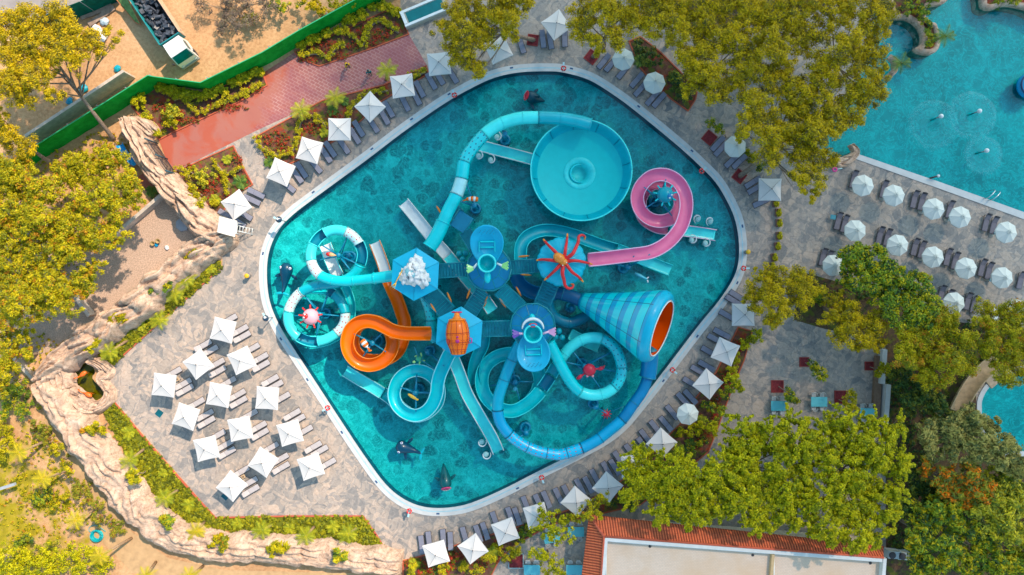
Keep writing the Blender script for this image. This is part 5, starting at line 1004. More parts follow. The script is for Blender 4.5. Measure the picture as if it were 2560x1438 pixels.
def make_octo(mat, nm, grp):
    t = empty('octagonal_parasol', (0, 0, 0), '', 'parasol', grp); r0 = 1.17; z0 = 2.3; z1 = 2.85; m = MB(); vs = []; N = 32; n = 6
    for r in range(n+1):
        f = r/n
        for i in range(N):
            a = 2*math.pi*i/N; g = (i % 4)/4; rr = r0*f/max(.92388, 1)*(1-.075*math.sin(math.pi*g)*(1 if True else 0)); vs.append((math.cos(a)*rr, math.sin(a)*rr, z1+(z0-z1)*f**1.15-.035*math.sin(math.pi*g)*f))
    m.add(vs, [[r*N+i, (r+1)*N+i, (r+1)*N+(i+1) % N, r*N+(i+1) % N] for r in range(n) for i in range(N)]); o = vs[-N:]; m.add(o+[(x, y, z-.14) for x, y, z in o], [[i, N+i, N+(i+1) % N, (i+1) % N] for i in range(N)]); m.build('canopy', mat, t)
    m = MB()
    for k in range(8): a = k*math.pi/4; m.bar((0, 0, z1+.01), (math.cos(a)*r0, math.sin(a)*r0, z0+.012), .016, n=4)
    m.build('rib', plain('rib_shade', (.60, .60, .56), .7), t); m = MB(); m.bar((0, 0, 0), (0, 0, z1+.05), .03, n=8); m.build('pole', M_POLE, t); m = MB(); m.lathe([(0, 0), (.32, 0), (.3, .1), (.06, .13), (0, .13)], n=16); m.build('base_plate', M_CONC, t)
    m = MB()
    for k in range(9): a = k*.7; m.bar((math.cos(a)*.07, math.sin(a)*.07, z1+.02), (math.cos(a)*.27, math.sin(a)*.27, z1-.03), .02, .035, 5)
    m.build('cowl_pleat', mat, t); return t
PAR = []     # (px, py, short description, zone)
protoS = make_square(); used = [False]
def put_square(px, py, ang, label, short, zone):
    p = at(px, py, 2.86); loc = Vector((p.x, p.y, .008)); rz = R(-ang)
    tilt = (nr.random(2)-.5)*.03
    if not used[0]: o = protoS; o.location = loc; o.rotation_euler = (0, 0, rz); o['label'] = label; used[0] = True
    else: o = copy_tree(protoS, loc, rz, label)
    o.rotation_euler.x += tilt[0]; o.rotation_euler.y += tilt[1]; PAR.append((px, py, short, zone))
FIELD = [(552.8,826.3,13.5,'top white square parasol of the sunny terrace','top parasol'),(489.5,912,-37,'tilted white square parasol second down the left diagonal of sunny terrace','left diagonal second parasol'),(404,964.6,7,'white square parasol furthest left on the sunny terrace above the dark hatch','leftmost parasol'),
 (599,902,-24.7,'white square parasol top of the middle diagonal on the sunny terrace','middle diagonal top parasol'),(541.8,989.6,10.5,'white square parasol at the very middle of the sunny terrace','central parasol'),(460,1043.7,19,'white square parasol of sunny terrace right of the open dark hatch','parasol beside dark hatch'),
 (664,997.9,3.8,'white square parasol nearest the pool on the sunny terrace','parasol nearest the pool'),(595.6,1074.7,-10.4,'white square parasol on sunny terrace below the central one','parasol below central one'),(511,1124.7,-13,'white square parasol low on the left edge of sunny terrace above the hatch one','low left edge parasol'),
 (721,1085.7,-15.5,'white square parasol at right edge of sunny terrace below the poolside one','right edge upper parasol'),(654,1160,32.8,'turned white square parasol near the bottom middle of the sunny terrace','bottom middle parasol'),(573.8,1219.8,39.7,'lowest white square parasol, turned like a diamond and covering a dark hatch','lowest diamond parasol'),(773.5,1170.6,-18.2,'white square parasol at the lower right corner of the sunny terrace','lower right corner parasol')]
for x, y, a, l, s_ in FIELD: put_square(x, y, a, l, s_, 'field')
NW = [(585.3,510.3,-35),(697.7,427.6,23.4),(771,373.6,16),(845.8,321.3,0),(922.5,264.8,45.4),(1003.8,211.7,-8),(1097,156,-6),(1245,120,-25),(1393,57.6,-36)]
for i, (x, y, a) in enumerate(NW[:7]): put_square(x, y, a, 'white square parasol, %s from the lifeguard chair along the upper left pool side' % ORD[i], '%s parasol from the lifeguard chair' % ORD[i], 'nw')
put_square(*NW[7], 'pale square parasol almost hidden beneath the upper left pine crown', 'parasol hidden under the pine', 'nw'); put_square(*NW[8], 'pale grey square parasol between the two pines at the top centre', 'grey parasol between the pines', 'nw')
SEr = [(1088.6,1388.8,-16),(1181.3,1377,-35.2),(1263.3,1332.8,-20.4),(1341.7,1293.4,-16),(1442,1258,40),(1521,1222,39.6),(1583,1169,-3),(1657.4,1110,41.6)]
for i, (x, y, a) in enumerate(SEr): put_square(x, y, a, 'white square parasol, %s from bottom left in the lower right poolside row' % ORD[i], '%s parasol of lower right row' % ORD[i], 'se')
for (x, y, a, l, s_) in ((1773,961.9,39,'white diamond turned square parasol just above the round looking white one','diamond parasol above the octagonal one'),(1818,881,23.7,'white square parasol on right poolside between diamond one and leafy one','right poolside middle parasol'),(1862.8,788,0,'white square parasol half under yellow leaves at the right poolside','parasol half under yellow leaves'),(1930,472,1,'pale square parasol under a bare branch at the upper right poolside','parasol under the bare branch')): put_square(x, y, a, l, s_, 'east')
o1 = make_octo(M_CANVAS2, 'o', 'octagonal parasols'); first = [True]
def put_octo(px, py, label, short, zone, rot=0):
    p = at(px, py, 2.85); loc = Vector((p.x, p.y, .008))
    if first[0]: o1.location = loc; o1.rotation_euler.z = rot; o1['label'] = label; first[0] = False
    else: copy_tree(o1, loc, rot, label)
    PAR.append((px, py, short, zone))
put_octo(1722.6, 1038, 'white octagonal parasol alone among square ones on lower right poolside', 'lone octagonal parasol', 'se', .2)
for (x, y, l) in ((1560.4,143.8,'first'),(1639,203,'second'),(1842.5,364,'third')): put_octo(x, y, 'pale octagonal parasol, %s from the top along the upper right poolside' % l, '%s upper right octagonal parasol' % l, 'ne', x*.01)
R1 = [(2164,462),(2242,487),(2342.5,521),(2409,541.7),(2525,580)]; R2 = [(2144.6,575.6),(2251.4,612.6),(2340.7,642.4),(2424,670.7),(2515,694.5)]; R3 = [(2090,663),(2393.5,758),(2478,790),(2552,775)]
for i, (x, y) in enumerate(R1): put_octo(x, y, 'ivory octagonal parasol, %s from left in the row nearest the large pool' % ORD[i], '%s parasol of row nearest large pool' % ORD[i], 'r1', x*.013)
for i, (x, y) in enumerate(R2): put_octo(x, y, 'ivory octagonal parasol, %s from left in the middle row of the east terrace' % ORD[i], '%s parasol of middle terrace row' % ORD[i], 'r2', x*.013)
for i, (x, y) in enumerate(R3): put_octo(x, y, 'ivory octagonal parasol, %s from left in the leaf covered third terrace row' % ORD[i], '%s parasol of leafy terrace row' % ORD[i], 'r3', x*.013)

# ================= LOUNGERS =================
def make_lounger(kind):
    t = empty('sun_lounger', (0, 0, 0), '', 'sun lounger', {'sling': 'light grey loungers on the sunny terrace', 'slate': 'slate cushioned poolside loungers', 'pillow': 'loungers with dark bolsters on the east terrace'}[kind])
    fab = {'sling': plain('sling_mauve_grey', (.47, .43, .43), .8, .2, .08, nsc=3), 'slate': M_SLATE, 'pillow': plain('mauve_cushion', (.22, .19, .215), .8, .2, .1, nsc=3)}[kind]
    th = .04 if kind == 'sling' else .10; W = .56
    m = MB(); m.box((.36, 0, .32), (1.24, W, th), bev=.03); m.build('seat', fab, t)
    tilt = R(26); m = MB(); m.box((-.26-.34*math.cos(tilt), 0, .33+.34*math.sin(tilt)), (.70, W, th), ry=tilt, bev=.03); m.build('backrest', fab, t)
    m = MB()
    for s_ in (-1, 1): m.box((.12, s_*(W/2+.035), .28), (1.75, .045, .06), bev=.01)
    for x in (-.74, .98): m.box((x, 0, .28), (.045, W+.07, .06), bev=.01)
    m.build('frame', M_DARK, t)
    for x in (-.6, .85):
        for s_ in (-1, 1): m = MB(); m.bar((x, s_*(W/2+.03), .26), (x, s_*(W/2+.03), 0), .025, n=6); m.build('leg', M_DARK, t)
    if kind == 'pillow': m = MB(); m.tube([Vector((-.82, -.24, .66)), Vector((-.86, 0, .68)), Vector((-.82, .24, .66))], .1, 10); m.build('bolster', M_DARK, t)
    if kind == 'sling': m = MB(); m.box((-.82, 0, .64), (.2, .46, .07), ry=tilt, bev=.03); m.build('headrest', fab, t)
    return t
LP = {}; GL = {}
def put_lounger(px, py, ang, kind, zones, pre):
    q = at(px, py, .35); loc = Vector((q.x, q.y, .008)); cand = [p for p in PAR if p[3] in zones]; near = min(cand, key=lambda p: (p[0]-px)**2+(p[1]-py)**2)
    GL.setdefault(near[2], []).append((px, py, loc, R(ang), kind, pre))
def L(pts, kind, zones, pre, angf):
    for i, p in enumerate(pts): put_lounger(p[0], p[1], p[2] if len(p) > 2 else angf(p[0], p[1]), kind, zones, pre)
FL = [(925,160),(1035,265),(1060,330),(670,415),(735,470),(800,600),(815,675),(1150,450),(1235,545),(1250,620),(370,690),(470,800),(490,860),(915,785),(1010,910),(1025,980),(1340,765),(1385,820),(1455,940),(600,995),(690,1110),(705,1180),(1130,1110),(1220,1230),(1240,1300),(1560,1105),(1605,1160),(1680,1270)]
FL = [(340+x/3.994, 760+y/3.994) for x, y in FL]+[(542.8,1089),(562.5,1113),(567.8,1132),(675.5,1120.4),(700.5,1148),(703,1170),(602,1180),(623,1207),(627,1227),(783,1118),(799,1128),(818.7,1160)]
L(FL, 'sling', ('field',), 'light grey sun lounger', lambda x, y: 30)
NWL = [(566,538.6,-35),(593.8,554,-35),(609.7,536,-32),(629.5,500,-25),(640,483,-25),(719.3,464.6,-40),(741.8,438,-55),(753.7,425,-57),(788,414,-50),(814.3,386.6,-56),(825.5,372.7,-56),(858.8,364.4,-56),(886.6,339.4,-58),(896.4,321.3,-58),(932.5,311.5,-57),(960,290.7,-60),(971.5,272.6,-60),(1011.8,257,-63),(1039.6,242,-62),(1049,222.5,-62),(1078,203,-60),(1097,192,-58),(1131,188,-58),(1303,111,-72),(1357,97,-83),(1375.5,100,-80),(1411.6,94.6,-88)]
L(NWL, 'slate', ('nw',), 'slate grey sun lounger', None)
L([(1510,153,-130),(1528.5,160,-130),(1559,178,-130),(1592.5,200,-131),(1602,222,-131),(1631,245,-131),(1648,250,-131),(1794.7,358.7,-133),(1803,372,-133),(1830,401,-135),(1848.5,404,-135)], 'slate', ('ne',), 'slate grey sun lounger', None)
L([(1882.8,455.3,-148),(1889.4,471,-150),(1904,505.5,-155),(1844,741,148),(1834,752.5,148),(1819,789,150),(1805,834,152),(1790,849,152),(1774,880,150),(1766.4,915.3,150),(1747.7,927.8,150),(1727.6,957.8,148)], 'slate', ('east',), 'slate grey sun lounger', None)
L([(1726.4,993,132),(1708.8,1000.4,132),(1681.3,1031.7,130),(1665,1060,130),(1639.8,1070,129),(1614.8,1093,128),(1608.2,1112.6,127),(1576.7,1130,126),(1547.8,1148,123),(1537.3,1169,122),(1517.6,1175,120),(1488.6,1194,118),(1471.5,1212.5,118),(1450.5,1217.7,118),(1417.9,1233.5,116),(1396.8,1241.3,116),(1366.6,1249.2,115),(1347,1257,115),(1315.4,1262.4,112),(1293,1291.3,110),(1276,1290,110),(1237.8,1301.5,110),(1212.9,1328,110),(1195.8,1334.6,110),(1161.6,1340,107),(1126,1353,93),(1107.8,1346.5,94),(1072.3,1352,97),(1053.9,1362,97)], 'slate', ('se',), 'slate grey sun lounger', None)
E_ = lambda x, y: -103
L([(2134.6,447.4),(2210,472),(2286.5,497.6),(2305,503),(2375,522.7),(2466,555.7),(2484.7,562.3)], 'pillow', ('r1',), 'mauve sun lounger with bolster', E_)
L([(2096,551.8),(2112,558.4),(2200.6,587.5),(2219,592.7),(2287.8,616.5),(2305,623),(2369.8,641.6),(2388.3,650.9),(2455.7,668),(2472.8,676),(2552,700)], 'pillow', ('r2',), 'mauve sun lounger with bolster', E_)
L([(2058,641.6),(2072.5,647),(2354,734),(2374,744),(2420,752),(2436,760),(2530,772)], 'pillow', ('r3',), 'mauve sun lounger with bolster', E_)
for short, items in GL.items():
    items.sort(key=lambda it: it[0]); n = len(items)
    for i, (px, py, loc, rz, kind, pre) in enumerate(items):
        if n == 1: w_ = ''
        else: w_ = {0: 'leftmost one ', n-1: 'rightmost one '}.get(i, ORD[i]+' from left ' if n > 3 or True else '')
        if n == 3 and i == 1: w_ = 'middle one '
        lab = '%s, %sby the %s' % (pre, w_, short) if w_ else '%s by the %s' % (pre, short)
        if kind not in LP: LP[kind] = make_lounger(kind); o = LP[kind]; o.location = loc; o.rotation_euler.z = rz; o['label'] = lab
        else: copy_tree(LP[kind], loc, rz, lab)
# ---- small tables beside loungers ----
ptab = None
for (x, y, l) in ((524,899,'small tan side table between loungers of the left diagonal second parasol'),(443,948,'small tan side table right of the leftmost parasol'),(608,1192,'small tan side table by the lowest diamond parasol')):
    p = at(x, y, .45)
    if ptab is None:
        ptab = empty('side_table', (0, 0, 0), '', 'side table', 'tan side tables'); m = MB(); m.box((0, 0, .43), (.42, .42, .05), bev=.015); m.build('table_top', plain('tan_table', (.5, .34, .2), .6), ptab)
        for sx in (-1, 1):
            for sy in (-1, 1): m = MB(); m.bar((sx*.16, sy*.16, 0), (sx*.16, sy*.16, .41), .02, n=5); m.build('leg', M_DARK, ptab)
        m = MB(); m.lathe([(0, .46), (.07, .46), (.075, .5), (.07, .51), (0, .48)], n=12); m.build('ashtray', M_DARK, ptab); ptab.location = (p.x, p.y, .01); ptab.rotation_euler.z = .5; ptab['label'] = l
    else: copy_tree(ptab, Vector((p.x, p.y, .01)), .5, l)
ptab = None
for i, (x, y) in enumerate(((2214,495),(2311,528),(2376,549),(2490,583),(2122,579),(2224,617),(2313,646),(2394,674),(2479,700))):
    p = at(x, y, .45); l = 'pale blue round side table, %s of those on the east terrace' % ORD[i]; l = 'pale blue round side table tucked beside the %s parasol of the %s row' % (ORD[(i+1 if i < 3 else 4) if i < 4 else i-4], 'poolside' if i < 4 else 'middle')
    if ptab is None:
        ptab = empty('side_table', (0, 0, 0), l, 'side table', 'pale blue side tables'); m = MB(); m.lathe([(0, .42), (.22, .42), (.235, .44), (.22, .47), (0, .47)], n=18); m.build('table_top', plain('pale_blue_plastic', (.32, .55, .62), .5), ptab); m = MB(); m.lathe([(.2, 0), (.05, .06), (.04, .42), (0, .42)], n=10); m.build('leg', M_POLE, ptab); ptab.location = (p.x, p.y, .01)
    else: copy_tree(ptab, Vector((p.x, p.y, .01)), 0, l)
t = empty('side_table', at(2083, 543, .01), 'teal square side table at the left end of the middle terrace row', 'side table'); p = at(2083, 543, .5); m = MB(); m.box((p.x, p.y, .48), (.6, .5, .05), -.15, bev=.02); m.build('table_top', plain('teal_top', (.05, .28, .34), .5), t); m = MB(); m.bar((p.x, p.y, 0), (p.x, p.y, .46), .05); m.build('leg', M_POLE, t)
# ---- dark hatches ----
for (x, y, s_, l) in ((398, 1033.5, .82, 'dark teal square hatch set in the terrace left of the parasols'), (564, 1240, .86, 'dark teal square hatch in the terrace under the lowest parasol')):
    p = at(x, y); m = MB(); m.box((p.x, p.y, .012), (s_*.86, s_*.86, .03), R(-38) if x < 500 else R(-42), bev=.008); o = m.build('floor_hatch', plain('hatch_teal', (.0, .10, .13), .5, .4, .2), org=(p.x, p.y, 0)); tag(o, l, 'hatch', 'floor hatches')
# ---- lifebuoy posts ----
lb = None
for (x, y, a, l) in ((1409,171,90,'at the top edge of the pool'),(1136,238,110,'on the upper left pool edge beside the pine'),(1754,428,40,'on the upper right pool edge beside the tree pit'),(1859,671,0,'on the right pool edge by the yellow bin'),(1681,925,-40,'on the right pool edge below the striped cone'),(1354,1194,-70,'on the bottom right pool edge'),(1023,1278,-100,'at the bottom left curve of the pool'),(819,1020,-150,'on the pool edge beside the sunny terrace')):
    p = at(x, y, 1.0)
    if lb is None:
        lb = empty('lifebuoy_post', (0, 0, 0), '', 'lifebuoy', 'red lifebuoys round the pool'); m = MB(); P = [Vector((math.cos(q)*.22, math.sin(q)*.22, 1.02)) for q in [2*math.pi*i/20 for i in range(21)]]
        for k in range(4): m = MB(); m.tube(P[k*5:k*5+6], .085, 10); m.build('ring', M_RED, lb)
        for k in range(4): m = MB(); m.tube([P[k*5+4].lerp(P[k*5+5], .3), P[k*5+4].lerp(P[k*5+5], .7)], .088, 10); m.build('white_band', M_WGEL, lb)
        m = MB(); m.bar((.0, 0, 0), (.0, 0, 1.05), .035); m.build('post', M_POLE, lb); m = MB(); m.box((.42, 0, 1.05), (.42, .2, .08), bev=.02); m.bar((0, 0, .98), (.42, 0, 1.02), .03); m.build('sign_board', plain('pale_aqua_board', (.45, .68, .72), .5), lb)
        lb.location = (p.x, p.y, .01); lb.rotation_euler.z = R(a); lb['label'] = 'red lifebuoy on post '+l
    else: copy_tree(lb, Vector((p.x, p.y, .01)), R(a), 'red lifebuoy on post '+l)
lb = None
for (x, y, a, l) in ((697,549,150,'upper'),(664,796,150,'lower')):
    p = at(x, y, 2.2)
    if lb is None:
        lb = empty('pool_lamp', (0, 0, 0), '', 'pool lamp', 'dark headed lamps'); m = MB(); m.bar((0, 0, 0), (0, 0, 2.2), .045); m.build('post', M_POLE, lb); m = MB(); m.lathe([(0, 2.05), (.3, 2.1), (.34, 2.2), (.2, 2.34), (0, 2.38)], n=16); m.build('lamp_shade', plain('blue_black', (.02, .05, .09), .3, .6), lb); m = MB(); m.ell((.1, 0, 2.37), (.13, .13, .05)); m.build('cap', M_WGEL, lb); m = MB(); m.box((.42, .05, 2.2), (.38, .2, .05)); m.build('arm', plain('pale_aqua_board', (.45, .68, .72)), lb)
        lb.location = (p.x, p.y, .01); lb.rotation_euler.z = R(a); lb['label'] = l+' dark headed lamp post on the left pool edge'
    else: copy_tree(lb, Vector((p.x, p.y, .01)), R(a-40), l+' dark headed lamp post on the left pool edge')
for (x, y, l) in ((616, 690, 'yellow topped litter bin alone on the left terrace'), (1871, 630, 'yellow topped litter bin beside the right pool edge')):
    p = at(x, y, .9); t = empty('litter_bin', (p.x, p.y, .01), l, 'litter bin', 'yellow litter bins'); m = MB(); m.lathe([(0, .01), (.2, .01), (.24, .8), (0, .8)], Matrix.Translation((p.x, p.y, 0)), 14); m.build('body', plain('grey_bin', (.3, .27, .25)), t); m = MB(); m.lathe([(.26, .78), (.27, .88), (.2, .95), (0, .96)], Matrix.Translation((p.x, p.y, 0)), 8); m.build('lid', M_YEL, t)
# ---- lifeguard chair ----
p = at(570, 567, 2.6); t = empty('lifeguard_chair', (p.x, p.y, .01), 'white lifeguard chair with canopy and ladder at the rock wall corner', 'lifeguard chair'); m = MB(); vs = []
for i in range(9):
    x = -.95+1.9*i/8
    for j in range(7): y = -.85+1.7*j/6; vs.append((x*(1-.0*abs(y)), y-.12*x, 2.75+.22*math.cos(x*1.3)+.02*math.sin(j*3.1)))
Mx = Matrix.Translation((p.x, p.y, 0)) @ Matrix.Rotation(R(-8), 4, 'Z'); m.add([Mx @ Vector(v) for v in vs]+[Mx @ (Vector(v)-Vector((0, 0, .04))) for v in vs], [[i*7+j, (i+1)*7+j, (i+1)*7+j+1, i*7+j+1] for i in range(8) for j in range(6)]+[[63+i*7+j, 63+i*7+j+1, 63+(i+1)*7+j+1, 63+(i+1)*7+j] for i in range(8) for j in range(6)]); m.build('canopy', plain('cream_canopy', (.82, .74, .64), .8), t)
for sx in (-.7, .7):
    for sy in (-.6, .6): m = MB(); m.bar(Mx @ Vector((sx, sy, 0)), Mx @ Vector((sx*.9, sy*.9, 2.8)), .04); m.build('leg', M_WGEL, t)
m = MB(); m.box(Mx @ Vector((0, 0, 1.5)), (1.1, 1.0, .08), R(-8)); m.build('seat', M_WGEL, t); m = MB()
for sy in (-.28, .28): m.bar(Mx @ Vector((1.75, sy-.1, .05)), Mx @ Vector((.8, sy, 1.9)), .035)
for k in range(5): f = (k+.5)/5; m.bar(Mx @ Vector((1.75-.95*f, -.38+.0*f, .05+1.85*f)), Mx @ Vector((1.75-.95*f, .28, .05+1.85*f)), .03)
m.build('ladder', M_WGEL, t)
# ---- planters in a row ----
pl = None
for i, (x, y) in enumerate(((1941,507),(1947,531),(1949,557),(1949,589),(1945,615),(1937,643),(1932,665))):
    p = at(x, y, .5); l = 'small brown planter with clipped green shrub, %s from the top of the row' % ORD[i]
    if pl is None:
        pl = empty('planter', (0, 0, 0), '', 'planter', 'planters along the terrace edge'); m = MB(); m.box((0, 0, .22), (.5, .85, .42), bev=.02); m.build('planter_box', plain('brown_planter', (.28, .13, .10), .7), pl); m = MB(); m.box((0, 0, .425), (.42, .77, .02)); m.build('soil', M_DARKSOIL, pl)
        leaf_object('shrub', [(nr.uniform(-.16, .16), nr.uniform(-.34, .34), .5+.15*nr.random()) for _ in range(16)], [.2]*16, 'hedge', 26, .09, pl); pl.location = (p.x, p.y, .01); pl['label'] = l
    else: copy_tree(pl, Vector((p.x, p.y, .01)), R(-4+3*i), l)
# ---- dining tables and chairs ----
dt = None; dc = None
DT = [(1948,1015,'turquoise dining table with chairs nearest the lower right poolside',0,1),(2048,1005,'turquoise dining table in the middle of the dining terrace',0,1),(2170,1033,'pale dining table half under leaves by the low wall',0,0),(1380,1345,'turquoise table under the small yellow tree beside tiled roof',10,1),(1330,1425,'turquoise table at the bottom beside the square tree planter',0,1),(1440,1250+80,'turquoise table between small tree and tiled roof corner',0,1),(1436,1425,'turquoise table at the bottom left foot of tiled roof',0,0)]
for (x, y, l, a, ch) in DT:
    p = at(x, y, .76)
    if dt is None:
        dt = empty('dining_table', (0, 0, 0), '', 'table', 'turquoise dining tables'); m = MB(); m.box((0, 0, .74), (1.75, 1.05, .05), bev=.02); m.build('tabletop', plain('turquoise_top', (.12, .52, .58), .4, .5, .05), dt)
        for sx in (-1, 1):
            for sy in (-1, 1): m = MB(); m.bar((sx*.78, sy*.43, 0), (sx*.78, sy*.43, .72), .03); m.build('leg', M_POLE, dt)
        dt.location = (p.x, p.y, .01); dt.rotation_euler.z = R(a); dt['label'] = l
    else: copy_tree(dt, Vector((p.x, p.y, .01)), R(a), l)
    if dc is None:
        dc = empty('garden_chair', (0, 0, 0), '', 'chair', 'white garden chairs'); CH = plain('white_plastic', (.55, .54, .52), .5)
        m = MB(); m.box((0, 0, .44), (.46, .46, .04), bev=.02); m.build('seat', CH, dc); m = MB(); m.tube([Vector((math.cos(q)*.27, math.sin(q)*.27+.03, .78)) for q in [R(-10+20*i) for i in range(11)]], .03, 6)
        for q in (R(30), R(60), R(90), R(120), R(150)): m.bar((math.cos(q)*.27, math.sin(q)*.27+.03, .78), (math.cos(q)*.21, math.sin(q)*.21, .45), .018, n=5)
        m.build('backrest', CH, dc)
        for sx in (-1, 1):
            for sy in (-1, 1): m = MB(); m.bar((sx*.2, sy*.2, 0), (sx*.2, sy*.2, .43), .02, n=5); m.build('leg', CH, dc)
        fresh = True
    nm = {1948: 'poolside dining table', 2048: 'middle dining table', 2170: 'table by the low wall', 1380: 'table under the small tree', 1330: 'table at the bottom edge', 1440: 'table near the roof corner', 1436: 'table at the foot of tiled roof'}[x]
    for (sx, sy, w_) in ((-.45, .72, 'upper left of'), (.45, .72, 'upper right of'), (-.45, -.72, 'lower left of'), (.45, -.72, 'lower right of')):
        q = Vector((p.x, p.y, .01))+Vector((sx, sy, 0)); l2 = 'white garden chair at the %s the %s' % (w_, nm); rz = 0 if sy > 0 else math.pi
        if fresh: dc.location = q; dc.rotation_euler.z = rz; dc['label'] = l2; fresh = False
        else: copy_tree(dc, q, rz, l2)
# ---- tree pits with dark red grates ----
PITS = [(2010,905,22,0,'beside the leafy sapling'),(1943,966,29,0,'left on the dining terrace'),(2102,993,31,0,'between middle dining table and the palm like sapling'),(2172,915,20,0,'nearest the low wall'),(1332,101,26,-8,'in front of the upper pine trunks'),(1479,143,28,-38,'under the top centre pine'),(1773,345,28,-40,'beside the third octagonal parasol'),(1848,441,27,-38,'around the leaning pine trunk'),(1290,1402,36,0,'inside the pale square planter at the bottom'),(1897,1075,30,0,'in pale frame under the big yellow trees')]
GRATE = plain('dark_red_grate', (.22, .03, .035), .8, .2, .3, nsc=6, bump=.5)
for (x, y, s_, a, l) in PITS:
    p = at(x, y); w_ = s_/S; t = empty('tree_pit', (p.x, p.y, .0), 'dark red square tree pit '+l, 'tree pit', 'dark red tree pits'); m = MB(); m.box((p.x, p.y, .03), (w_, w_, .05), R(a)); m.build('grate', GRATE, t); m = MB(); M4 = Matrix.Translation((p.x, p.y, 0)) @ Matrix.Rotation(R(a), 4, 'Z')
    for k in range(4):
        q = M4 @ Matrix.Rotation(k*math.pi/2, 4, 'Z') @ Vector((w_/2, 0, .05)); m.box(q, (.08, w_+.08-.003*k, .11+.003*k), R(a)+k*math.pi/2)
    m.build('frame', plain('pale_stone', (.42, .55, .55), .7) if x in (1290, 1897) else plain('brick_red_frame', (.34, .05, .04), .8), t)
# ---- truck ----
F = at(467, 148, 1.4); Bk = at(372, 5, 1.4); d = (F-Bk).normalized(); d.z = 0; ang = math.atan2(d.y, d.x)
A0 = at(449, 127, 1.8); A0.z = 0; t = empty('dump_truck', (A0.x, A0.y, 0), 'white cab dump truck loaded with black scrap on the building site', 'truck'); MT = Matrix.Translation((A0.x, A0.y, 0)) @ Matrix.Rotation(ang, 4, 'Z')
def tb(mb, c, dd, ry=0, bev=0): mb.box(MT @ Vector(c), dd, ang, 0, ry, bev); return mb
m = MB(); prof = [(-.95, .75), (-.95, 2.65), (.35, 2.72), (.62, 2.62), (1.05, 1.55), (1.1, .55), (.2, .5)]; vs = [MT @ Vector((x, s_*(1.08-(.1 if z > 2 else 0)), z)) for s_ in (-1, 1) for x, z in prof]; n = len(prof)
m.add(vs, [[i, (i+1) % n, n+(i+1) % n, n+i][::-1] for i in range(n)]+[list(range(n)), list(range(n, 2*n))[::-1]]); m.build('cab', plain('truck_white', (.78, .76, .72), .35, .5, .05, .4), t)
m = MB(); m.add([MT @ Vector(v) for v in ((.64, -.88, 2.60), (.64, .88, 2.60), (1.06, .95, 1.62), (1.06, -.95, 1.62))], [[0, 1, 2, 3]]); m.add([MT @ Vector(v) for v in ((.66, -.88, 2.61), (.66, .88, 2.61), (1.08, .95, 1.62), (1.08, -.95, 1.62))], [[3, 2, 1, 0]]); m.build('windscreen', plain('dark_green_glass', (.0, .09, .10), .08, .8, .3), t)
for s_ in (-1, 1): m = MB(); tb(m, (0, s_*1.06, 2.0), (1.0, .03, .6)); m.build('side_window', plain('dark_green_glass', (.0, .09, .10), .08), t); m = MB(); tb(m, (1.0, s_*1.3, 2.0), (.12, .2, .4), bev=.03); m.build('mirror', M_DARK, t); m = MB(); tb(m, (1.14, s_*.8, .85), (.06, .3, .2), bev=.02); m.build('headlight', M_WGEL, t)
m = MB(); tb(m, (1.15, 0, .55), (.18, 2.2, .3), bev=.04); m.build('bumper', plain('bumper_grey', (.3, .28, .26)), t); m = MB(); tb(m, (-4.3, 0, .85), (7.4, .9, .25)); m.build('chassis', M_DARK, t)
LB = 7.2; x0 = -1.25-LB/2
m = MB(); tb(m, (x0, 0, 1.15), (LB, 2.4, .12)); m.build('bed_floor', M_DARK, t)
m = MB(); tb(m, (x0, -1.24, 1.85), (LB, .09, 1.5)); m.build('bed_side', plain('teal_truck_side', (.02, .26, .27), .5), t); m = MB(); tb(m, (x0, 1.24, 1.85), (LB, .09, 1.5)); m.build('bed_side', plain('tan_truck_side', (.62, .40, .26), .6), t); m = MB(); tb(m, (-1.28, 0, 1.8), (.09, 2.39, 1.4)); m.build('bed_front', plain('teal_truck_side', (.02, .26, .27)), t)
for k, x in enumerate((.35, -4.6, -5.9, -7.1)):
    for s_ in (-1, 1): m = MB(); q = MT @ Vector((x, s_*.95, .5)); m.lathe([(.2, -.14), (.46, -.14), (.5, -.08), (.5, .08), (.46, .14), (.2, .14)], Matrix.Translation(q) @ Matrix.Rotation(ang, 4, 'Z') @ Matrix.Rotation(math.pi/2, 4, 'X'), 20); w_ = m.build('wheel', M_DARK, t)
sc = empty('scrap_load', MT @ Vector((x0, 0, 1.2)), 'heap of black crates and pipes in the truck bed', 'scrap heap'); m1 = MB(); m2 = MB()
for k in range(150):
    q = MT @ Vector((x0+rnd.uniform(-LB/2+.3, LB/2-.3), rnd.uniform(-1.0, 1.0), 1.5+rnd.random()*.75)); 
    if k % 3: m1.box(q, (rnd.uniform(.3, .8), rnd.uniform(.2, .5), rnd.uniform(.15, .45)), rnd.random()*3, rnd.random()-.5, rnd.random()-.5, bev=.03)
    else: a = Vector((rnd.uniform(-1, 1), rnd.uniform(-1, 1), rnd.uniform(-.4, .4))).normalized()*.35; m2.tube([q-a, q+a], .17, 10, caps=False); m2.tube([q-a, q+a], .12, 8, caps=False)
o = m1.build('crates', plain('black_plastic_scrap', (.05, .055, .07), .4, .5, .6, nsc=5), sc); o['kind'] = 'stuff'; o = m2.build('pipes', plain('charcoal_pipe', (.07, .075, .09), .35, .5, .5, nsc=5), sc); o['kind'] = 'stuff'
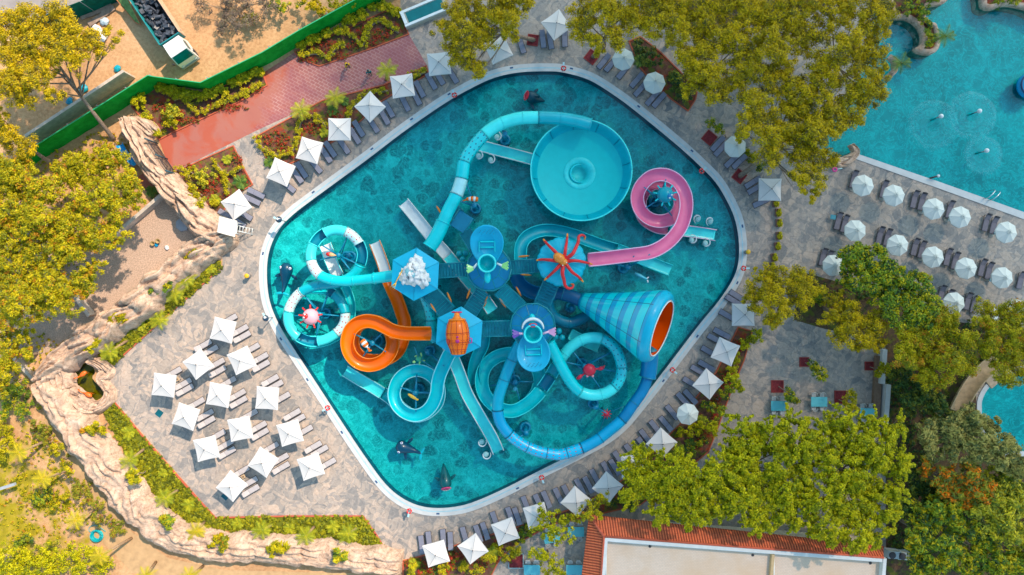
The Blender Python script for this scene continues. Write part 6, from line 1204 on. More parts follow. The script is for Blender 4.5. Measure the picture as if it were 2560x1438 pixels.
# ---- site clutter ----
def slab(name, label, cat, a, b, wd, z, mat, grp=None, h=.12):
    A, Bv = at(*a, z), at(*b, z); dd = Bv-A; c = (A+Bv)/2; m = MB(); m.box((c.x, c.y, z), (dd.length, wd, h), math.atan2(dd.y, dd.x), rx=.03); o = m.build(name, mat, org=(c.x, c.y, 0)); return tag(o, label, cat, grp)
PK = plain('weathered_plank', (.36, .26, .20), .9, .1, .3, nsc=3, bump=.5)
for i, (a, b) in enumerate((((200,40),(278,10)), ((203,46),(281,17)), ((222,62),(286,18)))): slab('timber_plank', ('upper long weathered plank', 'lower long weathered plank', 'wide short weathered plank')[i]+' lying by the dark green screen', 'plank', a, b, (.3, .35, .55)[i], .15+.01*i, PK, 'weathered planks')
t = empty('gate_panel', at(320, 35, .1), 'leaning green panel with orange frame left of the truck', 'panel'); P = [at(287,-6,1.2), at(318,-6,1.6), at(353,63,.4), at(338,56,.3)]; m = MB(); m.add(P+[p-Vector((0,0,.06)) for p in P], [[0,3,2,1],[4,5,6,7],[0,1,5,4],[1,2,6,5],[2,3,7,6],[3,0,4,7]]); m.build('panel', plain('mottled_green_panel', (.16,.30,.10), .7, .2, .4, nsc=3), t); m = MB()
for i in range(4): m.bar(P[i]+Vector((0,0,.03)), P[(i+1) % 4]+Vector((0,0,.03)), .05, n=5)
m.build('frame', plain('rusty_orange', (.55,.18,.08), .7), t)
def bag(label, x, y, r, mat, name='rubble_bag', cat='bag', grp='rubbish on the building site'):
    p = at(x, y, r*.5); m = MB(); m.ell((p.x, p.y, r*.45), (r*1.2, r, r*.55), rz=x, n=14, m=10, bump=.5, seed=x); o = m.build(name, mat, org=(p.x, p.y, 0)); tag(o, label, cat, grp)
WB = plain('white_sack', (.75,.75,.76), .7, .2, .1)
bag('large white rubble sack nearest the planks', 240, 78, .55, WB); bag('second white rubble sack right of the large one', 256, 90, .5, WB); bag('round white rubble sack below the other two', 249, 96, .38, WB); bag('white rubble sack half under the big pine crown', 186, 93, .45, WB); bag('white and blue box shaped sack by the wide plank', 261, 54, .42, plain('white_blue', (.55,.68,.75), .6)); bag('turquoise tarpaulin heap above the concrete wall', 208, 222, .42, plain('turquoise_tarp', (.0,.32,.42), .5)); bag('turquoise scrap by the upper end of the concrete wall', 293, 172, .34, plain('turquoise_tarp', (.0,.32,.42), .5)); bag('blue scrap bundle beside the concrete wall under branches', 174, 253, .34, plain('blue_scrap', (.0,.22,.38), .5)); bag('yellow rubbish sack among the white ones', 266, 76, .25, M_YEL)
bag('blue water drum on the gravel yard', 391, 612, .2, M_BLUE, 'water_drum', 'drum', 'pots on the gravel yard'); bag('white stone on the gravel yard', 417, 619, .22, WB, 'white_stone', 'stone', 'pots on the gravel yard')
for (x, y, l) in ((381, 609, 'left empty round pot on the gravel yard'), (394, 603, 'right empty round pot on the gravel yard')):
    p = at(x, y, .3); m = MB(); m.shell([(.16, 0), (.24, .32), (.27, .34), (.22, .33), (.14, .04), (0, .04)], Matrix.Translation((p.x, p.y, 0)), 18); o = m.build('plant_pot', plain('ochre_pot', (.4,.28,.12), .7), org=(p.x, p.y, 0)); tag(o, l, 'pot', 'pots on the gravel yard')
p = at(458, 562); m = MB(); m.lathe([(0, 0), (.8, .0), (.75, .22), (0, .26)], Matrix.Translation((p.x, p.y, .01)) @ Matrix.Rotation(.9, 4, 'Z'), 7, False); o = m.build('concrete_slab', plain('grey_slab', (.36,.38,.42), .8), org=(p.x, p.y, 0)); tag(o, 'grey concrete slab at the foot of the rock wall by the gravel', 'slab')
# turquoise hose coil and hose on garden
p = at(244, 1338, .1); t = empty('hose_coil', (p.x, p.y, 0), 'coil of turquoise hose on the dirt in the lower left garden', 'hose'); m = MB()
for k in range(9): r_ = .45+.05*(k % 5); m.tube([Vector((p.x+.05*math.sin(k)+math.cos(q)*r_*(1+.12*math.sin(2*q+k)), p.y+.05*math.cos(k)+math.sin(q)*r_, .06+.05*k+.02*math.sin(3*q+k))) for q in [2*math.pi*i/24 for i in range(25)]], .035, 6)
m.build('coil', plain('turquoise_hose', (.0,.42,.46), .4), t); m = MB(); m.tube(crom([p+Vector(v) for v in ((-.5,.2,.05),(-.9,.5,.05),(-.8,.9,.05),(-.2,1.1,.05),(.5,.7,.05),(.9,.4,.05))], 6)[0], .03, 6); m.build('loose_end', plain('turquoise_hose', (.0,.42,.46)), t)
m = MB(); m.tube(crom(pxs([(945,188),(928,203),(905,215),(880,224),(840,236),(800,252),(770,268),(742,276)], .05), 6)[0], .03, 6); o = m.build('garden_hose', plain('pale_hose', (.62,.36,.24), .5), org=at(880,224)); tag(o, 'thin pale hose trailing along the red path from the worker', 'hose')
for (a, b, l) in (((0,1222),(38,1210),'grey concrete post lying at the left garden edge'),): slab('concrete_post', l, 'post', a, b, .3, 1.2, plain('grey_slab', (.36,.38,.42)), h=.3)
# low solar heaters / trough at the top, gate, blue pipe
t = empty('fountain_trough', at(1060, 25), 'white framed trough planter at the upper end of the red path', 'trough'); a = at(1012,45,.9); b = at(1108,5,.9); dd = b-a; an = math.atan2(dd.y, dd.x); c = (a+b)/2; n_ = Vector((-math.sin(an), math.cos(an), 0))
m = MB(); m.box((c.x, c.y, .35), (dd.length+.6, 1.9, .7), an, bev=.04); m.build('body', plain('cream_render', (.42,.42,.36), .8), t); m = MB()
for s_ in (-1, 1): q = c+n_*.75*s_; m.box((q.x, q.y, .76), (dd.length+.6, .25, .12), an)
m.box((a.x-.1, a.y, .765), (.35, 1.24, .12), an); m.build('rim', M_WGEL, t); m = MB(); m.box((c.x+.1, c.y, .705), (dd.length-.3, 1.2, .03), an); m.build('water_tray', plain('dark_tray', (.0,.16,.17), .3), t)
t = empty('metal_gate', at(394, 385), 'dark barred metal gate between rock wall and the red path', 'gate'); a, b = at(366,348,2.2), at(418,428,2.2); dd = b-a; m = MB()
for k in range(2): m.bar((a.x, a.y, .3+1.8*k), (b.x, b.y, .3+1.8*k), .05, n=6)
for k in range(30): q = a+dd*k/29; m.bar((q.x, q.y, .2), (q.x, q.y, 2.2), .03, n=5)
m.build('bars', M_DARK, t)
for k in range(3): q = a+dd*k/2; m = MB(); m.bar((q.x, q.y, 0), (q.x, q.y, 2.5), .09, n=8); m.build('post', plain('dark_teal_metal', (.03,.09,.12)), t)
t = empty('blue_flume_piece', at(315, 385), 'bright blue discarded slide piece left of the rock wall top', 'slide piece'); m = MB(); prof, _ = half_prof(.36); m.sweep(crom([at(297,360,1.0), at(305,375,1.0), at(318,392,.9), at(334,406,.7)], 5)[0], prof, True); m.build('flume', gel('bright_blue',(.0,.30,.62)), t); m = MB(); q = at(334,407,.9); m.ell(q, (.3,.36,.2)); m.build('end_cap', gel('bright_blue',(.0,.30,.62)), t)
# ---- east pool fountains and fittings ----
fb = None
for (x, y, l, r) in ((2352,291,'left',56),(2448,278,'upper right',54),(2466,377,'lower right',42)):
    p = at(x, y, .6)
    if fb is None:
        fb = empty('fountain_ball', (0, 0, 0), '', 'fountain', 'white fountain balls'); m = MB(); m.ell((0,0,.65), (.24,.24,.24), n=20, m=14); m.build('ball', M_WGEL, fb); m = MB(); m.bar((0,0,-1.2),(0,0,.5),.06); m.build('stem', M_POLE, fb); fb.location = (p.x, p.y, 0); fb['label'] = 'white fountain ball in the large pool, left of three'
    else: copy_tree(fb, Vector((p.x, p.y, 0)), 0, 'white fountain ball in the large pool, %s of three' % l)
    c = at(x-18 if y < 300 else x-8, y+(22 if x < 2400 else 12)); m = MB()
    for rr, h in ((r, .03), (r*.8, .015), (r*.62, .015), (r*.42, .012)):
        P = []; 
        for i in range(61): q = 2*math.pi*i/60; k_ = rr/S*(1+.05*noise.noise(Vector((math.cos(q)*2, math.sin(q)*2, x)))); P.append(Vector((c.x+math.cos(q)*k_, c.y+math.sin(q)*k_, -.1)))
        m.sweep(P, [(-.35, 0), (-.1, h*.6), (.1, h*.6), (.35, 0)], False)
    o = m.build('water_ripple', M_WATER2); o['kind'] = 'structure'
    m = MB(); rr = r/S
    for i in range(700):
        q = rnd.random()*6.28; k_ = rr*(1+rnd.gauss(-.02, .10)); m.ell((c.x+math.cos(q)*k_, c.y+math.sin(q)*k_, -.06), (rnd.uniform(.015, .045), rnd.uniform(.012, .025), .012), rz=q, n=5, m=3)
    o = m.build('water_droplets', plain('aqua_foam', (.16,.70,.72), .5)); tag(o, 'ring of falling droplets round the %s fountain ball' % l, 'water drops', None, 'stuff')
t = empty('pool_ladder', at(2474, 488), 'steel pool ladder on the large pool edge', 'pool ladder')
for (a, b) in (((2458,497),(2472,478)), ((2470,501),(2485,482))): A, Bv = at(*a, .05), at(*b, -.4); m = MB(); m.tube(crom([A, A+Vector((0,0,.7)), (A+Bv)/2+Vector((0,0,1.1)), Bv+Vector((0,0,.9)), Bv-Vector((0,0,.6))], 5)[0], .045, 8); m.build('handrail', plain('steel_bright', (.6,.62,.64), .25, .5, .05, metal=.8), t)
t = empty('water_cannon', at(2340, 443), 'dark poolside water jet nozzle on the large pool coping', 'water jet'); a, b = at(2324,446,.3), at(2346,440,.6); m = MB(); m.bar(a, b, .09); m.build('barrel', M_DARK, t); m = MB(); m.ell(b, (.16,.16,.14)); m.build('nozzle', M_WGEL, t)
p = at(2087, 424, 1); t = empty('lifebuoy_post', (p.x, p.y, 0), 'pink lifebuoy on post beside the rock lip of the large pool', 'lifebuoy'); m = MB(); m.tube([Vector((p.x+math.cos(q)*.2, p.y+math.sin(q)*.2, 1)) for q in [2*math.pi*i/20 for i in range(21)]], .08, 8); m.build('ring', gel('pink_buoy', (.8,.06,.30)), t); m = MB(); m.bar((p.x, p.y, 0), (p.x, p.y, 1), .03); m.bar((p.x, p.y, .9), (p.x+.8, p.y+.12, 1.0), .05); m.build('post', plain('pale_aqua_board', (.45,.68,.72)), t)
p = at(2584, 212, .5); t = empty('round_float', (p.x, p.y, -.2), 'pale round basin at the right edge of the large pool', 'float'); m = MB(); m.shell([(0,.2),(1.0,.25),(1.2,.5),(1.35,.5),(1.4,-.2)], Matrix.Translation((p.x, p.y, 0)), 32); m.build('basin', M_BLUE, t); m = MB(); m.tube([Vector((p.x+math.cos(q)*1.3, p.y+math.sin(q)*1.3, .5)) for q in [2*math.pi*i/32 for i in range(33)]], .1, 8); m.build('rim', M_NAVY, t)
t = empty('tan_waterslide', at(2430, 960), 'tan open water slide trough curving beside the small right pool', 'water slide'); C, _ = crom([at(2505,900,1.6), at(2465,925,1.5), at(2435,958,1.4), at(2412,995,1.3), at(2395,1030,1.2)], 6); prof, ee = half_prof(.8, .08); m = MB(); m.sweep(C, prof, True); m.build('trough', plain('tan_fibreglass', (.52,.36,.20), .5, .4, .25, nsc=2), t); m = MB()
for i in (6, 12, 18): dd = (C[i+1]-C[i-1]).normalized()*.05; m = MB(); m.sweep([C[i]-dd, C[i]+dd], [(x*1.03, y*1.03) for x, y in prof], True); m.build('joint', plain('dark_tan', (.2,.13,.08)), t)
for i in (4, 14, 22): m = MB(); m.bar((C[i].x, C[i].y, 0), C[i]-Vector((0,0,.8)), .12); m.build('support_leg', M_CONC, t)
m = MB(); m.box(at(2485, 948, .12), (1.8, 1.2, .2), R(40), bev=.03); o = m.build('stone_step', plain('sand_paving', (.50,.36,.24), .8, .2, .2, nsc=3), org=at(2485,948)); tag(o, 'sand coloured step between the tan slide and small pool', 'step')
# ---- no-diving style depth marks on coping ----
for i, (x, y) in enumerate([(1278,178),(1432,185),(1598,276),(1722,389),(1852,568),(1845,707),(1744,836),(1657,949),(1288,1215),(1093,1282),(945,1206),(862,1082),(778,948),(706,838),(665,634),(785,500),(930,396),(1030,326),(1131,253)]):
    p = at(x, y, .08); q = min(OUT_W, key=lambda v: (v-Vector((p.x, p.y, 0))).length); j = OUT_W.index(q); dd = OUT_W[(j+1) % len(OUT_W)]-OUT_W[j-1]; pin = inset(OUT_W, sg*.26)[j]
    m = MB(); m.box((pin.x, pin.y, .082), (.34, .17, .012), math.atan2(dd.y, dd.x)); m.build('x', M_NAVY) if False else None
    o = m.build('depth_marker', plain('marker_blue', (.03,.10,.22), .5), org=(pin.x, pin.y, .075)); tag(o, 'small dark depth marker on the pool coping, %s clockwise from the top' % (ORD+['seventeenth','eighteenth','nineteenth'])[i], 'depth marker', 'depth markers on the pool coping')
# ---- people ----
def person(name, label, px, py, heading, shirt, trousers, hair, bend=.35):
    p = at(px, py, .9); t = empty('person', (p.x, p.y, .016), label, 'person'); M = Matrix.Translation((p.x, p.y, .016)) @ Matrix.Rotation(heading, 4, 'Z')
    # skeleton as connected edges, one continuous skinned body leaning a little forward (+x)
    b = bend; J = {'pel': (0,0,.92,.13), 'sp': (b*.25,0,1.15,.125), 'ch': (b*.55,0,1.38,.135), 'nk': (b*.75,0,1.50,.055), 'hd0': (b*.82,0,1.58,.075), 'hd': (b*.9,0,1.68,.095), 'hdt': (b*.95,0,1.76,.07)}
    for s_, k in ((-1,'l'),(1,'r')):
        J['sh'+k] = (b*.6, s_*.18, 1.42, .065); J['el'+k] = (b*.75+.12, s_*.27, 1.18, .045); J['wr'+k] = (b*.8+.36, s_*.20, 1.05, .032); J['pa'+k] = (b*.8+.43, s_*.18, 1.03, .032)
        J['hp'+k] = (0, s_*.09, .88, .10); J['kn'+k] = (.08*s_+.03, s_*.11, .48, .065); J['an'+k] = (.10*s_-.02, s_*.12, .09, .045); J['to'+k] = (.10*s_+.14, s_*.13, .04, .04)
        for fi, (dx, dy) in enumerate(((.07,.028),(.085,.01),(.08,-.01),(.065,-.028))): J['f%d%s' % (fi, k)] = (b*.8+.43+dx, s_*.18+dy, 1.01, .010)
        J['th'+k] = (b*.8+.44, s_*.18-s_*.055, 1.03, .011)
    E = [('pel','sp'),('sp','ch'),('ch','nk'),('nk','hd0'),('hd0','hd'),('hd','hdt')]
    for k in 'lr': E += [('ch','sh'+k),('sh'+k,'el'+k),('el'+k,'wr'+k),('wr'+k,'pa'+k),('pa'+k,'th'+k),('pel','hp'+k),('hp'+k,'kn'+k),('kn'+k,'an'+k),('an'+k,'to'+k)]+[('pa'+k,'f%d%s' % (i, k)) for i in range(4)]
    names = list(J); me = bpy.data.meshes.new('body'); og = ORG[t]; me.from_pydata([tuple((M @ Vector(J[n][:3]))-og) for n in names], [(names.index(a), names.index(c)) for a, c in E], []); o = bpy.data.objects.new('body', me); COL.objects.link(o); o.parent = t
    sk = o.modifiers.new('skin', 'SKIN'); 
    for i, n in enumerate(names): me.skin_vertices[0].data[i].radius = (J[n][3],)*2; me.skin_vertices[0].data[i].use_root = (n == 'pel')
    ss = o.modifiers.new('sub', 'SUBSURF'); ss.levels = 1; ss.render_levels = 1; me.materials.append(M_SKIN); sk.use_smooth_shade = True
    m = MB(); m.tube([M @ Vector(v) for v in ((0,0,.86),(b*.25,0,1.12),(b*.55,0,1.38),(b*.68,0,1.47))], .17, 14, rad=[1,.98,1.12,.55]); 
    for k in 'lr': m.tube([M @ Vector(J['sh'+k][:3]), M @ Vector(J['sh'+k][:3]).lerp(Vector(J['el'+k][:3]), .75)], .085, 10, rad=[1.1,.85])
    m.build('shirt', shirt, t); m = MB(); m.lathe([(.165,.80),(.17,.95),(.15,1.0)], M, 12)
    for k in 'lr': m.tube([M @ Vector(J[j+k][:3]) for j in ('hp','kn','an')], .1, 10, rad=[1.1,.85,.65])
    m.build('trousers', trousers, t); m = MB(); h = M @ Vector((b*.9-.015,0,1.70)); m.ell(h, (.115,.105,.11)); m.build('hair', hair, t)
    m = MB(); f = M @ Vector((b*.9+.095,0,1.665)); m.ell(f, (.025,.018,.025), n=8, m=6); m.build('nose', M_SKIN, t); m = MB()
    for s_ in (-1, 1): m.ell(M @ Vector((b*.9+.085, .035*s_, 1.69)), (.014,)*3, n=6, m=4)
    m.build('eyes', M_DARK, t)
    for k in 'lr': m = MB(); q = M @ Vector((J['an'+k][0]+.06, J['an'+k][1], .05)); m.ell(q, (.14,.055,.055), rz=heading); m.build('shoe', M_DARK, t)
    return t, M
person('p', 'person in a yellow shirt bending over on the red path', 865, 160, R(-50), plain('yellow_cloth', (.75,.42,.01), .8), plain('brown_cloth', (.16,.09,.05), .8), plain('black_hair', (.01,.01,.012), .5), .5)
tp_, Mp = person('p', 'person in a teal shirt holding a hose on the red path', 922, 179, R(-70), plain('teal_cloth', (.0,.16,.17), .8), plain('dark_cloth', (.02,.04,.05), .8), plain('black_hair', (.01,.01,.012), .5), .25)
p = at(1972, 801, .9)
# ================= TREES AND PLANTS =================
def crown_clumps(lobes, z, dens, flat, thr, seed, streak=0, rag=.18, puff=(.28, .26)):
    pts = []; rad = []
    for k, (px, py, rp) in enumerate(lobes):
        zc = z+((k*37) % 7-3)*.22; c = at(px, py, zc); r = rp/S*(H-zc)/H; n = max(9, int(dens*math.pi*r*r*1.5)); small = r < 1.0
        for _ in range(n):
            a = nr.random()*2*math.pi; ct = nr.random()**.8; st_ = math.sqrt(max(0, 1-ct*ct)); rr = r*(1-abs(nr.normal())*.12)
            if nr.random() < .26: rr *= .45+.3*nr.random()
            d = Vector((math.cos(a)*st_, math.sin(a)*st_, ct*flat)); q = c+d*rr
            g = noise.noise(Vector((q.x*.55, q.y*.55, q.z*.5+seed)))
            if g < thr and not small: continue
            q += Vector((nr.normal()*rag, nr.normal()*rag, nr.normal()*.15+g*1.1)); s_ = (puff[0]+puff[1]*nr.random())*(.7 if small else 1)
            if streak:
                out = Vector((d.x, d.y-.45, 0)).normalized(); out = (out+Vector((nr.normal()*.25, nr.normal()*.25, 0))).normalized()
                for j in range(4): e = q+out*.30*j+Vector((0, 0, .12-.11*j*j*.5)); pts.append(tuple(e)); rad.append(s_*(1-.13*j)*.8)
            else: pts.append(tuple(q)); rad.append(s_)
    return pts, rad
TREES = []
def tree(name, label, cat, lobes, z, kind, base=None, dens=3.2, per=44, leaf=.11, flat=.62, thr=-.22, asp=2.2, streak=0, group=None, tr=.17, up=.5, limbs=True, puff=(.28, .26), rn=.45):
    cx = sum(l[0]*l[2] for l in lobes)/sum(l[2] for l in lobes); cy = sum(l[1]*l[2] for l in lobes)/sum(l[2] for l in lobes)
    if base is None: b = at(cx, cy, z); b = Vector((b.x, b.y, 0))
    else: b = at(*base)
    t = empty(name, b, label, cat, group); seed = len(TREES)*3.3; TREES.append(t)
    top = at(cx, cy, z-.4*1); pts = [b-Vector((0, 0, .1)), b.lerp(top, .3)+Vector((.12, -.1, .2)), b.lerp(top, .65)+Vector((-.1, .1, .1)), top]; C, _ = crom(pts, 5); n = len(C)
    m = MB(); m.tube(C, tr, 9, rad=[1.25-.75*i/(n-1) for i in range(n)]); m.build('trunk', M_BARK, t)
    if limbs:
        for k, (px, py, rp) in enumerate(lobes):
            e = at(px, py, z+.1); s_ = C[int(n*(.5+.05*(k % 6)))]; m = MB(); mid_ = s_.lerp(e, .5)+Vector((rnd.uniform(-.3, .3), rnd.uniform(-.3, .3), .1)); P, _ = crom([s_, mid_, e], 4); m.tube(P, tr*.42, 6, rad=[1.2-.9*i/(len(P)-1) for i in range(len(P))])
            for _ in range(3): a = rnd.random()*6.28; m.bar(P[4], e+Vector((math.cos(a), math.sin(a), .25))*rp/S*.7, tr*.14, tr*.06, 5)
            m.build('limb', M_BARK, t)
    p, r = crown_clumps(lobes, z, dens, flat, thr, seed, streak, puff=puff); o = leaf_object('crown', p, r, kind, per, leaf, t, up=up, aspect=asp, rn=rn); return t
PN = dict(kind='pine', dens=4.4, per=105, leaf=.085, thr=-.5, asp=2.3, puff=(.36, .24), rn=.35, up=.3, flat=.5, group='stone pines')
tree('pine_tree', 'big leaning yellow green pine at the top left over the building site', 'tree', [(30,60,38),(80,60,46),(140,55,46),(180,85,32),(55,130,56),(125,130,54),(175,125,45),(230,100,30),(285,95,20),(30,200,46),(95,190,40),(55,240,36),(140,235,22),(200,150,30),(255,130,20)], 8, base=(285,350), tr=.2, **PN)
tree('pine_tree', 'small pine crown at the far left below the concrete wall end', 'tree', [(25,345,36),(65,365,26),(10,300,24)], 6, base=(135,412), tr=.2, **PN)
OL = dict(kind='olive', dens=5.2, per=64, leaf=.105, thr=-.42, asp=2.2, group='olive toned trees left of the rock wall')
tree('broadleaf_tree', 'leafy yellow tree at the left edge beside the green fence foot', 'tree', [(55,450,54),(20,520,56),(110,480,46),(95,550,48),(25,590,52),(10,430,40)], 5.5, **OL)
tree('broadleaf_tree', 'orange tinged tree nearest the upper rock wall and blue slide piece', 'tree', [(215,430,52),(285,405,42),(330,455,34),(250,495,48),(170,440,38),(335,500,24),(295,525,32),(240,390,22)], 5, **OL)
tree('broadleaf_tree', 'dense yellow green tree left of the gravel yard pots', 'tree', [(110,620,54),(175,620,54),(245,590,42),(285,585,28),(195,555,50),(300,610,18),(150,560,30)], 5, **OL)
tree('broadleaf_tree', 'broad yellow green tree at left above the shaded gravel', 'tree', [(45,680,56),(125,705,54),(55,755,52),(165,745,42),(210,705,34),(15,800,36),(235,670,24),(110,770,30)], 5, **OL)
tree('broadleaf_tree', 'small dark olive tree at the left edge above the pond corner', 'tree', [(25,860,34),(60,840,24),(20,915,30),(70,885,18),(8,960,26)], 3.5, **OL)
tree('pine_tree', 'pine overhanging the top pool edge at upper middle left', 'tree', [(1150,15,40),(1235,15,46),(1110,65,22),(1150,60,34),(1215,50,40),(1128,105,28),(1170,110,34),(1150,145,30),(1185,160,24),(1207,90,30),(1265,60,32),(1290,20,36),(1275,85,20),(1200,185,12),(1320,10,24)], 7.5, base=(1335,100), tr=.2, **PN)
tree('pine_tree', 'pine at the top centre right of the grey parasol', 'tree', [(1460,30,40),(1450,75,28),(1520,40,46),(1488,100,24),(1578,55,36),(1600,20,40),(1538,100,26),(1500,128,14),(1650,5,34),(1625,60,20)], 7.5, base=(1482,142), tr=.2, **PN)
tree('pine_tree', 'pine left of the wide grove, above the octagonal parasols', 'tree', [(1680,20,46),(1740,45,48),(1645,65,30),(1695,80,32),(1780,15,44)], 8, **PN)
tree('pine_tree', 'pine in the wide grove nearest the middle of the pool side', 'tree', [(1740,115,44),(1790,95,46),(1850,110,52),(1775,165,50),(1735,195,38),(1845,180,52),(1712,145,26),(1790,235,32),(1725,225,20)], 8, base=(1715,245), **PN)
tree('pine_tree', 'pine at the top of the wide grove', 'tree', [(1860,30,52),(1930,55,52),(1990,25,52),(1920,120,50),(2005,100,50)], 8.2, **PN)
tree('pine_tree', 'pine at the right end of the grove overhanging the large pool bay', 'tree', [(2075,30,50),(2145,30,46),(2185,70,38),(2100,110,56),(2165,140,44),(2060,180,52),(2150,205,48),(2185,240,28),(2125,275,44),(2200,20,30),(2210,180,18)], 8.2, **PN)
tree('pine_tree', 'lowest leaning pine of the grove with trunk in a red tree pit', 'tree', [(1930,190,52),(1985,240,52),(1880,265,46),(1895,325,46),(1960,310,52),(2030,260,52),(2040,330,44),(1990,375,50),(1930,385,38),(2080,300,42),(2030,440,36),(2058,400,32),(2030,485,18),(1990,455,24),(1860,330,20)], 8, base=(1850,440), tr=.24, **PN)
tree('pine_tree', 'loose yellow green pine over the right poolside parasol', 'tree', [(1900,720,38),(1955,700,40),(2010,710,34),(1930,765,40),(1875,755,22),(1990,760,30),(1930,800,24),(1905,680,20),(2040,735,20)], 6, **PN)
GN = dict(kind='green', dens=5.2, per=48, leaf=.14, thr=-.38, asp=1.8)
tree('broadleaf_tree', 'dark green leafy tree beside the first parasol of the leafy terrace row', 'tree', [(2130,650,40),(2175,645,34),(2150,695,40),(2215,680,28),(2115,690,22),(2190,700,30)], 6, **GN)
tree('broadleaf_tree', 'larger dark green leafy tree in the centre of the right side', 'tree', [(2230,725,44),(2285,720,44),(2250,775,46),(2310,765,32),(2200,755,28),(2295,810,34),(2250,690,22)], 6.2, **GN)
tree('pine_tree', 'golden pine overhanging the top of the dining terrace', 'tree', [(2090,758,24),(2118,790,36),(2160,825,38),(2110,835,30),(2185,860,24),(2068,795,22),(2195,800,26),(2150,862,18)], 5.5, base=(2060,770), **PN)
tree('pine_tree', 'shaggy olive pine right of the dining terrace low wall', 'tree', [(2275,850,48),(2335,825,46),(2400,855,38),(2370,900,44),(2300,905,44),(2330,950,32),(2258,890,30),(2350,780,26),(2410,910,26),(2380,800,24)], 6.5, base=(2290,880), **{**PN, 'kind': 'olive'})
tree('pine_tree', 'shaggy olive pine at the right edge above the small pool', 'tree', [(2480,785,38),(2540,785,38),(2500,845,48),(2548,865,40),(2508,915,42),(2545,950,28),(2450,810,18),(2460,870,26)], 6.5, **{**PN, 'kind': 'olive'})
YL = dict(kind='yellow', dens=3.7, per=44, leaf=.11, thr=-.42, asp=1.9, streak=1, group='big yellow green trees by the tiled roof')
tree('broadleaf_tree', 'big yellow green tree covering the parasols at the left end of tiled roof', 'tree', [(1600,1165,40),(1640,1190,46),(1695,1175,44),(1735,1210,46),(1600,1225,42),(1665,1250,42),(1720,1275,34),(1775,1255,38),(1650,1285,18),(1580,1140,20)], 6.5, **YL)
tree('broadleaf_tree', 'big yellow green tree in the middle drooping over tiled roof', 'tree', [(1865,1105,46),(1845,1160,44),(1925,1095,46),(1990,1105,48),(1895,1200,52),(1965,1180,52),(1855,1255,42),(1925,1265,42),(1985,1265,46),(1850,1050,22),(1800,1180,34),(1790,1220,30),(1900,1300,26),(1960,1050,24)], 7, **YL)
tree('broadleaf_tree', 'biggest yellow green tree at the right end of tiled roof', 'tree', [(2060,1100,50),(2125,1090,42),(2185,1110,46),(2100,1175,52),(2165,1185,52),(2225,1160,38),(2055,1245,46),(2125,1260,52),(2195,1255,44),(2080,1325,34),(2145,1330,34),(2200,1330,26),(2245,1065,20),(2110,1040,22),(2035,1310,20),(2180,1060,22),(2235,1220,24)], 7.2, **YL)
SG = dict(dens=5.0, per=46, leaf=.14, thr=-.36, asp=2.6, group='mixed trees in the lower right garden')
tree('feathery_tree', 'grey green feathery tree right of the biggest yellow tree', 'tree', [(2320,1080,38),(2380,1075,44),(2440,1105,42),(2500,1125,44),(2340,1120,34),(2420,1050,32),(2540,1165,30),(2470,1060,24),(2400,1130,28)], 6, kind='sage', **SG)
tree('flowering_tree', 'green tree with bright orange flowers in the lower right garden', 'tree', [(2318,1170,24),(2360,1205,34),(2410,1190,38),(2450,1220,30),(2420,1245,26),(2385,1230,24)], 5.5, kind='flower', **SG)
tree('broadleaf_tree', 'pale green tree at the right edge below the feathery tree', 'tree', [(2500,1200,42),(2542,1245,44),(2440,1290,32),(2520,1320,38),(2552,1360,34),(2480,1255,36),(2470,1310,26)], 5.5, kind='light', **SG)
tree('broadleaf_tree', 'deep green tree directly right of tiled roof', 'tree', [(2295,1295,38),(2350,1275,42),(2290,1350,36),(2350,1380,44),(2300,1410,34)], 5, kind='green', **SG)
tree('broadleaf_tree', 'dark green tree in the bottom right corner', 'tree', [(2420,1400,42),(2395,1320,32),(2500,1405,44),(2550,1425,30),(2450,1350,28)], 5, kind='green', **SG)
tree('broadleaf_tree', 'shadowy bluish green tree beneath the shaggy pines', 'tree', [(2250,950,30),(2290,975,34),(2270,1010,24),(2330,1010,30),(2360,1050,24)], 3.5, kind='dark', **SG)
tree('broadleaf_tree', 'low dark green tree between yellow tree and orange flowered tree', 'tree', [(2300,1225,30),(2330,1250,30),(2280,1190,22),(2270,1265,22),(2400,1275,24),(2440,1180,20)], 3.2, kind='dark', **SG)
SM = dict(kind='yellow', dens=3.0, per=34, leaf=.12, thr=-.2, asp=1.9, tr=.09, group='slender young trees')
tree('young_tree', 'golden slender tree above the turquoise tables left of tiled roof', 'tree', [(1350,1270,14),(1341,1312,16),(1368,1325,24),(1394,1312,24),(1410,1296,24),(1389,1345,18),(1420,1335,16),(1370,1290,16)], 4, streak=0, **SM)
tree('young_tree', 'slender green tree between two diamond parasols near tiled roof corner', 'tree', [(1486,1262,22),(1507,1257,16),(1466,1275,22),(1490,1285,16),(1450,1290,14),(1500,1240,12)], 4, **{**SM, 'kind': 'olive'})
tree('young_tree', 'slender tree at the bottom edge beside the pale square planter', 'tree', [(1368,1395,22),(1390,1420,26),(1350,1385,14),(1400,1440,20),(1330,1380,12),(1370,1440,16)], 4, **SM)
tree('young_tree', 'sparse sapling beside the top tree pit of the dining terrace', 'tree', [(2028,910,12),(2036,930,13),(2048,938,9)], 2.5, **{**SM, 'kind': 'green', 'tr': .05}, base=(2012,906))
tree('young_tree', 'sparse sapling above the poolside dining table', 'tree', [(1976,980,11),(1988,998,11),(1978,1000,9)], 2.5, **{**SM, 'kind': 'green', 'tr': .05}, base=(1945,965))
tree('young_tree', 'tufty sapling beside the right tree pit of the dining terrace', 'tree', [(2120,990,13),(2128,1008,14),(2118,1025,12),(2135,1015,9)], 2.5, **{**SM, 'kind': 'hedge', 'tr': .05})
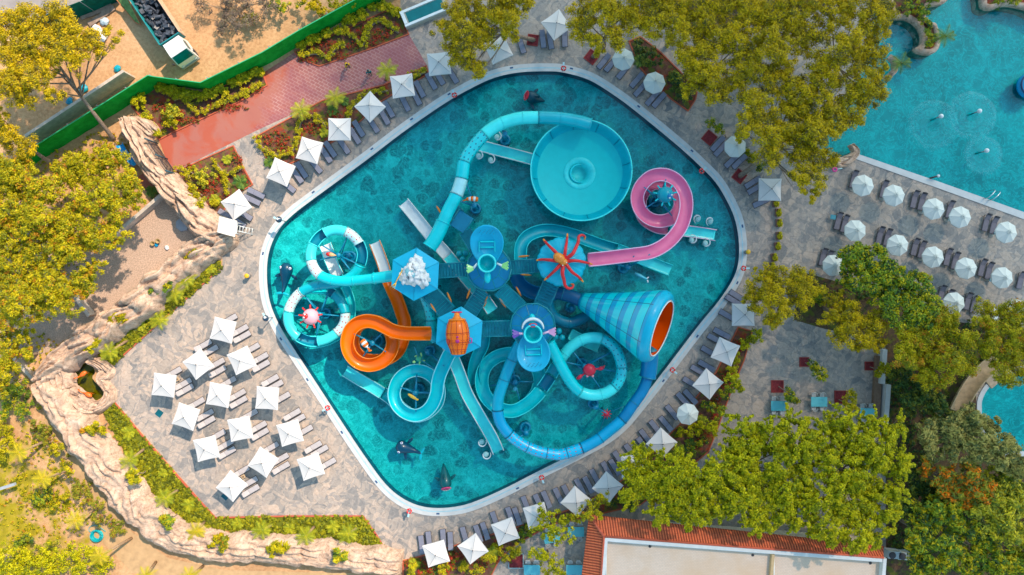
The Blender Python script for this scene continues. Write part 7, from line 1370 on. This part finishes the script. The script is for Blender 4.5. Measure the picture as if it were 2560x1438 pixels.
tree('young_tree', 'round sapling across the white topped low wall', 'tree', [(2207,925,15),(2195,930,13),(2215,915,11)], 2.5, **{**SM, 'kind': 'hedge', 'tr': .05})
tree('young_tree', 'small sapling at the bed point beside the diamond poolside parasol', 'tree', [(1840,958,11),(1852,968,9),(1828,945,8)], 2.5, **{**SM, 'kind': 'yellow', 'tr': .05})
tree('dry_tree', 'leafless brown thicket at the top of the building site', 'dead tree', [(590,12,36),(545,25,32),(635,25,32),(600,55,30),(565,65,24),(510,10,26),(670,5,24)], 1.3, 'dry', dens=3.4, per=34, leaf=.07, asp=5, thr=-.25, tr=.1)
SHR = dict(dens=4.5, per=44, leaf=.1, thr=-.35, tr=.05, limbs=False)
def shrub(label, lobes, z, kind, name='shrub', cat='shrub', group=None, **k): d = dict(SHR); d.update(k); return tree(name, label, cat, lobes, z, kind, group=group, **d)
for lab, lobes, z, kind in (
 ('yellow shrub at the top behind the green fence', [(790,15,20),(812,28,16),(770,5,16)], 1.8, 'pine'), ('light yellow shrub against the top of green fence', [(835,8,16),(850,15,12),(880,-2,18)], 1.8, 'hedge'), ('low green shrub at the top beside the brown thicket', [(690,8,18),(715,18,16),(740,2,14)], 1.2, 'green'),
 ('small green bush beside the brown thicket', [(622,60,9),(640,50,8)], .8, 'olive'),
 ('pale green round shrub in the bed next to the boulder', [(425,275,20),(440,285,18)], 1.0, 'light'), ('bright green shrub below the pale round one', [(428,305,14),(438,312,10)], .9, 'hedge'),
 ('big leaved plant between boulder and green fence', [(375,318,14),(390,330,12),(350,258,12),(345,240,10),(365,290,8)], .8, 'yellow'),
 ('silvery green shrub in the bed right of rock wall', [(515,440,22),(500,450,14)], 1.0, 'light'), ('pale shrub left of the silvery one', [(478,432,12)], .8, 'hedge'),
 ('big leaved plant at the foot of the rock wall by the silvery shrub', [(470,450,9),(487,468,10),(498,490,9),(512,508,11),(540,512,7)], .7, 'hedge'),
 ('wide yellow green hedge mass in the bottom left corner', [(75,1400,42),(150,1395,44),(220,1390,34),(20,1410,44),(258,1410,26),(190,1425,30),(110,1425,30)], 1.4, 'yellow'),
 ('dark bush at the left of the garden mass', [(50,1360,16),(70,1345,12)], .9, 'green'),
 ('orange green bush by the turquoise hose coil', [(265,1300,18),(288,1318,18),(250,1285,14),(275,1335,12)], 1.1, 'bush'), ('reddish bush along the dirt lane bend', [(210,1225,20),(225,1245,16),(190,1215,14),(245,1260,12)], .9, 'bush'),
 ('green bush above the reddish one at the lane', [(165,1160,18),(140,1130,16),(150,1110,12),(175,1180,12)], .9, 'olive'), ('pink flowered bush near the top of the lower left garden', [(100,1075,16),(120,1065,14),(110,1095,14),(95,1060,10)], .9, 'bush'),
 ('dark green garden bush in the middle of the lower left garden', [(100,1240,16),(120,1230,14),(90,1255,10)], .8, 'green'), ('low olive bush right of the dark garden bush', [(140,1255,16),(150,1270,14),(165,1240,12)], .6, 'olive'), ('lime bush at the left edge of the garden', [(15,1080,26),(30,1110,22),(5,1130,24)], .8, 'hedge'),
 ('tangle of dark bushes beside the pond corner', [(40,1000,26),(70,1020,22),(30,960,24),(60,970,20),(80,990,16),(20,1030,20)], .8, 'green'),
 ('green shrub at left of the brown planting strip on right side', [(2030,740,22),(2055,745,18)], 1.2, 'green'), ('yellow shrub on the right in the dark bed', [(2068,750,14),(2090,738,12)], 1.6, 'pine'),
 ('rounded yellow shrub in the bed by the right poolside parasols', [(1880,845,16),(1890,835,12),(1862,862,10)], 1.4, 'yellow'), ('yellow shrub behind the middle poolside parasol', [(1838,912,14),(1832,930,12),(1845,900,10)], 1.2, 'yellow'), ('green shrub between diamond parasol and octagonal parasol', [(1770,1010,14),(1790,1025,14),(1810,985,12),(1825,970,10)], 1.2, 'green'),
 ('yellow shrub below the lone octagonal parasol', [(1730,1072,16),(1755,1070,16),(1775,1055,16),(1785,1075,14),(1705,1082,12)], 1.2, 'yellow'), ('green undergrowth right of the lowest diamond poolside parasol', [(1750,1100,14),(1720,1120,20),(1700,1130,16)], 1.0, 'green'),
 ('yellow hedge below the third parasol of the lower right row', [(1280,1380,16),(1265,1390,14),(1295,1372,14),(1225,1395,14),(1240,1370,10)], .9, 'hedge'), ('yellow hedge at the bottom under the first two lower parasols', [(1130,1410,16),(1160,1415,16),(1190,1420,16),(1110,1425,14),(1060,1425,16),(1030,1420,14)], .7, 'hedge'), ('red flowering plants between the first two lower parasols', [(1135,1385,12),(1150,1375,9),(1060,1438,12),(1075,1430,9)], .5, 'red'),
 ('dark green shrub beside the third lower parasol', [(1315,1325,14),(1310,1345,12)], .9, 'green'), ('dark green shrub under the diamond parasol by the roof', [(1545,1240,18),(1570,1255,18),(1530,1255,12)], .8, 'dark'),
 ('green planting at the top of the narrow shaded bed', [(1600,120,16),(1620,140,18),(1640,150,12),(1615,160,10)], .8, 'dark'), ('green planting at the lower end of the narrow shaded bed', [(1690,215,16),(1700,235,14),(1675,200,12),(1715,250,12)], .8, 'dark'),
 ('small plant behind the third upper right octagonal parasol', [(1868,382,8),(1778,310,8),(1796,325,7)], .7, 'green'), ('small plant right of the third upper right octagonal parasol', [(1884,400,10),(1895,418,8)], .7, 'green'),
 ('green foliage inside the rock island', [(2285,10,16),(2300,25,14),(2270,15,12),(2310,40,12),(2312,62,12),(2320,90,12),(2318,110,10),(2330,5,12)], .9, 'green'), ('green foliage on the top right rock bank', [(2485,4,14),(2510,0,14),(2540,2,14)], .8, 'green')):
    shrub(lab, lobes, z, kind)
# --- wavy clipped hedges and rows of rounded bushes in the beds ---
def hedge(label, path, z=.55, wd=.42, kind='hedge'):
    W = crom([at(x, y, z) for x, y in path], 8)[0]; t = empty('clipped_hedge', (W[0].x, W[0].y, 0), label, 'hedge', 'yellow green clipped hedges'); pts = []; rad = []
    L_ = 0
    for a, b in zip(W, W[1:]):
        n = max(1, int((b-a).length*13))
        for k in range(n): q = a.lerp(b, k/n); pts.append((q.x+nr.normal()*wd*.42, q.y+nr.normal()*wd*.42, z-.1+.2*nr.random())); rad.append(.2+.1*nr.random())
    leaf_object('foliage', pts, rad, kind, 30, .085, t, up=.6); m = MB(); m.tube([Vector((p.x, p.y, .2)) for p in W[::4]+[W[-1]]], .12, 6); m.build('stems', M_BARK, t)
hedge('wavy clipped hedge nearest the fence in the long flower bed', [(432,250),(448,242),(470,255),(490,278),(515,275),(540,262),(570,248),(600,235),(630,222),(652,206)])
hedge('wavy clipped hedge left part of the upper corner bed', [(750,138),(775,133),(800,133),(822,142),(832,125),(850,108),(862,112)]); hedge('wavy clipped hedge right part of the upper corner bed', [(862,62),(872,85),(890,95),(905,112),(912,90),(925,62),(950,50),(975,65),(995,80)])
hedge('U shaped clipped hedge beside the paved passage', [(642,340),(650,365),(672,380),(700,388),(725,380),(742,355),(745,325),(752,300),(775,288),(800,300),(815,318)]); hedge('clipped hedge behind the diamond turned parasol', [(868,292),(880,268),(895,248),(915,232),(945,228),(968,225)])
hedge('clipped hedge in the bed right of the rock wall', [(530,400),(545,418),(560,432),(580,432),(600,420)]); hedge('lower clipped hedge in the bed right of the rock wall', [(560,440),(568,465),(565,485)]); hedge('clipped hedge strip near the pale shrub', [(440,425),(462,430),(470,445)]); hedge('clipped hedge between sixth and seventh upper parasols', [(1030,190),(1045,182),(1062,175)], 1.0)
proto = None; nb = 0
BUS = [(398,217),(413,222),(430,228),(448,230),(462,233),(480,236),(498,240),(517,236),(534,232),(546,218),(560,228),(580,205),(600,200),(618,190),(634,178),(650,180),(752,112),(775,100),(792,94),(815,82),(862,48),(880,50),(905,38),(930,15),(955,14),(975,18),(990,30),(870,35),(845,75)]
for i, (x, y) in enumerate(BUS):
    p = at(x, y, .7); g_ = 'in the long flower bed' if x < 700 else 'in the upper corner bed'; k = i if x < 700 else i-16; l = 'rounded yellow green bush at the fence, %s from the left %s' % (ORD[k], g_)
    if proto is None:
        proto = empty('round_bush', (0, 0, 0), '', 'bush', 'rounded bushes along the green fence'); pts = [(nr.normal()*.22, nr.normal()*.22, .35+.5*nr.random()) for _ in range(26)]; leaf_object('foliage', pts, [.22]*26, 'hedge', 34, .11, proto, up=.5, aspect=2.6); m = MB(); m.bar((0, 0, 0), (0, 0, .6), .03); m.build('stem', M_BARK, proto); proto.location = (p.x, p.y, .04); proto['label'] = l
    else: copy_tree(proto, Vector((p.x, p.y, .04)), i*1.3, l, .85+.35*((i*7) % 5)/5)
# --- palms ---
def frond(m, base, az, Lf, droop, lift, n=9, w=.34):
    d = Vector((math.cos(az), math.sin(az), 0)); sd_ = Vector((-d.y, d.x, 0)); prev = base
    for k in range(1, n+1):
        f = k/n; q = base+d*Lf*f*(1-.15*f)+Vector((0, 0, lift*f-droop*f*f)); m.bar(prev, q, .018*(1.2-f), .014*(1.2-f), 4, False)
        ll = w*math.sin(math.pi*(.15+.8*f))+.05
        for s_ in (-1, 1):
            for j in (0, .5):
                b = prev.lerp(q, j); e = b+sd_*s_*ll+d*ll*.55+Vector((0, 0, -.25*ll)); m.add([b-d*.035, b+d*.035, e], [[0, 1, 2]])
        prev = q
def m_frond(name, c1, c2):
    g = NG(name); b = g.bsdf(.6, .3); v = g.coord('World'); g.l(g.ramp(g.noise(v, 2.5, 3).outputs[0], [(.35, c1), (.65, c2)]), b.inputs['Base Color']); return g.m
M_FR = m_frond('palm_frond', (.22, .26, .01), (.46, .42, .01)); M_FRG = m_frond('green_palm_frond', (.04, .12, .02), (.16, .24, .02)); M_FRY = m_frond('yellow_palm_frond', (.60, .42, .01), (.42, .36, .01))
PL = {}
def palm(label, x, y, size=1.0, h=.25, mat='y', name='palm_plant', cat='palm', rz=0, group='low fan palms', fr=13, bend=None):
    key = (mat, h, fr)
    z = h+.25
    if bend is None and key in PL: p = at(x, y, z); return copy_tree(PL[key], Vector((p.x, p.y, .03)), rz, label, size)
    if bend is None: t = empty(name, (0, 0, 0), label, cat, group); T_ = Vector((0, 0, h)); B_ = Vector((0, 0, -.05))
    else: T_ = at(x, y, h); B_ = at(bend[0], bend[1], 0); t = empty(name, B_, label, cat, group)
    m = MB(); m.tube([B_, B_.lerp(T_, .5)+Vector((.02, .02, .1)), T_], .13 if h > 1 else .09, 8, rad=[1.3, 1, .9]); m.build('trunk', M_PALMBARK, t); M_ = {'y': M_FR, 'g': M_FRG, 'o': M_FRY}[mat]
    for k in range(fr): m = MB(); frond(m, T_, 2*math.pi*k/fr+.25*math.sin(k*5), (1.05 if h < 1 else 1.5)*(.85+.25*((k*3) % 4)/4), .35+.3*(k % 2), .35+.25*((k+1) % 2), 7, .30 if h < 1 else .36); m.build('frond', M_, t)
    if bend is None: PL[key] = t; p = at(x, y, z); t.location = (p.x, p.y, .03); t.rotation_euler.z = rz; t.scale = (size,)*3
    return t
for i, (x, y, s_, mt, l) in enumerate(((320,1083,1.0,'y','at the upper end of the lower green strip'),(405,1184,.7,'y','second down the lower green strip'),(470,1264,.95,'y','third down the lower green strip above its corner'),(592,1311,.85,'y','first on the bottom straight of green strip'),(722,1322,.8,'y','second on the bottom straight of green strip'),(832,1318,.95,'y','third on the bottom straight of green strip'),(350,815,.8,'y','low on the upper green strip beside the terrace'),(525,672,.8,'y','at the upper point of the upper green strip'),
  (600,455,1.05,'g','dark one beside the paved passage'),(536,500,.85,'y','at the foot of the rock wall bed'),(565,398,.7,'y','top of the rock wall bed'),(830,275,.8,'g','dark one left of the diamond turned parasol'),(860,252,.7,'g','dark one above the diamond turned parasol'),(808,330,.7,'y','left of the fourth upper parasol'),(1230,1385,1.0,'y','between second and third lower parasols'),(1035,1412,.9,'y','beside the bottom left end of the lower right bed'),(1090,1425,.7,'g','under the first lower parasol'),(1755,1052,.8,'y','touching the lone octagonal parasol'),(1688,193,.9,'y','between the first two shaded octagonal parasols'),(1600,150,.9,'g','in the narrow shaded bed at the top'),(672,405,.8,'g','at the corner of the paved passage by the second parasol'),(378,478,.9,'g','in shade left of the rock wall bend'),(1728,1112,.8,'g','right of the lowest diamond poolside parasol'))):
    palm('low star shaped palm, '+l, x, y, s_, .25, mt, rz=i*1.1)
for i, (x, y, b, mt, h, l) in enumerate(((400,800,(408,790),'y',1.2,'feathery young palm at the terrace edge of the upper green strip'),(438,735,(450,742),'y',1.3,'feathery young palm high on the upper green strip'),(465,700,(478,706),'y',1.3,'uppermost feathery young palm of the upper green strip'),(275,880,(318,852),'y',1.6,'feathery young palm leaning near the pond end'),(325,1150,(362,1122),'y',1.6,'feathery young palm leaning over the pale rock wall'),(413,1245,(447,1224),'y',1.5,'feathery young palm beside the lower terrace corner rock'),(492,1328,(512,1305),'o',1.5,'golden feathery palm at the bottom corner of the green strip'),(655,1325,(680,1313),'y',1.5,'first feathery palm on the bottom rock wall'),(765,1340,(786,1316),'y',1.6,'second feathery palm on the bottom rock wall'),(870,1335,(892,1320),'y',1.5,'third feathery palm on the bottom rock wall'),
  (48,1132,(125,1098),'o',2.6,'golden palm crown on a leaning bare trunk in the garden'),(108,1198,(180,1172),'o',2.6,'golden palm crown with orange dead leaves'),(190,1300,(258,1262),'o',2.6,'golden two pronged palm beside the hose coil'),(365,1440,(390,1405),'o',2.4,'half hidden palm at the bottom edge left part'),(250,1390,(330,1345),'o',3.0,'palm with thick leaning trunk in the bottom left corner'),(475,1440,(508,1415),'o',2.4,'palm stump leaning at the bottom beside the pale rock wall'),
  (2362,90,(2315,112),'g',3.0,'green palm leaning from the rock island over the water'),(2252,158,(2240,168),'g',2.2,'small green palm leaning over the water by the rock bank'),(968,175,(965,200),'y',2.2,'slim palm beside the worker in teal'),(838,245,(842,262),'y',1.6,'slim palm at the lower edge of the red path'),(752,275,(748,300),'y',1.6,'slim palm over the U shaped hedge'))):
    palm(l, x, y, 1, h, mt, 'palm_tree', 'palm', group='feathery palms', fr=9, bend=b)
# rock wall plants sitting in pockets
for i, (x, y, s_, l) in enumerate(((235,1070,1.4,'nearest the pond'),(338,1190,1.1,'beside the leaning palm'),(418,1300,1.2,'at the lower bend'),(548,1355,1.7,'bottom left pocket'),(700,1370,1.6,'bottom middle pocket'),(848,1388,1.5,'bottom right pocket'),(300,795,1.2,'middle of the layered wall'),(232,862,1.3,'lowest of the layered wall'),(410,718,1.4,'upper part of the layered wall'),(480,640,1.1,'top of the layered wall'))):
    r = 10*s_; shrub('spiky green plant in a rock pocket, '+l, [(x-r*.5, y, r), (x+r*.6, y-r*.2, r)], 2.2, ('olive', 'hedge', 'green')[i % 3], 'pocket_plant', 'plant', 'plants in rock pockets', leaf=.13, asp=3.5)
# red flower patches (nobody could count the blooms)
def patch(label, polys, kind, z, dens, per=9, leaf=.08):
    pts = []
    for (x, y, rx, ry) in polys:
        for _ in range(int(dens*rx*ry/60)): a = nr.random()*6.28; q = math.sqrt(nr.random()); p = at(x+math.cos(a)*rx*q, y+math.sin(a)*ry*q, z); pts.append((p.x, p.y, z*nr.random()+.06))
    o = leaf_object('flowers', pts, [.16]*len(pts), kind, per, leaf, None, up=.8); tag(o, label, 'flowers', None, 'stuff')
patch('red and green bedding flowers in the long bed below the fence', [(430,290,35,18),(400,270,20,16),(560,270,60,9),(470,300,30,10),(640,222,20,8)], 'red', .3, 9)
patch('red bedding flowers in the upper corner bed', [(800,112,30,12),(880,115,16,12),(900,75,10,14),(955,85,26,14),(770,150,25,6),(850,140,24,8),(930,105,20,8)], 'red', .3, 9)
patch('red bedding flowers inside the U shaped hedge', [(690,345,34,20),(705,370,20,10),(780,320,24,14),(830,290,22,12)], 'red', .3, 9)
patch('red and green bedding flowers beside the rock wall', [(590,400,14,20),(520,470,26,24),(545,450,16,14),(605,450,16,14),(475,415,14,8),(560,500,14,16)], 'red', .3, 9)
patch('red and green bedding flowers behind right poolside parasols', [(1840,870,16,24),(1812,950,20,26),(1790,1010,14,22),(1760,1085,20,20),(1740,1110,16,14),(1785,1040,10,24)], 'red', .3, 9)
patch('mixed low planting at the bottom left of the lower right bed', [(1040,1410,30,14),(1100,1420,40,14),(1200,1410,24,18),(1260,1400,24,8),(1380,1290,14,8)], 'red', .3, 9)
patch('grass tufts and weeds over the lower left garden', [(60,1180,80,90),(150,1240,80,60),(40,1300,60,60),(150,1330,60,30),(90,1110,60,40),(210,1270,50,40)], 'olive', .25, 1.6, 10, .1)
patch('undergrowth on the dark soil of the right hand garden', [(2300,1050,90,120),(2500,1300,80,130),(2350,1330,130,100),(2420,870,60,70),(2100,730,90,25),(2250,960,40,60)], 'dark', .4, 2.0, 12, .13)
patch('weeds at the foot of trees left of the gravel yard', [(150,450,160,80),(100,620,120,90),(80,900,70,80),(260,380,80,50)], 'olive', .3, 1.6, 10, .11)
